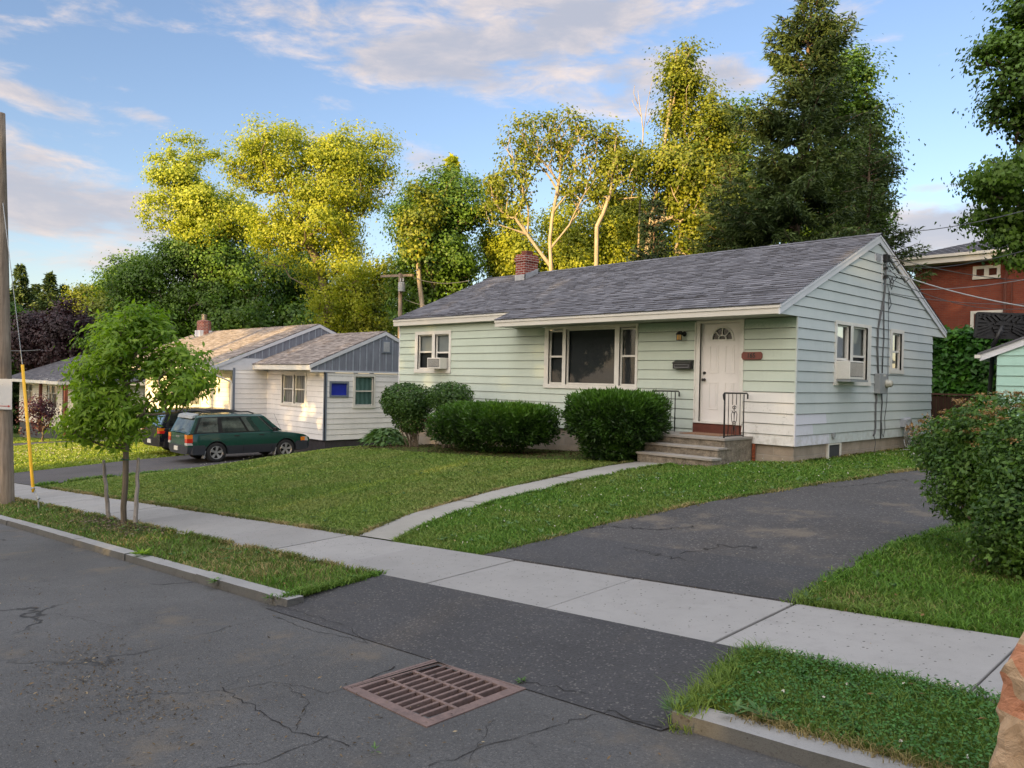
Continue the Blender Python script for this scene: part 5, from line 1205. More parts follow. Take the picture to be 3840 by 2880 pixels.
def conifer(name, base, H, Rm, label, seed=1, lvl=.34, nb=6, mat=None, z0=.08, prof=None, group=None, card=(.22, .05), density=1.0, droop=.25, lean=(0, 0), bark=None, rt=.2, trunk_jit=.0):
    r = np.random.default_rng(seed); base = np.array(base, float); root = thing(name, tuple(base), label, 'tree', group)
    prof = prof or (lambda f: (1-f)**.85)
    tp = [base+np.array([lean[0]*f*f, lean[1]*f*f, H*f]) for f in np.linspace(0, 1, 14)]; tp = np.array(tp)
    A = list(tp[:-1]); B = list(tp[1:]); ra = list(rt*(1-np.linspace(0, 1, 14)[:-1])**.8+.01); rb = list(rt*(1-np.linspace(0, 1, 14)[1:])**.8+.01)
    PP = []; TT = []; NN = []; CR = []
    z = z0*H
    while z < H*.99:
        f = z/H; L0 = Rm*prof(f); c = base+np.array([lean[0]*f*f, lean[1]*f*f, z])
        n_ = max(3, int(nb*(.7+.5*r.random())))
        for q in range(n_):
            a = r.random()*2*np.pi; L = L0*(.55+.6*r.random()); 
            if L < .12: L = .12
            m = max(3, int(L/.28)); d = np.array([math.cos(a), math.sin(a), 0]); rise = .30-.25*f if f < .8 else .6
            pts = []; zo = r.normal()*.08
            for k in range(m+1):
                t = k/m; pts.append(c+d*L*t+np.array([0, 0, L*(zo+.15*f*t*2 - droop*t*(1-f)+droop*.9*t*t)])+r.normal(size=3)*.02*L*t)
            pts = np.array(pts); bc = r.random()
            A += list(pts[:-1]); B += list(pts[1:]); ra += list(.012+.02*L/3*(1-np.arange(m)/m)); rb += list(.010+.02*L/3*(1-np.arange(1, m+1)/m))
            side = np.cross(d, [0, 0, 1])
            nt_ = max(5, int(L/.075*density))
            for k in range(nt_):
                t = .12+.88*(k+r.random()*.6)/nt_; pi_ = min(m-1, int(t*m)); p = pts[pi_]+(pts[pi_+1]-pts[pi_])*(t*m-pi_)
                sg = 1 if k % 2 else -1; tl = L*.36*(1-t)**.7+.20; dirt = norm((d*.75+side*sg*(.55+.5*r.random())+np.array([0, 0, -.10+r.normal()*.12]))[None])[0]
                w_ = max(3, int(tl/.060*density)); ff = (np.arange(w_)+.5)/w_
                q_ = p+dirt*tl*ff[:, None]-np.array([0, 0, 1])*(ff**2*tl*.18)[:, None]
                PP.append(q_); TT.append(np.repeat((dirt+r.normal(size=3)*.1)[None], w_, 0)+r.normal(size=(w_, 3))*.35); NN.append(r.normal(size=(w_, 3))*.6+np.array([0, 0, .7])); CR.append(np.full(w_, bc))
        z += lvl*(.75+.5*r.random())*(1.0 if f < .75 else .7)
    V, F = frusta(A, B, ra, rb, 5); np_mesh('trunk', V, F, bark or MT['bark2'], root, smooth=True)
    P = np.concatenate(PP); T = np.concatenate(TT); Nn = np.concatenate(NN); cr_ = np.concatenate(CR); n = len(P)
    sz = card[0]*(.6+.8*r.random(n)); V, F = cards(P, sz, card[1]*(.8+.8*r.random(n)), Nn, T, .1, .15, r)
    np_mesh('crown', V, F, mat or MT['needle'], root, rnd=np.clip(cr_*.5+r.random(n)*.5, 0, 1)); return root
MT['bark'] = wood_mat('grey_brown_bark', (.07, .055, .04), (.20, .165, .12))
MT['barkp'] = wood_mat('pale_bark', (.20, .165, .11), (.42, .36, .27))
MT['bark2'] = wood_mat('conifer_bark', (.06, .045, .035), (.20, .14, .10))
MT['leaf'] = leaf_mat('maple_leaf', (.035, .075, .012), (.10, .17, .022))
MT['leafgold'] = leaf_mat('ash_leaf', (.12, .18, .012), (.46, .48, .04), .4, patch=.9)
MT['leafgold2'] = leaf_mat('poplar_leaf', (.15, .21, .018), (.48, .52, .06), .4, patch=.9)
MT['leafmid'] = leaf_mat('norway_leaf', (.04, .085, .008), (.32, .34, .028), .35, patch=.9)
MT['leafdark'] = leaf_mat('dark_maple_leaf', (.016, .045, .006), (.14, .26, .022), .3, patch=.9)
MT['leafpurple'] = leaf_mat('purple_leaf', (.014, .010, .012), (.055, .022, .026), .2, (1.4, .8, .6))
MT['needle'] = leaf_mat('spruce_needle', (.020, .040, .016), (.12, .175, .05), .12, gloss=.2)
MT['needle2'] = leaf_mat('dark_spruce_needle', (.012, .028, .016), (.040, .065, .032), .1, gloss=.2)
MT['young'] = leaf_mat('young_tree_leaf', (.07, .17, .012), (.32, .46, .04), .45)
MT['yew'] = leaf_mat('yew_needle', (.004, .014, .004), (.085, .21, .016), .15, patch=3)
MT['box'] = leaf_mat('shrub_leaf', (.02, .055, .012), (.075, .16, .02), .25, patch=3)
MT['hosta'] = leaf_mat('hosta_leaf', (.05, .12, .03), (.14, .24, .07), .25)
MT['hedge'] = leaf_mat('hedge_leaf', (.018, .07, .010), (.06, .19, .015), .25, patch=1.5)
MT['spirea'] = leaf_mat('spirea_leaf', (.022, .065, .014), (.12, .23, .030), .28, patch=2.0)
MT['rust'] = leaf_mat('dried_flower', (.16, .085, .03), (.36, .22, .08), .2)
# ------------------------------------------------------------------ the trees behind the houses
d = 47
tree('ash_tree', gbase(1225, d), [px_blob(870, 480, 1240, 760, d), px_blob(1080, 460, 1420, 780, d), px_blob(980, 700, 1420, 980, d, .8), px_blob(1200, 560, 1480, 820, d), px_blob(1100, 880, 1450, 1180, d, .7), px_blob(830, 560, 1000, 700, d), px_blob(1120, 1060, 1420, 1290, d, .7), px_blob(1060, 440, 1160, 560, d), px_blob(880, 760, 1160, 1000, d, .7), px_blob(1380, 480, 1490, 640, d)],
     'huge golden green tree rising behind the white house', nt=640, lpc=115, ls=.165, cr=.85, mat=MT['leafgold'], rt=.30, seed=11, upn=.4, twigleaf=.18, lumpy=.6, shell=.5, asp=.6,
     trunk=[np.array(at(x, y, d=d)) if y else np.array(gbase(x, d)) for x, y in ((1245, 0), (1240, 1250), (1225, 1120), (1200, 1000), (1150, 900), (1120, 800), (1090, 700))])
d = 60
tree('poplar_tree', gbase(700, d), [px_blob(585, 540, 780, 740, d), px_blob(570, 660, 860, 880, d), px_blob(620, 800, 900, 960, d, .7), px_blob(780, 720, 1000, 900, d, .7)], 'narrow yellow green tree left of the huge golden tree', nt=280, lpc=110, ls=.18, cr=.8, mat=MT['leafgold2'], rt=.2, seed=12, upn=.2, lumpy=.55)
d = 61
tree('maple_tree', gbase(760, d), [px_blob(560, 860, 960, 1080, d, .8), px_blob(400, 960, 760, 1220, d, .8), px_blob(800, 900, 1130, 1160, d, .8), px_blob(500, 1050, 1100, 1300, d, .6)], 'broad dark green maple just behind the white house roof', nt=460, lpc=120, ls=.20, cr=1.15, mat=MT['leafdark'], rt=.3, seed=13)
tree('maple_tree', gbase(460, 74), [px_blob(330, 1010, 640, 1230, 74, .6), px_blob(420, 960, 600, 1100, 74)], 'rounded green maple left of the broad dark maple', nt=160, lpc=90, ls=.26, cr=1.2, mat=MT['leafdark'], rt=.25, seed=14)
d = 42
tree('maple_tree', gbase(1640, d), [px_blob(1440, 690, 1700, 940, d, .8), px_blob(1560, 650, 1850, 900, d, .8), px_blob(1420, 850, 1860, 1120, d, .6), px_blob(1440, 1020, 1700, 1240, d, .5)], 'dark maple with leaning trunk between the golden tree and the chimney', nt=320, lpc=105, ls=.155, cr=.8, mat=MT['leafdark'], rt=.3, seed=15)
tree('maple_tree', gbase(1560, 40), [px_blob(1480, 720, 1660, 900, 40), px_blob(1500, 820, 1660, 980, 40)], 'gold topped slender tree in front of the dark maple', nt=60, lpc=45, ls=.17, cr=.6, mat=MT['leafmid'], rt=.13, seed=16, bark=MT['barkp'])
tree('maple_tree', gbase(1370, 47), [px_blob(1260, 1080, 1500, 1290, 47, .6), px_blob(1380, 980, 1540, 1150, 47, .6)], 'low green maple behind the ridge of the white house', nt=120, lpc=70, ls=.18, cr=.7, mat=MT['leafmid'], rt=.15, seed=17)
conifer('spruce_tree', gbase(1680, 58), 20.5, 3.0, 'pale green spruce tip showing over the dark maple', seed=18, mat=MT['leafgold'], card=(.4, .16), density=.5, lvl=.5)
# airy lit maple with pale trunk
d = 36
tree('maple_tree', gbase(2065, d), [px_blob(1800, 560, 2010, 860, d, .7), px_blob(1880, 430, 2130, 640, d, .8), px_blob(2060, 410, 2270, 640, d, .8), px_blob(1790, 640, 1900, 800, d, .6), px_blob(2080, 600, 2260, 800, d, .7)],
     'airy golden maple with pale forked trunk right of the chimney', nt=360, lpc=27, ls=.145, cr=.44, mat=MT['leafmid'], bark=MT['barkp'], rt=.105, seed=31, shell=.45, twigleaf=.05, jitter=.05, pw=.38, rtip=.012, kdep=.25, gravity=2.0, steep=1.6,
     trunk=[np.array(gbase(2068, d))]+[np.array(at(x, y, d=d)) for x, y in ((2068, 1100), (2066, 1000), (2062, 900), (2070, 820), (2085, 740), (2100, 660), (2105, 560))], start=.22)
tree('maple_tree', gbase(2235, 35.5), [px_blob(2230, 430, 2360, 660, 36, .8), px_blob(2200, 560, 2420, 760, 36, .7), px_blob(2200, 640, 2300, 820, 36, .7)], 'slim golden maple with a crooked pale trunk', nt=130, lpc=42, ls=.145, cr=.52, mat=MT['leafmid'], bark=MT['barkp'], rt=.10, seed=32, twigleaf=.12, jitter=.06, pw=.42, rtip=.014, kdep=.25, steep=1.3,
     trunk=[np.array(gbase(2235, 35.5))]+[np.array(at(x, y, d=35.5)) for x, y in ((2235, 1050), (2238, 850), (2262, 800), (2290, 720), (2300, 620), (2310, 520))], start=.45)
d = 43
for k, (bx, bl, lab) in enumerate([(1900, [px_blob(1780, 780, 2020, 1080, d, .6), px_blob(1820, 900, 2010, 1150, d, .6)], 'low golden leafed tree right behind the chimney'), (2130, [px_blob(2000, 760, 2260, 1080, d, .6), px_blob(2040, 880, 2300, 1120, d, .6)], 'low golden leafed tree behind the airy maple'), (2330, [px_blob(2220, 700, 2420, 960, d, .6), px_blob(2240, 840, 2480, 1080, d, .6)], 'golden leafed tree behind the small dark spruce')]):
    tree('understory_tree', gbase(bx, d), bl, lab, nt=200, lpc=120, ls=.15, cr=.75, mat=MT['leafgold'], rt=.12, seed=40+k, bark=MT['barkp'])
conifer('spruce_tree', gbase(2440, 31), 9.2, 2.5, 'small dark spruce behind the middle of the grey roof', seed=19, mat=MT['needle2'], prof=lambda f: (1-f)**.6*(.8+.2*math.sin(f*21)), density=1.1, nb=8, card=(.2, .05), rt=.12)
d = 37
tree('maple_tree', gbase(2445, d), [px_blob(2480, 150, 2640, 420, d, .8), px_blob(2470, 330, 2760, 640, d, .8), px_blob(2420, 560, 2760, 860, d, .8), px_blob(2520, 780, 2800, 1040, d, .7), px_blob(2350, 560, 2480, 700, d, .7)], 'tall gold and green maple left of the great spruce', nt=460, lpc=80, ls=.145, cr=.7, mat=MT['leafmid'], rt=.13, seed=33, bark=MT['barkp'], twigleaf=.25, pw=.42, kdep=.25, steep=1.0,
     trunk=[np.array(gbase(2420, d))]+[np.array(at(x, y, d=d)) for x, y in ((2425, 950), (2450, 780), (2480, 620), (2505, 450), (2525, 300), (2540, 180))], start=.3)
t_ = thing('bare_sapling', gbase(2395, 38), 'leafless grey sapling standing above the golden trees', 'tree')
m = MB(); q = [at(x, y, d=38) for x, y in ((2392, 1000), (2400, 760), (2398, 640), (2408, 560), (2412, 500), (2406, 440), (2398, 390), (2392, 340))]; m.tube(q, [.06, .05, .045, .04, .03, .025, .018, .01], 5)
for pp in (((2412, 500), (2425, 400), (2440, 330), (2448, 290)), ((2406, 440), (2380, 400), (2370, 375)), ((2425, 470), (2440, 440), (2436, 425)), ((2400, 600), (2370, 570), (2340, 555)), ((2392, 390), (2376, 350), (2380, 320))): m.tube([at(x, y, d=38) for x, y in pp], [.02, .014, .01, .006][:len(pp)], 4)
m.build('trunk', MT['barkp'], t_, smooth=True)
# great spruce and its neighbours
conifer('spruce_tree', gbase(2960, 29), 17.5, 4.3, 'great dark spruce towering over the right end of the grey roof', seed=20, prof=lambda f: (1-f**1.5)**.9*(.86+.2*math.sin(f*33)), nb=8, lvl=.40, density=1.3, lean=(.5, .3), rt=.2, card=(.21, .05))
conifer('hemlock_tree', gbase(3240, 32), 12.6, 3.0, 'brownish conifer pressed against the right side of the great spruce', seed=21, prof=lambda f: (1-f**1.4)**.8, lvl=.42, nb=7, mat=MT['needle'], card=(.20, .048), density=1.1, rt=.14)
conifer('hemlock_tree', gbase(2720, 31), 11.0, 2.7, 'shaggy dark conifer left of the great spruce', seed=22, prof=lambda f: (1-f**1.6)**.8, lvl=.42, nb=7, card=(.20, .048), density=1.1, rt=.14)
d = 36
tree('maple_tree', gbase(3180, d), [px_blob(3030, 190, 3260, 500, d, .7), px_blob(3080, 400, 3330, 760, d, .7), px_blob(3080, 650, 3340, 1000, d, .6)], 'green maple showing behind the right edge of the great spruce', nt=280, lpc=100, ls=.15, cr=.75, mat=MT['leafdark'], rt=.22, seed=34)
tree('maple_tree', gbase(2800, 38), [px_blob(2580, 560, 2860, 900, 38, .7), px_blob(2640, 400, 2820, 620, 38, .7), px_blob(2560, 820, 2900, 1080, 38, .5)], 'dark green maple filling the gap left of the great spruce', nt=250, lpc=100, ls=.15, cr=.75, mat=MT['leafdark'], rt=.2, seed=35)
tree('maple_tree', gbase(2620, 42), [px_blob(2380, 760, 2760, 1080, 42, .5), px_blob(2640, 700, 3080, 1080, 42, .5), px_blob(2980, 620, 3300, 1000, 42, .5)], 'dark leafy thicket behind the trunks of the great spruce', nt=260, lpc=90, ls=.18, cr=.9, mat=MT['leafdark'], rt=.2, seed=38)
tree('maple_tree', gbase(4050, 19.5), [px_blob(3780, -60, 4200, 380, 19.5, .8), px_blob(3700, 260, 4000, 460, 19.5, .7), px_blob(3800, 360, 4100, 640, 19.5, .7), px_blob(3660, 100, 3900, 300, 19.5, .6), px_blob(3660, 560, 4150, 880, 19.5, .8), px_blob(3720, 720, 4100, 980, 19.5, .7)], 'dark maple whose branches reach in from the right edge', nt=520, lpc=70, ls=.12, cr=.46, mat=MT['leafdark'], rt=.3, seed=36, flat=.4)
# far left background
for k, (px, d_, h, rr, py) in enumerate([(70, 86, 0, 3.6, 985), (130, 92, 0, 3.2, 1060), (182, 84, 0, 3.8, 1020), (235, 90, 0, 3.6, 1065), (20, 80, 0, 3.4, 1075), (150, 98, 0, 4.2, 1110), (290, 95, 0, 3.6, 1120)]):
    b_ = gbase(px, d_); top = at(px, py, d=d_).z
    conifer('spruce_tree', b_, top-b_[2], rr*1.6, ['tallest distant spruce beside the utility pole', 'second distant spruce from the utility pole', 'distant spruce with pale golden top above the purple trees', 'rightmost distant spruce of the far row', 'distant spruce just behind the utility pole', 'shorter distant spruce behind the others of the far row', 'short distant spruce right of the far row'][k], seed=50+k, card=(.40, .15), density=.75, lvl=.5, nb=9, prof=lambda f: (1-f)**1.05, group='distant spruces')
for k, (x0, y0_, x1, y1_, d_, mt_, lab) in enumerate([(270, 1060, 380, 1260, 80, 'leafmid', 'pale sunlit tree right of the distant spruces'), (330, 1100, 470, 1300, 70, 'leafmid', 'green tree above the roof of the cream house'), (60, 1180, 200, 1350, 64, 'leafpurple', 'dark purple tree left of the white gabled house'), (170, 1160, 330, 1340, 62, 'leafpurple', 'purple tree with a rusty lit top right of the white gabled house'), (-100, 1100, 80, 1350, 66, 'leafdark', 'dark tree behind the utility pole at the left edge'), (340, 1230, 520, 1400, 56, 'leafdark', 'dark bushy tree right of the cream house roof')]):
    tree('background_tree', gbase((x0+x1)/2, d_), [px_blob(x0, y0_, x1, y1_, d_, .9), px_blob(x0+10, (y0_+y1_)/2, x1-10, y1_+60, d_, .8)], lab, nt=130, lpc=100, ls=.23, cr=.9, mat=MT[mt_], rt=.2, seed=60+k)
tree('background_tree', gbase(1190, 66), [px_blob(950, 960, 1300, 1260, 66, .5), px_blob(1240, 1040, 1500, 1270, 66, .5)], 'dark green tree filling the gap under the huge golden tree', nt=260, lpc=100, ls=.24, cr=1.2, mat=MT['leafdark'], rt=.3, seed=77)
for k, px in enumerate((560, 900, 1180, 1330)):
    tree('background_tree', gbase(px, 60), [px_blob(px-200, 1130, px+200, 1330, 60, .6)], ['green thicket tree far behind the young street tree', 'green thicket tree far behind the parked wagon', 'green thicket tree far behind the white house chimney', 'green thicket tree far behind the slate gable'][k], nt=120, lpc=70, ls=.3, cr=1.0, mat=MT['leafdark'], rt=.2, seed=70+k)
# ------------------------------------------------------------------ unseen trees added across the street, heights and gaps shaped to cast evening shade
MT['leafbig'] = leaf_mat('shade_caster_leaf', (.03, .07, .012), (.09, .16, .025), .2)
occ = []
for x, z0_, z1_, rr in [(-120, 1, 13, 9), (-104, 1, 12, 9), (-88, 1, 13, 9), (-72, 1, 12.5, 9), (-58, 1, 17.5, 8), (-46, 2, 19.5, 7.5), (-36, 8.8, 17, 6), (-27, 11, 16.6, 5.5), (-18.5, 11.2, 16.2, 4.5),
                    (-11, 1, 12.6, 5.5), (-3.5, 1, 13.2, 5.5), (3.8, 1, 17, 5), (10, 1, 24, 6.5), (18, 1, 26, 7), (27, 1, 23, 7), (38, 1, 18, 8)]:
    occ.append((x, z0_, z1_, rr))
for k, (x, z0_, z1_, rr) in enumerate(occ):
    gz = float(zg(x, -45)); n = int(rr*rr*(z1_-z0_)*13); r = np.random.default_rng(90+k)
    dd = norm(r.normal(size=(n, 3))); rad_ = (.35+.65*r.random(n)**.5)[:, None]
    P = np.array([x, -46+1.2*(k % 2), (z0_+z1_)/2])+dd*rad_*np.array([rr*1.12, 3.2, (z1_-z0_)/2*1.08])
    sz = .62*(.7+.6*r.random(n)); V, F = cards(P, sz, sz*.8, r.normal(size=(n, 3)), None, .1, 0, r)
    root = thing('shade_caster_tree', (x, -46, gz), 'unseen leafy tree added across the road to cast shade', 'tree', 'unseen trees added to cast shade')
    np_mesh('crown', V, F, MT['leafbig'], root); V, F = frusta([[x, -46, gz-.3]], [[x, -46, (z0_+z1_)/2]], [.35], [.15], 8); np_mesh('trunk', V, F, MT['bark'], root)
# ------------------------------------------------------------------ shrubs
def shrub(name, label, blobs, n, ls, asp, mat, seed, base, stems=0, cat='shrub', group=None, box=4.0, shell=.75, up=.4, sprig=0, top=None, extra=None, fold=.15, droop=0, sgap=0.0, tip=0.0):
    """blobs: superellipsoids (cx,cy,cz,rx,ry,rz)"""
    r = np.random.default_rng(seed); root = thing(name, base, label, cat, group)
    w_ = np.array([b[3]*b[4]*b[5] for b in blobs]); w_ = w_/w_.sum(); PP = []; NN = []
    for b, k in zip(blobs, (w_*n).astype(int)+1):
        d_ = norm(r.normal(size=(k, 3))); q = 1/np.power(np.sum(np.abs(d_)**box, 1), 1/box)
        rr = shell+(1-shell)*r.random(k)**.5; rr = np.where(r.random(k) < .18, r.random(k)**.4, rr)
        ph = d_[:, 0]*7+d_[:, 1]*9+d_[:, 2]*8; bump = 1+.035*np.sin(ph)+.03*np.sin(ph*2.3+seed)
        P = np.array(b[:3])+d_*(q*rr*bump)[:, None]*np.array(b[3:6]); P += r.normal(size=P.shape)*ls*.3
        PP.append(P); NN.append(d_)
    P = np.concatenate(PP); D = np.concatenate(NN); gz = zg(P[:, 0], P[:, 1]); keep = P[:, 2] > gz+.04; P = P[keep]; D = D[keep]; n = len(P)
    if sgap: 
        g = np.sin(P[:, 0]*9+seed)*np.sin(P[:, 1]*8)*np.sin(P[:, 2]*10+1); kk = g > -1+sgap; P = P[kk]; D = D[kk]; n = len(P)
    sz = ls*(.6+.8*r.random(n))
    if sprig: T = D*.9+np.array([0, 0, .5])+r.normal(size=(n, 3))*.5; nr = np.cross(T, r.normal(size=(n, 3)))
    else: T = None; nr = D*.8+np.array([0, 0, up])+r.normal(size=(n, 3))*.55
    V, F = cards(P, sz, sz*asp, nr, T, fold, droop, r); fresh = np.clip(D[:, 2]*1.6-.2, 0, 1)*tip; rn = np.clip(r.random(n)*(1-.55*tip)+fresh*.55, 0, 1)
    np_mesh('foliage', V, F, mat, root, rnd=rn)
    if stems:
        A = []; B = []; ra = []; rb = []
        for k in range(stems):
            b = blobs[k % len(blobs)]; p0 = np.array([base[0]+r.normal()*.10, base[1]+r.normal()*.08, base[2]-.05]); p2 = np.array(b[:3])+r.normal(size=3)*np.array(b[3:6])*.3; p2[2] = max(p2[2], b[2]-.2*b[5]); p1 = (p0+p2)/2+r.normal(size=3)*.06
            A += [p0, p1]; B += [p1, p2]; ra += [.016, .011]; rb += [.011, .005]
        V, F = frusta(A, B, ra, rb, 5); np_mesh('stems', V, F, MT['bark'], root)
    if extra: extra(root, r, blobs)
    return root
gz0 = lambda x, y: float(zg(x, y))
def core(root, r, blobs, f=.72, mat='yew'):
    for b in blobs[:2]:
        m = MB(); n, k = 10, 16; 
        for i in range(n+1):
            pass
        vs = []; 
        for i in range(n+1):
            th_ = math.pi*i/n
            for j in range(k):
                ph = 2*math.pi*j/k; d_ = np.array([math.sin(th_)*math.cos(ph), math.sin(th_)*math.sin(ph), math.cos(th_)]); q = 1/np.sum(np.abs(d_)**4)**.25*f*(1+.05*math.sin(7*ph+5*th_))
                vs.append(tuple(np.array(b[:3])+d_*q*np.array(b[3:6])))
        m.add(vs, [(i*k+j, i*k+(j+1) % k, (i+1)*k+(j+1) % k, (i+1)*k+j) for i in range(n) for j in range(k)]); m.build('inner_foliage', MT[mat], root)
shrub('yew_hedge', 'long low clipped yew bush under the wall left of the picture window', [(-6.75, -1.45, .14, 1.42, .72, .38), (-7.85, -1.6, -.06, .72, .55, .34), (-6.0, -1.3, .12, .80, .62, .42), (-6.9, -1.4, -.25, 1.0, .42, .30)], 42000, .085, .32, MT['yew'], 101, (-7.2, -1.4, gz0(-7.2, -1.4)), stems=6, sprig=1, box=5, tip=1.0, extra=core, group='clipped yew bushes')
shrub('yew_hedge', 'taller clipped yew bush between the picture window and the steps', [(-3.05, -1.5, .44, .94, .70, .46), (-3.1, -1.5, .0, .62, .48, .40)], 36000, .085, .32, MT['yew'], 102, (-3.3, -1.4, gz0(-3.3, -1.4)), stems=5, sprig=1, box=4.5, tip=1.0, extra=core, group='clipped yew bushes')
shrub('round_shrub', 'leggy round shrub nearest the left corner of the green house', [(-10.32, -1.35, .48, .80, .6, .50), (-10.2, -1.3, .0, .55, .42, .35)], 14000, .06, .6, MT['box'], 103, (-10.05, -1.3, gz0(-10.05, -1.3)), stems=26, box=2.4, shell=.55)
shrub('round_shrub', 'looser round shrub touching the low yew bush', [(-8.85, -1.05, .62, .70, .5, .42), (-8.9, -1.0, .15, .45, .38, .35)], 9000, .06, .6, MT['box'], 104, (-8.95, -1.1, gz0(-8.95, -1.1)), stems=22, box=2.2, shell=.45)
t_ = thing('hosta', (-11.7, -1.0, gz0(-11.7, -1.0)), 'clump of broad arching hosta leaves at the corner of the green house', 'plant')
r = np.random.default_rng(105); n = 520; a = r.random(n)*2*np.pi; rr = r.random(n)**.6; P = np.stack([-11.8+.72*rr*np.cos(a), -1.0+.45*rr*np.sin(a), gz0(-11.7, -1)+.12+.34*(1-rr**1.6)+.06*r.random(n)], 1)
T = np.stack([np.cos(a), np.sin(a), -.25-.4*rr], 1)+r.normal(size=(n, 3))*.2; V, F = cards(P, .24+.08*r.random(n), .10+.03*r.random(n), np.array([0, 0, 1])+T*.3+r.normal(size=(n, 3))*.15, T, .12, 0, r); np_mesh('leaves', V, F, MT['hosta'], t_)
# hedge behind the fence
h0, h1 = at(3490, 1265, Y=13.5), at(3790, 1270, Y=13.5); ht = h0.z
shrub('tall_hedge', 'tall leafy green hedge between the green house and the teal shed', [((h0.x+h1.x)/2, 14.0, (ht-.4)/2, (h1.x-h0.x)/2+2.2, .9, (ht+.5)/2+.1)], 34000, .17, .7, MT['hedge'], 106, ((h0.x+h1.x)/2, 13.6, -.35), box=9, shell=.82, up=.5, droop=.5, extra=lambda a, b, c: core(a, b, c, .8, 'hedge'), cat='hedge')
# big flowering shrub at the right edge
def rust(root, r, blobs):
    P = []; 
    for k in range(170):
        b = blobs[r.integers(2, 5)]; d_ = r.normal(size=3); d_[2] = abs(d_[2])*.9+.35; d_ /= np.linalg.norm(d_); q = 1/np.sum(np.abs(d_)**2.6)**(1/2.6)*1.10
        c = np.array(b[:3])+d_*q*np.array(b[3:6]); P.append(c+r.normal(size=(26, 3))*np.array([.022, .022, .009]))
    P = np.concatenate(P); n = len(P); V, F = cards(P, .018+.012*r.random(n), .014, r.normal(size=(n, 3))*.5+np.array([0, 0, 1]), None, .1, 0, r); np_mesh('dried_flowers', V, F, MT['rust'], root)
rb_ = [at(3600, 1640, d=7.6), at(3780, 1600, d=7.2), at(3900, 1680, d=6.6), at(3640, 1780, d=7.3), at(3860, 1880, d=6.3)]
rb6 = at(3720, 1790, d=7.2); rb_ = [q_-Vector((0, 0, .08)) for q_ in rb_]; bs = [(rb6.x, rb6.y, rb6.z, .36, .4, .36), (rb_[4].x-.12, rb_[4].y+.15, rb_[4].z-.22, .34, .4, .42), (rb_[0].x, rb_[0].y, rb_[0].z-.02, .42, .42, .30), (rb_[1].x, rb_[1].y, rb_[1].z+.02, .50, .45, .34), (rb_[2].x+.1, rb_[2].y, rb_[2].z+.02, .55, .5, .40), (rb_[3].x, rb_[3].y, rb_[3].z, .38, .4, .36), (rb_[4].x+.05, rb_[4].y+.1, rb_[4].z, .42, .45, .50)]
bb = ground(3790, 2140)
shrub('flowering_shrub', 'large dark shrub with dried orange flower heads at the right edge', bs, 42000, .046, .5, MT['spirea'], 107, (bb.x, bb.y, bb.z), stems=22, box=2.6, shell=.45, up=.5, extra=rust, sgap=.25)
p = ground(3740, 2085); t_ = thing('lobed_weed', tuple(p), 'pale maple seedling with lobed leaves at the foot of the shrub', 'plant')
r = np.random.default_rng(108); m = MB()
for k in range(7):
    a = r.random()*6.28; c = Vector(p)+Vector((math.cos(a)*.07-.02, math.sin(a)*.06-.03, .10+.13*r.random())); m.tube([p, c], .003, 4)
    nn_ = Vector((r.normal()*.3-.1, -.45, 1)).normalized(); u_ = nn_.orthogonal().normalized(); v_ = nn_.cross(u_); pts = []
    for q in range(20):
        th_ = q*2*math.pi/20; rd = .055*(1+.28*math.cos(5*th_)) if q else .02; pts.append(c+(u_*math.cos(th_)+v_*math.sin(th_))*rd)
    m.add([c]+pts, [(0, i+1, (i+1) % 20+1) for i in range(20)])
m.build('leaves', leaf_mat('seedling_leaf', (.10, .22, .10), (.16, .30, .14), .25), t_)
# purple shrub by the cream house and small bushes
p = gbase(165, 46.5); tree('purple_shrub', (p[0], p[1], p[2]), [px_blob(75, 1500, 215, 1620, 46.5, .8), px_blob(110, 1480, 190, 1570, 46.5)], 'dark red leafed small tree in front of the cream house', 'shrub', nt=70, lpc=16, ls=.14, cr=.45, mat=leaf_mat('plum_leaf', (.03, .010, .016), (.09, .03, .045), .25, (1.2, .8, .7)), rt=.06, seed=80)
for k, (px, py, lab) in enumerate([(55, 1625, 'small dark bush left of the stone steps'), (100, 1628, 'small dark bush nearer the stone steps')]):
    p = ground(px, py); shrub('small_bush', lab, [(p.x, p.y, p.z+.25, .55, .4, .3)], 900, .14, .6, MT['box'], 81+k, tuple(p), group='bushes by the steps')
# young street tree with two stakes
TB = ground(466, 1962)
ty = thing('stake', tuple(ground(403, 1942)), 'split grey wooden stake left of the young tree trunk', 'stake', 'stakes of the young tree')
def stake(root, px0, py0, px1, py1, d_):
    b = ground(px0, py0); dd = (b-CAM).dot(FW); t_ = at(px1, py1, d=dd+.1); m = MB(); L = (t_-b)
    pts = [b-L*.02+Vector((.01*math.sin(i*2.1), .006*math.cos(i*3), 0))+L*(i/7) for i in range(8)]; m.tube(pts, [.036, .034, .034, .031, .03, .03, .027, .022], 7); return m.build('stake_post', MT['stake'], root)
MT['stake'] = wood_mat('weathered_stake', (.14, .12, .10), (.36, .33, .30))
stake(ty, 408, 1945, 388, 1720, 0)
ty2 = thing('stake', tuple(ground(511, 1962)), 'straight grey wooden stake right of the young tree trunk', 'stake', 'stakes of the young tree'); stake(ty2, 508, 1966, 520, 1712, 0)
dT = (TB-CAM).dot(FW)
trk = [np.array(TB)-np.array([0, 0, .1])]+[np.array(at(x, y, d=dT)) for x, y in ((463, 1900), (470, 1820), (472, 1740), (472, 1660), (478, 1590), (480, 1520), (470, 1440), (455, 1360))]
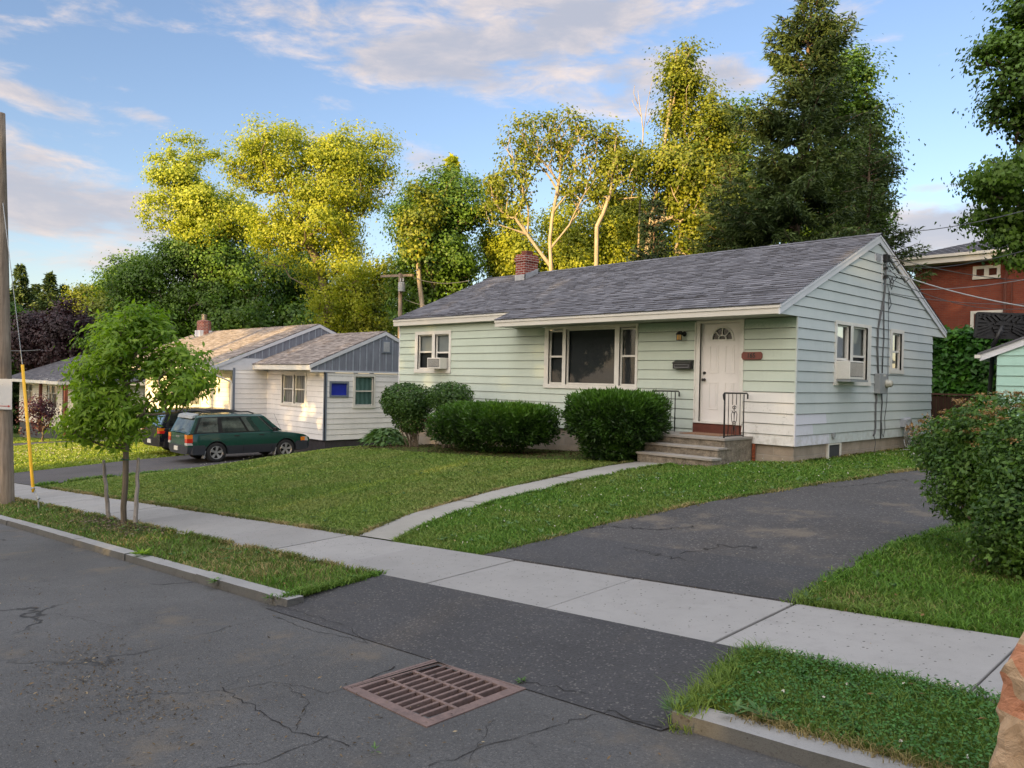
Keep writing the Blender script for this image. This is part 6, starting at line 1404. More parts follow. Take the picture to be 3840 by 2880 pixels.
root = tree('young_tree', tuple(TB), [px_blob(330, 1160, 640, 1420, dT, .8), px_blob(225, 1300, 500, 1560, dT, .7), px_blob(540, 1280, 815, 1500, dT, .7), px_blob(215, 1480, 420, 1680, dT, .6), px_blob(570, 1430, 740, 1545, dT, .6), px_blob(430, 1130, 640, 1280, dT, .7), px_blob(310, 1480, 620, 1640, dT, .6), px_blob(420, 1560, 530, 1690, dT, .5), px_blob(640, 1380, 790, 1490, dT, .5), px_blob(360, 1620, 480, 1700, dT, .5)],
     'young street tree with narrow drooping leaves between two stakes', 'tree', nt=400, lpc=19, ls=.12, cr=.20, mat=MT['young'], rt=.045, seed=37, asp=.34, flat=.5, droop=.55, upn=.8, trunk=trk, start=.40, twigleaf=.55, rtip=.0032, pw=.5, jitter=.10, shell=.35)
m = MB(); tc_ = at(471, 1722, d=dT); m.tube([tc_+Vector((-.11, .02, 0)), tc_+Vector((-.05, -.05, 0)), tc_+Vector((.05, -.05, 0)), tc_+Vector((.11, .02, 0))], .008, 5); m.build('tree_tie', simple('green_tie', (.01, .08, .05), .6), root)
# ------------------------------------------------------------------ cars
def smoothstep(a, b, x): t = max(0, min(1, (x-a)/(b-a))); return t*t*(3-2*t)
def car(loc, rz, label, P):
    root = thing('parked_car', loc, label, 'car', rz=rz)
    paint = simple(P['name']+'_paint', P['col'], .22, .06, 2, spec=.5, coat=P.get('coat', .8)); lowm_ = simple(P['name']+'_cladding', P['low'], .6, .1)
    L, Wd, H = P['L'], P['W']/2, P['H']; xr_, xf = P['axles']; wr = P['wr']; ar = wr+.055
    tops = P['top']      # (x,z) upper edge of the lower body from the tail to the nose
    tx = [t[0] for t in tops]; tz = [t[1] for t in tops]
    def halfw(x, z):
        e = 1-.10*smoothstep(L/2-.75, L/2, x)-.07*smoothstep(-L/2+.5, -L/2, -(-x)) if False else 1-.12*smoothstep(L/2-.8, L/2, x)-.06*smoothstep(L/2-.4, L/2, -x)
        bz = 1-.05*smoothstep(.55, .18, z)-.05*smoothstep(.72, 1.05, z)
        return Wd*e*bz
    m = MB(); xs_ = np.unique(np.concatenate([np.linspace(-L/2, L/2, 64), [xr_+ar*math.cos(a) for a in np.linspace(0, math.pi, 15)], [xf+ar*math.cos(a) for a in np.linspace(0, math.pi, 15)]]))
    rows = []
    for x in xs_:
        zb = .27+.10*smoothstep(L/2-.35, L/2, abs(x))
        for ax in (xr_, xf):
            if abs(x-ax) < ar: zb = max(zb, wr+math.sqrt(max(0, ar*ar-(x-ax)**2))-.01)
        zt = float(np.interp(x, tx, tz)); row = []
        cl = P['clad']
        for k, f_ in enumerate((0, .25, .5, 1)): row.append(zb+(max(cl, zb+.004)-zb)*f_)
        z1 = max(cl, zb+.004)
        for f_ in (.02, .3, .6, .82, .93, .98, 1): row.append(z1+(max(zt, z1+.01)-z1)*f_)
        rows.append([(x, halfw(x, z)*(1 if q < 9 else .985 if q == 9 else .955), z) for q, z in enumerate(row)])
    n = len(rows); k = len(rows[0])
    for sg in (1, -1):
        vs = [(x, sg*y, z) for row in rows for x, y, z in row]; fs = []; b = len(m.v); m.v += vs
        for i in range(n-1):
            for j in range(k-1): m.f.append(tuple(b+q for q in (i*k+j, i*k+j+1, (i+1)*k+j+1, (i+1)*k+j))); m.mi.append(1 if j < 4 else 0); m.r.append(.5)
    for i in range(n-1):   # hood/deck top with a slight crown, belly
        a, b = rows[i][-1], rows[i+1][-1]; q = 6
        for j in range(q):
            s0, s1 = -1+2*j/q, -1+2*(j+1)/q; cr = lambda s: .03*(1-s*s)
            m.quad((a[0], a[1]*s0, a[2]+cr(s0)), (b[0], b[1]*s0, b[2]+cr(s0)), (b[0], b[1]*s1, b[2]+cr(s1)), (a[0], a[1]*s1, a[2]+cr(s1)), 0)
        a, b = rows[i][0], rows[i+1][0]; m.quad((a[0], -a[1], a[2]), (b[0], -b[1], b[2]), (b[0], b[1], b[2]), (a[0], a[1], a[2]), 1)
    for i in (0, n-1):
        for j in range(k-1):
            a, b = rows[i][j], rows[i][j+1]; m.quad((a[0], -a[1], a[2]), (a[0], a[1], a[2]), (b[0], b[1], b[2]), (b[0], -b[1], b[2]), 1 if j < 4 else 0)
    body = m.build('body', [paint, lowm_], root, local=True)
    for p_ in body.data.polygons: p_.use_smooth = True
    # greenhouse: roof and pillars
    bel = P['belt']; zr = H; xb0, xt0, xt1, xb1 = P['green']      # rear bottom, rear top, front top, front bottom
    def gpnt(u, v):   # u along, v up
        z = bel+(zr-bel)*v; xa = xb0+(xt0-xb0)*v; xb = xb1+(xt1-xb1)*(v**.9); x = xa+(xb-xa)*u; y = Wd*(.955-.115*v-.05*smoothstep(.86, 1, v))*(1-.05*smoothstep(.85, 1, u)); return x, y, z-.03*smoothstep(.8, 1, v)*(abs(u-.5)*2)**3
    m = MB(); U_ = 24; V_ = 8
    for sg in (1, -1):
        for i in range(U_):
            for j in range(V_):
                q = [gpnt(i/U_, j/V_), gpnt((i+1)/U_, j/V_), gpnt((i+1)/U_, (j+1)/V_), gpnt(i/U_, (j+1)/V_)]; m.quad(*[(a, sg*b, c) for a, b, c in q], 0)
    for i in range(U_):
        a, b = gpnt(i/U_, 1), gpnt((i+1)/U_, 1)
        for j in range(6):
            s0, s1 = -1+j/3, -1+(j+1)/3; cr = lambda s: .035*(1-s*s); m.quad((a[0], a[1]*s0, a[2]+cr(s0)), (b[0], b[1]*s0, b[2]+cr(s0)), (b[0], b[1]*s1, b[2]+cr(s1)), (a[0], a[1]*s1, a[2]+cr(s1)), 0)
    for u in (0, 1):
        for j in range(V_):
            a, b = gpnt(u, j/V_), gpnt(u, (j+1)/V_); m.quad((a[0], -a[1], a[2]), (a[0], a[1], a[2]), (b[0], b[1], b[2]), (b[0], -b[1], b[2]), 0)
    ro = m.build('cabin_roof', [paint], root, local=True)
    for p_ in ro.data.polygons: p_.use_smooth = True
    # side windows, windscreen, rear window (dark tinted interior behind glass)
    ing = MT['carint']; cgl = MT[P.get('glass', 'carglass2')]
    def panel(name, pts, off, mat, parent=root):
        m = MB(); m.add([tuple(p) for p in pts], [tuple(range(len(pts)))]); return m.build(name, mat, parent, local=True)
    for sg in (1, -1):
        for (u0, u1) in P['win']:
            v0, v1 = .05, .84
            def q(u, v, o): x, y, z = gpnt(u, v); return (x, sg*(y+o), z)
            grid = MB(); frm = MB(); rim = MB()
            for j in range(4):
                va, vb = v0+(v1-v0)*j/4, v0+(v1-v0)*(j+1)/4
                grid.quad(q(u0, va, .006), q(u1, va, .006), q(u1, vb, .006), q(u0, vb, .006)); frm.quad(q(u0, va, .003), q(u1, va, .003), q(u1, vb, .003), q(u0, vb, .003))
            for (ua, ub, va, vb) in ((u0-.03, u1+.025, v0-.045, v0), (u0-.03, u1+.025, v1, v1+.05), (u0-.03, u0-.001, v0, v1), (u1+.001, u1+.025, v0, v1)): rim.quad(q(ua, va, .005), q(ub, va, .005), q(ub, vb, .005), q(ua, vb, .005))
            g_ = frm.build('window', ing, root, local=True); grid.build('pane', cgl, g_, local=True)
            for (ua, ub, va, vb) in ((u0-.008, u1+.008, v0-.03, v0), (u0-.008, u1+.008, v1, v1+.03), (u0-.008, u0, v0, v1), (u1, u1+.008, v0, v1)): rim.quad(q(ua, va, .007), q(ub, va, .007), q(ub, vb, .007), q(ua, vb, .007))
            rim.build('window_frame', MT['black'], g_, local=True)
    for nm, u, o in (('rear_window', 0, -.006), ('windscreen', 1, .006)):
        a0, a1 = gpnt(u, .08), gpnt(u, .90); w0, w1 = a0[1]*.9, a1[1]*.9
        g_ = panel(nm, [(a0[0]+o, -w0, a0[2]), (a0[0]+o, w0, a0[2]), (a1[0]+o, w1, a1[2]), (a1[0]+o, -w1, a1[2])], 0, ing)
        panel('pane', [(a0[0]+2*o, -w0, a0[2]), (a0[0]+2*o, w0, a0[2]), (a1[0]+2*o, w1, a1[2]), (a1[0]+2*o, -w1, a1[2])], 0, cgl, g_)
    # wheels
    for ax in (xr_, xf):
        for sg in (1, -1):
            c = (ax, sg*(Wd-.11), wr); m = MB(); m.lathe(c, [(wr*.62, .10), (wr*.66, .105), (wr*.9, .10), (wr, .07), (wr, -.08), (wr*.9, -.1), (.01, -.1)], 28, (0, sg, 0)); w_ = m.build('wheel', MT['tyre'], root, smooth=False, local=True)
            m = MB(); m.lathe(c, [(wr*.66, .102), (wr*.64, .11), (wr*.60, .085), (wr*.56, .06)], 28, (0, sg, 0)); m.lathe(c, [(.001, .075), (.05, .075), (.065, .055), (.065, .02)], 14, (0, sg, 0))
            for s in range(P['spokes']):
                a = s*2*math.pi/P['spokes']+.2; dv = Vector((math.cos(a), 0, math.sin(a))); sv = Vector((-math.sin(a), 0, math.cos(a))); cc = Vector(c)
                i0, i1 = cc+dv*.05+Vector((0, sg*.06, 0)), cc+dv*wr*.61+Vector((0, sg*.085, 0)); wd0, wd1 = .026, P.get('sw', .055)
                m.hexa([i0-sv*wd0, i1-sv*wd1, i1+sv*wd1, i0+sv*wd0, i0-sv*wd0+Vector((0, sg*.02, 0)), i1-sv*wd1+Vector((0, sg*.012, 0)), i1+sv*wd1+Vector((0, sg*.012, 0)), i0+sv*wd0+Vector((0, sg*.02, 0))])
            m.build('rim', MT['rim'], w_, local=True); m = MB(); m.lathe(c, [(.001, .02), (wr*.62, .02)], 20, (0, sg, 0)); m.build('brake', MT['tyre'], w_, local=True)
    # bumpers
    for sx in (-1, 1):
        m = MB(); pts = []; 
        for j in range(13):
            s = -1+2*j/12; y = s*(Wd+.005)*(1 if abs(s) < 1 else 1); xx = sx*(L/2+.05-.10*abs(s)**3-.25*max(0, abs(s)-.85)/.15*.6); pts.append((xx, y))
        for (a, b) in zip(pts[:-1], pts[1:]):
            m.hexa([(a[0]-sx*.16, a[1], .30), (b[0]-sx*.16, b[1], .30), (b[0], b[1], .32), (a[0], a[1], .32), (a[0]-sx*.16, a[1], P['bz']), (b[0]-sx*.16, b[1], P['bz']), (b[0]-sx*.01, b[1], P['bz']-.02), (a[0]-sx*.01, a[1], P['bz']-.02)])
        for sg in (1, -1):
            ex = (xr_-ar-.005) if sx < 0 else (xf+ar+.005); a_, b_ = sorted((ex, sx*(L/2-.16))); m.box((a_, sg*(Wd-.07), .30), (b_, sg*(Wd+.008), P['bz']-.01))
        m.build('bumper', lowm_, root, local=True)
    # lamps
    red = simple(P['name']+'_red_lens', (.55, .02, .012), .2, .1, coat=.6); amb = simple(P['name']+'_amber_lens', (.75, .22, .02), .2, .1, coat=.6); wh = simple(P['name']+'_clear_lens', (.5, .48, .46), .2, .1, coat=.6)
    for sg in (1, -1):
        m = MB()
        for (z0_, z1_, mi) in P['tail']:
            y1 = halfw(-L/2, z0_)+.012; m.hexa([(-L/2-.02, sg*(y1-.20), z0_), (-L/2-.02, sg*y1, z0_), (-L/2+.17+P['slant']*(z0_-.7), sg*(y1+.012), z0_), (-L/2+.1, sg*(y1-.2), z0_), (-L/2-.015, sg*(y1-.20), z1_), (-L/2-.015, sg*(y1-.006), z1_), (-L/2+.17+P['slant']*(z1_-.7), sg*(y1+.004), z1_), (-L/2+.1, sg*(y1-.2), z1_)], mi)
        m.build('tail_light', [red, amb, wh], root, local=True)
        m = MB(); y1 = halfw(L/2, .7)-.0; m.hexa([(L/2-.30, sg*(y1+.045), .60), (L/2-.05, sg*(y1+.02), .60), (L/2+.01, sg*(y1-.42), .60), (L/2-.1, sg*(y1-.42), .60), (L/2-.34, sg*(y1+.035), .76), (L/2-.09, sg*(y1+.01), .75), (L/2-.03, sg*(y1-.42), .74), (L/2-.1, sg*(y1-.42), .74)], 2)
        m.box((L/2-.36, sg*(y1+.02), .61), (L/2-.20, sg*(y1+.055), .745), 1); m.build('headlight', [red, amb, wh], root, local=True)
        m = MB(); m.obox((P['mx'], sg*(Wd+.09), bel+.07), (.05, 0, 0), (0, .10, 0), (0, 0, .065)); m.build('mirror', MT['black'], root, bevel=.02, local=True)
        for hx in P['handles']: m = MB(); m.box((hx-.09, sg*(Wd*.945), bel-.13), (hx+.09, sg*(Wd*.945+.04), bel-.09)); m.build('door_handle', MT['black'], root, bevel=.008, local=True)
        m = MB()
        for sx_ in P['seams']: m.box((sx_-.004, sg*(halfw(sx_, .6)+.001), .36), (sx_+.004, sg*(halfw(sx_, .6)-.02), .60)); m.hexa([(sx_-.004, sg*(halfw(sx_, .6)-.02), .60), (sx_+.004, sg*(halfw(sx_, .6)-.02), .60), (sx_+.004, sg*(halfw(sx_, .6)+.002), .60), (sx_-.004, sg*(halfw(sx_, .6)+.002), .60), (sx_-.004, sg*(halfw(sx_, bel)*.95), bel-.02), (sx_+.004, sg*(halfw(sx_, bel)*.95), bel-.02), (sx_+.004, sg*(halfw(sx_, bel)*.985+.002), bel-.02), (sx_-.004, sg*(halfw(sx_, bel)*.985+.002), bel-.02)])
        m.build('door_seams', MT['black'], root, local=True)
        if P.get('flap'):
            for fx in (xr_-ar-.02, xf-ar-.02): m = MB(); m.hexa([(fx-.02, sg*(Wd-.20), .16), (fx-.02, sg*Wd, .16), (fx, sg*Wd, .16), (fx, sg*(Wd-.2), .16), (fx+.03, sg*(Wd-.2), .42), (fx+.03, sg*Wd, .42), (fx+.05, sg*Wd, .42), (fx+.05, sg*(Wd-.2), .42)]); m.build('mud_flap', MT['greym'], root, local=True)
        if P.get('rack'):
            m = MB(); y = Wd*.68; m.tube([(xt0+.1, sg*y, H-.0), (xt0+.2, sg*y, H+.07), (xt1-.45, sg*y, H+.075), (xt1-.25, sg*y, H+.01)], .022, 6); m.build('roof_rail', MT['black'], root, smooth=True, local=True)
    if P.get('rack'):
        for x in (xt0+.5, xt1-.75): m = MB(); m.box((x-.03, -Wd*.68, H+.07), (x+.03, Wd*.68, H+.10)); m.build('roof_crossbar', MT['black'], root, bevel=.008, local=True)
        m = MB(); m.hexa([(xt0-.14, -Wd*.72, H-.13), (xt0+.02, -Wd*.72, H-.08), (xt0+.02, Wd*.72, H-.08), (xt0-.14, Wd*.72, H-.13), (xt0-.10, -Wd*.70, H-.02), (xt0+.12, -Wd*.70, H+.03), (xt0+.12, Wd*.70, H+.03), (xt0-.10, Wd*.70, H-.02)]); m.build('spoiler', MT['greym'], root, bevel=.01, local=True)
        m = MB(); m.tube([(xb1-.05, -Wd*.93, bel), (xb1-.35, -Wd*.95, bel+.62)], .004, 4); m.build('antenna', MT['black'], root, local=True)
        m = MB(); m.tube([(xb0-.015, .1, bel+.06), (xb0+.03, -.25, bel+.16)], .008, 4); m.build('wiper', MT['black'], root, local=True)
        text_mesh('lettering', P['text'], .085, (-L/2-.012, 0, .88), Matrix.Rotation(-math.pi/2, 3, 'Z')@Matrix.Rotation(math.pi/2, 3, 'X'), MT['rim'], root, .002)
    m = MB(); m.box((-L/2-.075, -.16, .42), (-L/2-.05, .16, .56)); m.build('licence_plate', MT['trim'], root, local=True)
    return root
MT['tyre'] = simple('tyre_rubber', (.022, .022, .022), .8, .2); MT['rim'] = simple('alloy_rim', (.42, .42, .42), .35, .1, metal=.5)
MT['carglass2'] = glass_mat('tinted_car_glass', (.6, .65, .65), 1.2); MT['darkglass'] = glass_mat('dark_car_glass', (.25, .27, .28), .55)
MT['carint'] = simple('car_interior', (.26, .28, .25), .8, .5, 4, dark=(.03, .035, .033))
wz = float(zg(-19.4, -1.8))+.012
w0 = at(798, 1743, d=26.6); w1 = at(1078.5, 1704, d=28.45)

hd = math.atan2(w1.y-w0.y, w1.x-w0.x)
SUBX = (w0+w1)/2
sub = dict(name='green', col=(.006, .050, .040), low=(.030, .034, .042), L=4.45, W=1.80, H=1.62, axles=(-1.26, 1.265), wr=.34, clad=.55, bz=.62, belt=1.0,
           top=[(-2.225, 1.0), (-2.1, 1.03), (-1, 1.015), (.95, .995), (1.2, .96), (1.7, .90), (2.05, .83), (2.225, .72)], green=(-2.17, -1.88, .40, 1.15), win=[(.07, .295), (.345, .605), (.63, .905)],
           tail=[(.62, .70, 2), (.70, .84, 0), (.84, .97, 1)], slant=0, mx=.80, handles=(-.55, .35), seams=(-.32, .72, -1.05), spokes=5, flap=1, rack=1, text='SUBARU')
nrm_ = Vector((math.cos(hd), math.sin(hd), 0)); left = Vector((-nrm_.y, nrm_.x, 0))
cc = SUBX+left*(.8675-.04); cz = min(w0.z, w1.z)
za_, zb_ = float(zg(w0.x-.8, w0.y))+.012, float(zg(w1.x-.8, w1.y))+.012
cr_ = car((cc.x, cc.y, (za_+zb_)/2), hd, 'dark green station wagon with grey lower trim parked in front of the white house', sub)
cr_.rotation_euler = (0, -math.atan2(zb_-za_, (w1-w0).length), hd)
suv = dict(glass='darkglass', name='black', coat=.3, col=(.008, .009, .014), low=(.012, .012, .014), L=4.6, W=1.8, H=1.66, axles=(-1.3, 1.35), wr=.36, clad=.50, bz=.62, belt=1.02,
           top=[(-2.3, 1.03), (-1, 1.05), (1.0, 1.02), (1.3, 1.0), (1.9, .92), (2.3, .75)], green=(-2.27, -1.98, .35, 1.2), win=[(.075, .30), (.335, .60), (.625, .90)],
           tail=[(.80, .90, 0), (.90, 1.0, 1)], slant=2.2, mx=.85, handles=(-.5, .4), seams=(-.3, .75), spokes=6, sw=.03)
c2 = cc+left*3.25+nrm_*(.25)
c2z = float(zg(c2.x, c2.y))+.012
r2_ = car((c2.x, c2.y, cr_.location.z+.0), hd+.03, 'black rounded car half hidden behind the green wagon', suv); r2_.rotation_euler = (0, cr_.rotation_euler.y, hd+.03)

# ------------------------------------------------------------------ street furniture
MT['pole'] = wood_mat('weathered_pole', (.13, .10, .075), (.34, .28, .22))
pb = ground(28, 1886); pd = (pb-CAM).dot(FW); pt_ = at(0, 425, d=pd)
t_ = thing('utility_pole', tuple(pb), 'weathered wooden utility pole at the left edge of the street', 'utility pole')
m = MB(); up_ = (pt_-pb); m.tube([pb-up_*.03]+[pb+up_*(i/10)+Vector((.004*math.sin(i*2), 0, 0)) for i in range(11)], [.135]+[.13-.0035*i for i in range(11)], 16); m.build('pole_shaft', MT['pole'], t_, smooth=True)
m = MB(); sA = at(-30, 1420, d=pd-.16); sB = at(44, 1536, d=pd-.16); rt_ = Vector((RT.x, RT.y, 0)).normalized(); up1 = Vector((0, 0, 1)); ctr = (sA+sB)/2; hw = abs((sB-sA).dot(rt_))/2; hh = abs(sB.z-sA.z)/2; fn_ = Vector((FW.x, FW.y, 0)).normalized()
sg_ = thing('street_sign', tuple(ctr), 'white metal parking sign with a thin red arrow nailed to the pole', 'sign')
m.obox(ctr, rt_*hw, up1*hh, fn_*.002); m.build('sign_plate', simple('sign_white', (.62, .62, .60), .5, .06, 4), sg_, bevel=.001)
m = MB(); az_ = ctr.z-hh*.78; a0 = ctr-rt_*hw*.9-fn_*.004; a0.z = az_; a1 = ctr+rt_*hw*.62-fn_*.004; a1.z = az_
m.obox((a0+a1)/2, (a1-a0)*.5, up1*.007, fn_*.001); m.prism([a1+up1*.022, a1-up1*.022, a1+rt_*.06], fn_*.001); m.build('sign_arrow', simple('sign_red', (.45, .03, .02), .5), sg_)
m = MB()
for zz in (.62, -.62): m.lathe(ctr+up1*hh*zz*1.0-fn_*.003+rt_*(.012), [(.001, -.004), (.009, -.004), (.009, .002)], 8, tuple(-fn_))
m.build('bolts', MT['black'], sg_)
# guy wire
ga = ground(146, 1906); gd = (ga-CAM).dot(FW); g1 = at(143, 1868, d=gd); g2 = at(124, 1832, d=gd+.05); g3 = at(84, 1368, d=gd+.25); g4 = at(40, 1000, d=gd+.45); g5 = at(8, 740, d=pd)
t_ = thing('guy_wire', tuple(ga), 'steel guy wire with a bright yellow guard anchored in the verge', 'guy wire')
m = MB(); m.tube([g2-(g3-g2)*.03, g2, g3], .028, 10); m.build('yellow_guard', simple('yellow_plastic', (.75, .42, .01), .45, .08), t_, smooth=True)
m = MB(); m.tube([g1, g2, g3, g4, g5], .008, 6); m.build('strand', MT['greym'], t_)
m = MB(); m.tube([ga-Vector((0, 0, .1)), g1], .016, 6); m.tube([g1-(g2-g1)*.1, g1+(g2-g1)*.15], .032, 8)
for s in (-1, 1): m.tube([g1+rt_*s*.02, g2+rt_*s*.03], .005, 5)
m.tube([g2-(g2-g1)*.05, g2+(g2-g1)*.08], .036, 8); m.build('anchor_rod', MT['greym'], t_)
# pole with transformer behind
d = 40; pu = at(1502, 1025, d=d); gb = gbase(1500, d)
t_ = thing('utility_pole', gb, 'distant utility pole with crossarm and grey transformer behind the roof', 'utility pole')
m = MB(); m.tube([gb, (pu.x, pu.y, pu.z)], [.13, .10], 8); m.build('pole_shaft', MT['pole'], t_)
m = MB(); ca, cb = at(1430, 1036, d=d), at(1548, 1032, d=d); m.obox((ca+cb)/2, (cb-ca)*.5, Vector((0, .05, 0)), Vector((0, 0, .06))); m.build('crossarm', MT['pole'], t_)
m = MB(); q = at(1506, 1093, d=d-.25); m.lathe(q, [(.001, 0), (.18, 0), (.19, .42), (.14, .46), (.001, .48)], 14); m.lathe(q+Vector((-.1, 0, .5)), [(.05, 0), (.03, .18)], 8); m.lathe(q+Vector((.12, 0, .5)), [(.05, 0), (.03, .18)], 8); m.build('transformer', MT['greym'], t_)
for i, (a, b) in enumerate((((1548, 1040), (1760, 1052)), ((1515, 1120), (1690, 1140)))): wire(at(*a, d=40), at(*b, d=34), .2, .015, ['wire from the crossarm toward the grey roof', 'lower wire from the transformer pole toward the grey roof'][i])
wire(at(20, 1314, d=50), at(150, 1312, d=50), .05, .03, 'faint wire crossing in front of the purple trees')

# storm drain grate, modelled with real slots
G = [ground(a*1.736, b*1.736) for a, b in ((750, 1487), (950, 1426), (1122, 1489), (925, 1566))]

gc = (G[0]+G[1]+G[2]+G[3])/4; gu = ((G[2]-G[1])+(G[3]-G[0]))/2; gv = ((G[1]-G[0])+(G[2]-G[3]))/2   # gu: toward camera-right
t_ = thing('storm_drain', tuple(gc), 'rusty cast iron storm drain grate set in the street', 'storm drain')
rust_ = simple('rusty_iron', (.17, .115, .10), .7, .2, 14, dark=(.105, .075, .068), bump=.003)
m = MB(); hz_ = Vector((0, 0, 1)); U0 = gu/2; V0 = gv/2
def P2(a, b, z=0): return gc+U0*a+V0*b+hz_*z
def bar(a0, a1, b0, b1, z0=-.045, z1=.006): m.hexa([P2(a0, b0, z0), P2(a1, b0, z0), P2(a1, b1, z0), P2(a0, b1, z0), P2(a0, b0, z1), P2(a1, b0, z1), P2(a1, b1, z1), P2(a0, b1, z1)])
bar(-1, 1, -1, -.86); bar(-1, 1, .86, 1); bar(-1, -.86, -.86, .86); bar(.86, 1, -.86, .86)
nR, nC = 3, 9   # three columns of nine slots
rw = 1.72/nR
for c_ in range(1, nR): b_ = -.86+rw*c_; bar(-.86, .86, b_-.032, b_+.032)
for k in range(1, nC):
    a_ = -.86+1.72*k/nC
    for c_ in range(nR):
        b0 = -.86+rw*c_+(.032 if c_ else 0); b1 = -.86+rw*(c_+1)-(.032 if c_ < nR-1 else 0); bar(a_-.028, a_+.028, b0, b1, -.045, .0055)
m.build('grate', rust_, t_, bevel=.004)
m = MB()
for (a0, a1, b0, b1) in ((-1.07, 1.07, -1.07, -1.0), (-1.07, 1.07, 1.0, 1.07), (-1.07, -1.0, -1, 1), (1.0, 1.07, -1, 1)): bar(a0, a1, b0, b1, -.03, .007)
m.build('frame', rust_, t_)
m = MB(); C4 = [(GX0-.02, GV0-.02), (GX1+.02, GV0-.02), (GX1+.02, GV1+.02), (GX0-.02, GV1+.02)]; zb_ = gc.z-1.0
q4 = [(x, v+GM*x) for x, v in C4]
for (a, b) in zip(q4, q4[1:]+q4[:1]): m.quad((a[0], a[1], zb_), (b[0], b[1], zb_), (b[0], b[1], gc.z-.012), (a[0], a[1], gc.z-.012))
m.quad(*[(x, y, zb_) for x, y in q4])

m.build('catch_basin', simple('basin_concrete', (.035, .030, .025), .9, .4, 12), t_)
# paper yard-waste bag at the right edge
pg = at(3690, 2880, d=2.62); gx, gy = pg.x, pg.y
BX = at(4045, 2650, d=2.72); gzb = float(zg(BX.x, BX.y)); tz_ = at(3840, 2270, d=2.62).z
t_ = thing('paper_bag', (BX.x, BX.y, gzb), 'crumpled brown paper yard bag with orange print at the right edge', 'paper bag')
r = np.random.default_rng(5); m = MB(); Hh = tz_-gzb; NR, NA = 26, 44; hw_ = .20; uu_ = Vector((RT.x, RT.y, 0)).normalized(); ww = Vector((FW.x, FW.y, 0)).normalized(); vs = []
ang0 = .5; ph = r.random(8)*6.28
for i in range(NR+1):
    h = i/NR; sc_ = 1+.05*math.sin(h*5+1)-.42*smoothstep(.66, 1.0, h)-.10*smoothstep(.15, 0, h)
    for j in range(NA):
        a = 2*math.pi*j/NA; q = 1/(abs(math.cos(a))**6+abs(math.sin(a))**6)**(1/6)
        w_ = sc_*(1+.035*math.sin(a*5+ph[0]+h*9)+.03*math.sin(a*9+ph[1]-h*17)+.025*math.sin(h*31+a*3+ph[2])+.02*r.normal()*(.3+h))
        d_ = uu_*math.cos(a+ang0)*q*hw_*w_+ww*math.sin(a+ang0)*q*hw_*.8*w_; vs.append(Vector((BX.x, BX.y, gzb+.005+Hh*h*(1+.03*math.sin(a*3+1)*(h > .8))))+d_)
fs = [(i*NA+j, i*NA+(j+1) % NA, (i+1)*NA+(j+1) % NA, (i+1)*NA+j) for i in range(NR) for j in range(NA)]+[tuple(NR*NA+j for j in range(NA))]
m.add(vs, fs)
def paper():
    m_, t, out = new_mat('kraft_paper'); p = t.node('ShaderNodeTexCoord').outputs['Object']; x, y, z = t.sep(p); n1 = t.noise(p, 9, 6, .65, .8); n2 = t.noise(p, 3, 3)
    c = t.mix(t.smooth(n1, .3, .7), (.36, .25, .15), (.48, .35, .23))
    lat = t.m('ADD', t.m('MULTIPLY', x, uu_.x), t.m('MULTIPLY', y, uu_.y)); fr = t.m('ADD', t.m('MULTIPLY', x, ww.x), t.m('MULTIPLY', y, ww.y))
    # block of orange print on the street side, broken by creases
    dia = t.m('ADD', t.m('MULTIPLY', lat, 3.0), t.m('MULTIPLY', z, .9))
    band = t.m('MULTIPLY', t.m('GREATER_THAN', z, Hh*.56), t.m('LESS_THAN', z, Hh*.82)); band = t.m('MULTIPLY', band, t.m('LESS_THAN', lat, -.10))
    st_ = t.m('GREATER_THAN', t.m('SINE', t.m('MULTIPLY', t.m('ADD', dia, t.m('MULTIPLY', n2, .35)), 28)), -.25)
    c = t.mix(t.m('MULTIPLY', t.m('MULTIPLY', band, st_), .5), c, (.48, .12, .05)); principled(t, out, c, .8, .25, 0, n1, .02); return m_
o = m.build('bag_body', paper(), t_); 
for p_ in o.data.polygons: p_.use_smooth = random.random() < .0
m = MB(); q0 = [v for v in vs[NR*NA-NA*1:NR*NA]]
for j in range(NA): a, b = q0[j], q0[(j+1) % NA]; m.quad(a+(a-BX).normalized()*.0, b, b+Vector((0, 0, .03))+(b-Vector((BX.x, BX.y, b.z)))*.18, a+Vector((0, 0, .03))+(a-Vector((BX.x, BX.y, a.z)))*.18)
m.build('rolled_rim', paper(), t_)

# ------------------------------------------------------------------ grass
camx = np.array(CAM)
def grass_mat(name, stops, dry=(.30, .24, .09), amt=.5):
    m_, t, out = new_mat(name); p = worldco(t); r_ = attr(t); n1 = t.noise(p, .8, 4, .6); n2 = t.noise(p, 5, 3)
    c = t.ramp(t.m('ADD', t.m('MULTIPLY', r_, .7), t.m('MULTIPLY', n2, .3)), stops)
    f_ = t.m('MULTIPLY', t.smooth(t.m('ADD', n1, t.m('MULTIPLY', r_, .18)), .54, .72), amt); c = t.mix(f_, c, dry)
    pr_ = t.node('ShaderNodeBsdfPrincipled'); t.l.new(c, pr_.inputs['Base Color']); pr_.inputs['Roughness'].default_value = .55; pr_.inputs['Specular IOR Level'].default_value = .25
    tr = t.node('ShaderNodeBsdfTranslucent'); t.l.new(c, tr.inputs[0]); mx = t.node('ShaderNodeMixShader'); mx.inputs[0].default_value = .3
    t.l.new(pr_.outputs[0], mx.inputs[1]); t.l.new(tr.outputs[0], mx.inputs[2]); t.l.new(mx.outputs[0], out.inputs[0]); return m_
MT['gr_rich'] = grass_mat('verge_grass', [(.0, (.045, .11, .012)), (.5, (.095, .21, .025)), (1, (.17, .33, .04))], amt=.22)
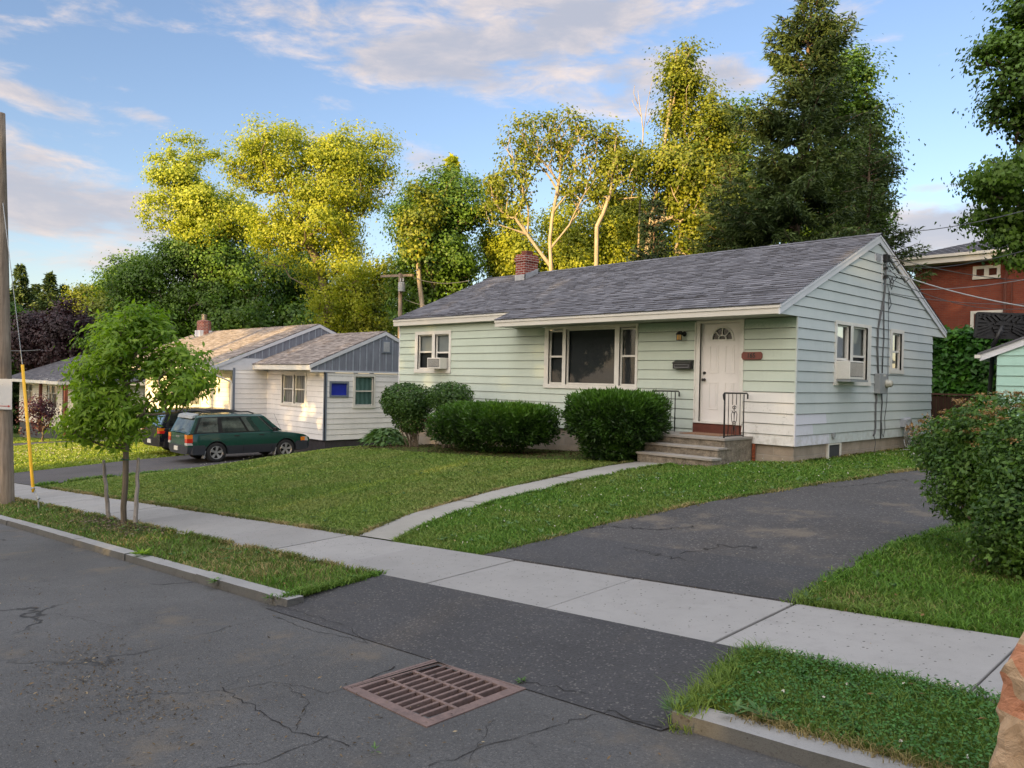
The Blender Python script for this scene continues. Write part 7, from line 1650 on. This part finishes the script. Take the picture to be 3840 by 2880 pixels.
MT['gr_lawn'] = grass_mat('front_lawn_grass', [(.0, (.075, .14, .022)), (.5, (.15, .24, .038)), (1, (.25, .34, .07))], dry=(.32, .30, .11), amt=.35)
MT['gr_dry'] = grass_mat('worn_verge_grass', [(.0, (.05, .085, .015)), (.5, (.11, .15, .03)), (1, (.20, .23, .06))], dry=(.34, .27, .12), amt=.9)
MT['gr_far'] = grass_mat('bright_lawn_grass', [(.0, (.13, .20, .02)), (.5, (.20, .29, .03)), (1, (.28, .38, .05))], dry=(.30, .30, .08), amt=.4)
MT['white'] = simple('clover_white', (.62, .60, .52), .8, .1)
def inside(P, poly):
    x, y = P[:, 0], P[:, 1]; c = np.zeros(len(P), bool); n = len(poly)
    for i in range(n):
        x0, y0 = poly[i]; x1, y1 = poly[(i+1) % n]
        if y0 == y1: continue
        k = ((y0 > y) != (y1 > y)) & (x < (x1-x0)*(y-y0)/(y1-y0)+x0); c ^= k
    return c
def scatter(poly, dens, seed, holes=(), dmax=None):
    """random points in a polygon; dens(dist) points per square metre"""
    r = np.random.default_rng(seed); P = np.array(poly); lo = P.min(0); hi = P.max(0); A = (hi-lo).prod(); 
    dd = [np.linalg.norm(np.array([x, y])-camx[:2]) for x, y in poly]; 
    near = max(1.0, min(dd)*.6); out = []
    # split in cells so that the candidate count follows the density
    nx_ = max(1, int((hi[0]-lo[0])/1.0)); ny_ = max(1, int((hi[1]-lo[1])/1.0)); cw, ch = (hi[0]-lo[0])/nx_, (hi[1]-lo[1])/ny_
    for i in range(nx_):
        for j in range(ny_):
            c = lo+np.array([(i+.5)*cw, (j+.5)*ch]); d_ = max(1.2, np.linalg.norm(c-camx[:2])); k = r.poisson(dens(d_)*cw*ch)
            if k: out.append(lo+np.array([i*cw, j*ch])+r.random((k, 2))*np.array([cw, ch]))
    Q = np.concatenate(out); Q = Q[inside(Q, poly)]
    for h in holes: Q = Q[~inside(Q, h)]
    return Q
def blades(name, Q, mat, h=(.03, .06), wf=.0012, wmin=.003, lean=.5, seed=0, dz=-.01, parent=None, kindlabel=True, bunch=0.0, wide=1.0):
    r = np.random.default_rng(seed); n = len(Q); z = zg(Q[:, 0], Q[:, 1]); d_ = np.linalg.norm(Q-camx[:2], axis=1)
    w_ = np.maximum(wmin, d_*wf)*wide*(.7+.6*r.random(n)); a = r.random(n)*2*np.pi; la = r.random(n)*2*np.pi; hh = h[0]+(h[1]-h[0])*r.random(n)**1.5
    if bunch: g = .5+.5*np.sin(Q[:, 0]*5.1+1.3*np.sin(Q[:, 1]*4.3))*np.sin(Q[:, 1]*6.2+Q[:, 0]*1.7); hh = hh*(1-bunch+bunch*2*g)
    b = np.stack([Q[:, 0], Q[:, 1], z+dz], 1); s = np.stack([np.cos(a), np.sin(a), 0*a], 1)*w_[:, None]*.5; l_ = np.stack([np.cos(la), np.sin(la), 0*la], 1)*(hh*lean*(.3+r.random(n)))[:, None]
    up_ = np.array([0, 0, 1.])*hh[:, None]
    v = np.stack([b-s, b+s, b+s*.8+up_*.6+l_*.35, b-s*.8+up_*.6+l_*.35, b+up_*(1-.15*lean)+l_+s*.1, b+up_*(1-.15*lean)+l_-s*.1], 1).reshape(-1, 3); k = np.arange(n)[:, None]*6
    F = np.concatenate([k+np.array([[0, 1, 2, 3]]), k+np.array([[3, 2, 4, 5]])]); rn = r.random(n)
    o = np_mesh(name, v, F, mat, rnd=np.concatenate([rn, rn])); return tag(o, kind='stuff')
def VY(x, v): return v+GM*x
e_ = .04
# near verge right of the apron (close to the camera)
vr = [(AR0+.05, VY(AR0, YC+.15)), (16, VY(16, YC+.16)), (16, VY(16, YN+.03)), (AR1+.12, VY(AR1, YN+.03)), (AR1-.02, VY(AR1, YN-.1)), (AR0+.1, VY(AR0, YC+.45))]
vr = [(p[0], p[1]) for p in vr]
VRP = [vr[0], (9.5, VY(9.5, YC+.16)), (9.5, VY(9.5, YN+.03)), vr[3], vr[4], vr[5]]
Q = scatter(VRP, lambda d: min(9000, 52000/d**1.5), 1); blades('verge_grass', Q, MT['gr_rich'], (.035, .085), .0011, .0028, .9, 1, bunch=.35)
Q = scatter(VRP, lambda d: min(6500, 40000/d**1.5), 2)    # clover leaves
r = np.random.default_rng(3); n = len(Q); P = np.stack([Q[:, 0], Q[:, 1], zg(Q[:, 0], Q[:, 1])+.025+.035*r.random(n)], 1); V, F = cards(P, .012+.009*r.random(n), .012+.006*r.random(n), r.normal(size=(n, 3))*.35+np.array([0, 0, 1]), None, .05, 0, r)
tag(np_mesh('clover', V, F, leaf_mat('clover_leaf', (.03, .10, .015), (.09, .24, .04), .25)), kind='stuff')
# verge left of the apron
vl = [(AL0-.1, VY(AL0, YC+.16)), (-60, VY(-60, YC+.16)), (-60, VY(-60, YN+.03)), (AL1+.02, VY(AL1, YN+.03))]
VLP = [vl[0], (-22, VY(-22, YC+.16)), (-22, VY(-22, YN+.02)), vl[3]]
Q = scatter(VLP, lambda d: min(7000, 75000/d**1.9), 4); rr = np.random.default_rng(4).random(len(Q)); rich = rr < np.clip((Q[:, 0]-(-1.2))/2.2, .22, .9)
blades('verge_grass', Q[rich], MT['gr_rich'], (.03, .08), .0013, .003, .8, 4, bunch=.3); blades('verge_grass', Q[~rich], MT['gr_dry'], (.02, .06), .0013, .003, 1.1, 5, bunch=.2)
# front lawn between path and neighbour's drive
LP = [(x, VY(x, YF+.02)) for x in (-15.5, -10, -5, PATH_A[0][0]-.02)]+[(a-.01, b) for a, b in PATH_A[1:-1]]+[(-3.2, -1.75), (-4.6, -2.2), (-9.2, -2.3), (-11.4, -1.9), (-12.9, -.5), (-13.1, 6), (-16.8, 6), (-17.0, -2), (-16.65, -5), (-16.0, -7.2)]
LAWN = LP
Q = scatter(LAWN, lambda d: min(5200, 330000/d**2.0), 6); blades('lawn_grass', Q, MT['gr_lawn'], (.018, .042), .00135, .0035, 1.1, 6)
# richer fringe grass along the paving edges
def fringe(pts, n, seed, mat='gr_rich', w=.06, h=(.03, .08)):
    r = np.random.default_rng(seed); P = np.array(pts, float); seg = np.linalg.norm(np.diff(P, axis=0), axis=1); c = np.concatenate([[0], np.cumsum(seg)]); s = r.random(n)*c[-1]
    g = np.sin(s*3.1)+np.sin(s*7.7+1)+r.normal(size=n)*.8 > -.6; s = s[g]; n = len(s); x = np.interp(s, c, P[:, 0]); y = np.interp(s, c, P[:, 1]); q = np.stack([x, y], 1)+r.normal(size=(n, 2))*w*.5
    return blades('edge_grass', q, MT[mat], h, .0013, .003, 1.2, seed)
# lawn strip right of the path, up to our drive
R_ = [(b[0]+.01, b[1]) for b in PATH_B]
D_ = [(DX0(y)-.02, y) for y in np.arange(YF+.05, 9, .5)]
SP = [(R_[0][0], R_[0][1])]+R_[1:-1]+[(-.70, -1.55), (-.76, -.2), (0.03, -.02), (.02, 7.3), (.1, 9.0)]+D_[::-1]
Q = scatter(SP, lambda d: min(6500, 300000/d**2.0), 8); rr = np.random.default_rng(8).random(len(Q)); rich = rr < .75
blades('lawn_grass', Q[rich], MT['gr_rich'], (.02, .055), .0013, .0035, .9, 8, bunch=.25); blades('lawn_grass', Q[~rich], MT['gr_lawn'], (.02, .05), .0013, .0035, 1.0, 9)
# lawn right of our drive
RP = [(DX1(y)+.02, y) for y in np.arange(YF+.12, -2.2, .4)]+[(9, -2), (11, -6), (10.5, VY(10, YF+.02))]
Q = scatter(RP, lambda d: min(7500, 240000/d**2.0) if d < 15 else 0, 10); rr = np.random.default_rng(10).random(len(Q)); rich = rr < .72
blades('lawn_grass', Q[rich], MT['gr_rich'], (.025, .07), .0013, .003, .9, 10, bunch=.3); blades('lawn_grass', Q[~rich], MT['gr_dry'], (.02, .05), .0013, .003, 1.0, 11)
# far lawns
Q = scatter([(-22, VY(-22, YF)), (-42.3, VY(-42.3, YF)), (-41.3, 0), (-37, .5), (-22.4, .5)], lambda d: 260, 12); blades('lawn_grass', Q, MT['gr_far'], (.04, .10), .0014, .01, .8, 12)
Q = scatter([(-46.3, VY(-46.3, YF)), (-64, VY(-64, YF)), (-60, .4), (-45, .4)], lambda d: 150, 13); blades('lawn_grass', Q, MT['gr_far'], (.04, .10), .0016, .01, .8, 13)
fringe([(x, VY(x, YF+.02)) for x in (-15, -1.5)], 9000, 20, 'gr_dry', .05); fringe([(x, VY(x, YN-.0)) for x in (-20, AL1)], 9000, 21, 'gr_dry', .05); fringe([(x, VY(x, YN)) for x in (AR1+.1, 9)], 3500, 22, w=.05)
fringe([(x, VY(x, YC+.15)) for x in (AR0+.3, 8)], 2600, 23, 'gr_dry', .05); fringe([(a-.01, b) for a, b in PATH_A], 3500, 24, 'gr_dry', .04); fringe([(a+.01, b) for a, b in PATH_B], 4000, 25, w=.04)
fringe(D_, 5500, 26, 'gr_dry', .08); fringe([(DX1(y), y) for y in np.arange(YF+.1, -3, .3)], 4500, 27, w=.08); fringe([(x, VY(x, YF+.03)) for x in (DX1(YF)+.05, 9)], 3800, 28, w=.05)
fringe([(AL0-.02, VY(AL0, YC+.05)), (AL1, VY(AL1, YN))], 1500, 29, w=.06); fringe([(AR0+.05, VY(AR0, YC)), (AR1+.05, VY(AR1, YN))], 1900, 30, w=.10, h=(.04, .11)); fringe([(-17.0, 1), (-17.0, -2), (-16.7, -5), (-16.1, -7.2), (-15.6, YF-.4)], 3500, 31, w=.12, h=(.05, .14))
fringe([(.02, .05), (.02, 7)], 1500, 32, 'gr_dry', .06)
# clover flower heads
def flowers(name, poly, dens, seed, s=.012):
    Q = scatter(poly, dens, seed); r = np.random.default_rng(seed); n = len(Q); P = np.stack([Q[:, 0], Q[:, 1], zg(Q[:, 0], Q[:, 1])+.045+.04*r.random(n)], 1); d_ = np.linalg.norm(P-camx, axis=1)
    P = np.repeat(P, 5, 0); sz = np.repeat(np.maximum(s, d_*.0006), 5); nr = r.normal(size=P.shape); V, F = cards(P-norm(nr)*0, sz, sz, nr, None, .3, 0, r); tag(np_mesh(name, V, F, MT['white']), kind='stuff')
flowers('clover_flowers', VRP, lambda d: 9, 1, .010); flowers('clover_flowers', SP, lambda d: 5, 2); flowers('clover_flowers', [(-22, VY(-22, YF)), (-40, VY(-40, YF)), (-38, -2.5), (-22.4, 0)], lambda d: 4, 3); flowers('clover_flowers', [(-13, -3), (-9, -6), (-14, -7), (-16.5, -2)], lambda d: 2, 4)
# broad leafed weeds
def weed(px, py, n, s, label, seed):
    p = ground(px, py); t_ = thing('weed', tuple(p), label, 'weed'); r = np.random.default_rng(seed); a = r.random(n)*2*np.pi; P = np.array(p)+np.stack([np.cos(a)*s*.15, np.sin(a)*s*.15, .01+.02*r.random(n)], 1)
    T = np.stack([np.cos(a), np.sin(a), .25+.4*r.random(n)], 1); V, F = cards(P, s*(.6+.5*r.random(n)), s*(.32 if n < 45 else .05), np.array([0, 0, 1])-T*.3+r.normal(size=(n, 3))*.2, T, .1, 0, r); np_mesh('leaves', V, F, MT['hosta'] if s < .12 else MT['young'], t_)
weed(2860, 2700, 12, .11, 'broad leafed weed at the near end of the right verge', 1); weed(2750, 2690, 10, .09, 'smaller broad leafed weed beside the kerb end', 2); weed(530, 2085, 26, .14, 'green weed tuft spilling over the left kerb', 3); weed(805, 2190, 18, .09, 'small weed growing in a kerb joint', 4)
weed(1405, 2828, 7, .035, 'tiny green seedling in the street at the bottom edge', 5); weed(1012, 2250, 16, .07, 'weed at the end of the left kerb', 6); weed(1955, 2565, 22, .04, 'yellow green tuft at the right corner of the storm drain', 7); weed(2530, 2680, 60, .119, 'spiky grass tuft at the blunt end of the right kerb', 8)
# mulch and litter
def litter(name, Q, size, stops, seed, asp=.3, dz=.006, zfun=None):
    r = np.random.default_rng(seed); n = len(Q); d_ = np.linalg.norm(Q-camx[:2], axis=1); P = np.stack([Q[:, 0], Q[:, 1], zg(Q[:, 0], Q[:, 1])+dz+.006*r.random(n)], 1); sz = size*(.4+1.2*r.random(n)**2)
    m_, t, out = new_mat(name+'_mat'); principled(t, out, t.ramp(attr(t), stops), .9, .1)
    V, F = cards(P, sz, sz*asp*(.5+r.random(n)), r.normal(size=(n, 3))*.25+np.array([0, 0, 1]), None, .15, 0, r); tag(np_mesh(name, V, F, m_), kind='stuff')
r = np.random.default_rng(44); cl = []
for px, py, sx, sy, k in [(330, 2440, 90, 30, 260), (400, 2560, 170, 60, 420), (300, 2530, 120, 70, 420), (560, 2650, 120, 40, 300), (120, 2200, 200, 30, 260), (300, 2500, 330, 180, 700), (700, 2700, 500, 120, 500), (1650, 2740, 500, 80, 130), (500, 2200, 600, 100, 160)]:
    for _ in range(k):
        g = ground(min(3800, px+r.normal()*sx), min(2900, max(2080, py+r.normal()*sy))); 
        if g.y-GM*g.x < YC-.02: cl.append((g.x, g.y))
litter('road_litter', np.array(cl), .022, [(0, (.035, .028, .018)), (.5, (.09, .065, .035)), (.85, (.16, .11, .06)), (1, (.34, .28, .18))], 45)
Q = scatter([(-8, VY(-8, YC-.5)), (8, VY(8, YC-.5)), (8, VY(8, YF)), (-8, VY(-8, YF))], lambda d: 16, 46); litter('pavement_crumbs', Q, .012, [(0, (.03, .028, .02)), (.7, (.10, .08, .05)), (1, (.3, .22, .12))], 47, .6)
Q = scatter([(x, y) for x, y in ((-12.4, -2.2), (-9.2, -2.35), (-4.6, -2.25), (-2.7, -1.8), (-2.7, -.05), (-12.5, -.05))], lambda d: 500, 48); litter('bed_mulch', Q, .05, [(0, (.02, .014, .009)), (.6, (.06, .04, .025)), (1, (.16, .11, .06))], 49, .4, .0)
Q = scatter([(DX0(y), y) for y in (YF+1, -4, 0, 3)]+[(DX1(y), y) for y in (3, 0, -4, YF+1)], lambda d: 14, 50); litter('driveway_litter', Q, .018, [(0, (.05, .04, .03)), (1, (.30, .26, .2))], 51, .5, .02)
tb = np.array(TB)[:2]; r = np.random.default_rng(52); Q = tb+r.normal(size=(2600, 2))*np.array([.8, .22]); V_ = Q[:, 1]-GM*Q[:, 0]; Q = Q[(V_ > YC+.15) & (V_ < YN)]; litter('tree_mulch', Q, .05, [(0, (.04, .03, .02)), (.6, (.10, .08, .055)), (1, (.22, .18, .13))], 53, .4, .01)

# broad leafed weeds mixed in the turf, and a few dead leaves
def rosettes(poly, dens, seed, s, mat):
    Q = scatter(poly, dens, seed); r = np.random.default_rng(seed); n = len(Q); g = np.sin(Q[:, 0]*1.9+1.1*np.sin(Q[:, 1]*1.3))*np.sin(Q[:, 1]*2.3+.7) > -.1; Q = Q[g]; n = len(Q); C = np.repeat(np.stack([Q[:, 0], Q[:, 1], zg(Q[:, 0], Q[:, 1])+.018], 1), 7, 0)
    a = r.random(len(C))*2*np.pi; T = np.stack([np.cos(a), np.sin(a), .35+.3*r.random(len(C))], 1); V, F = cards(C, s*(.6+.7*r.random(len(C))), s*.42, np.array([0, 0, 1])-T*.3+r.normal(size=C.shape)*.2, T, .1, 0, r)
    tag(np_mesh('turf_weeds', V, F, mat), kind='stuff')
for poly, dn, sd, s_ in ((VRP, 26, 71, .055), (SP, 7, 72, .06), (RP, 9, 73, .06), (VLP, 5, 74, .06), (LAWN, 1.2, 75, .06)): rosettes(poly, (lambda d, dn=dn: dn if d < 20 else 0), sd, s_, MT['hosta'] if sd in (72, 74) else MT['box'])
for poly, dn, sd in ((SP, 2.2, 81), (RP, 3.5, 82), (VRP, 9, 83), (LAWN, .8, 84), (VLP, 3, 85)):
    Q = scatter(poly, (lambda d, dn=dn: dn if d < 20 else 0), sd); litter('fallen_leaves', Q, .035, [(0, (.10, .06, .03)), (.6, (.24, .15, .06)), (1, (.42, .33, .16))], sd, .6, .04)
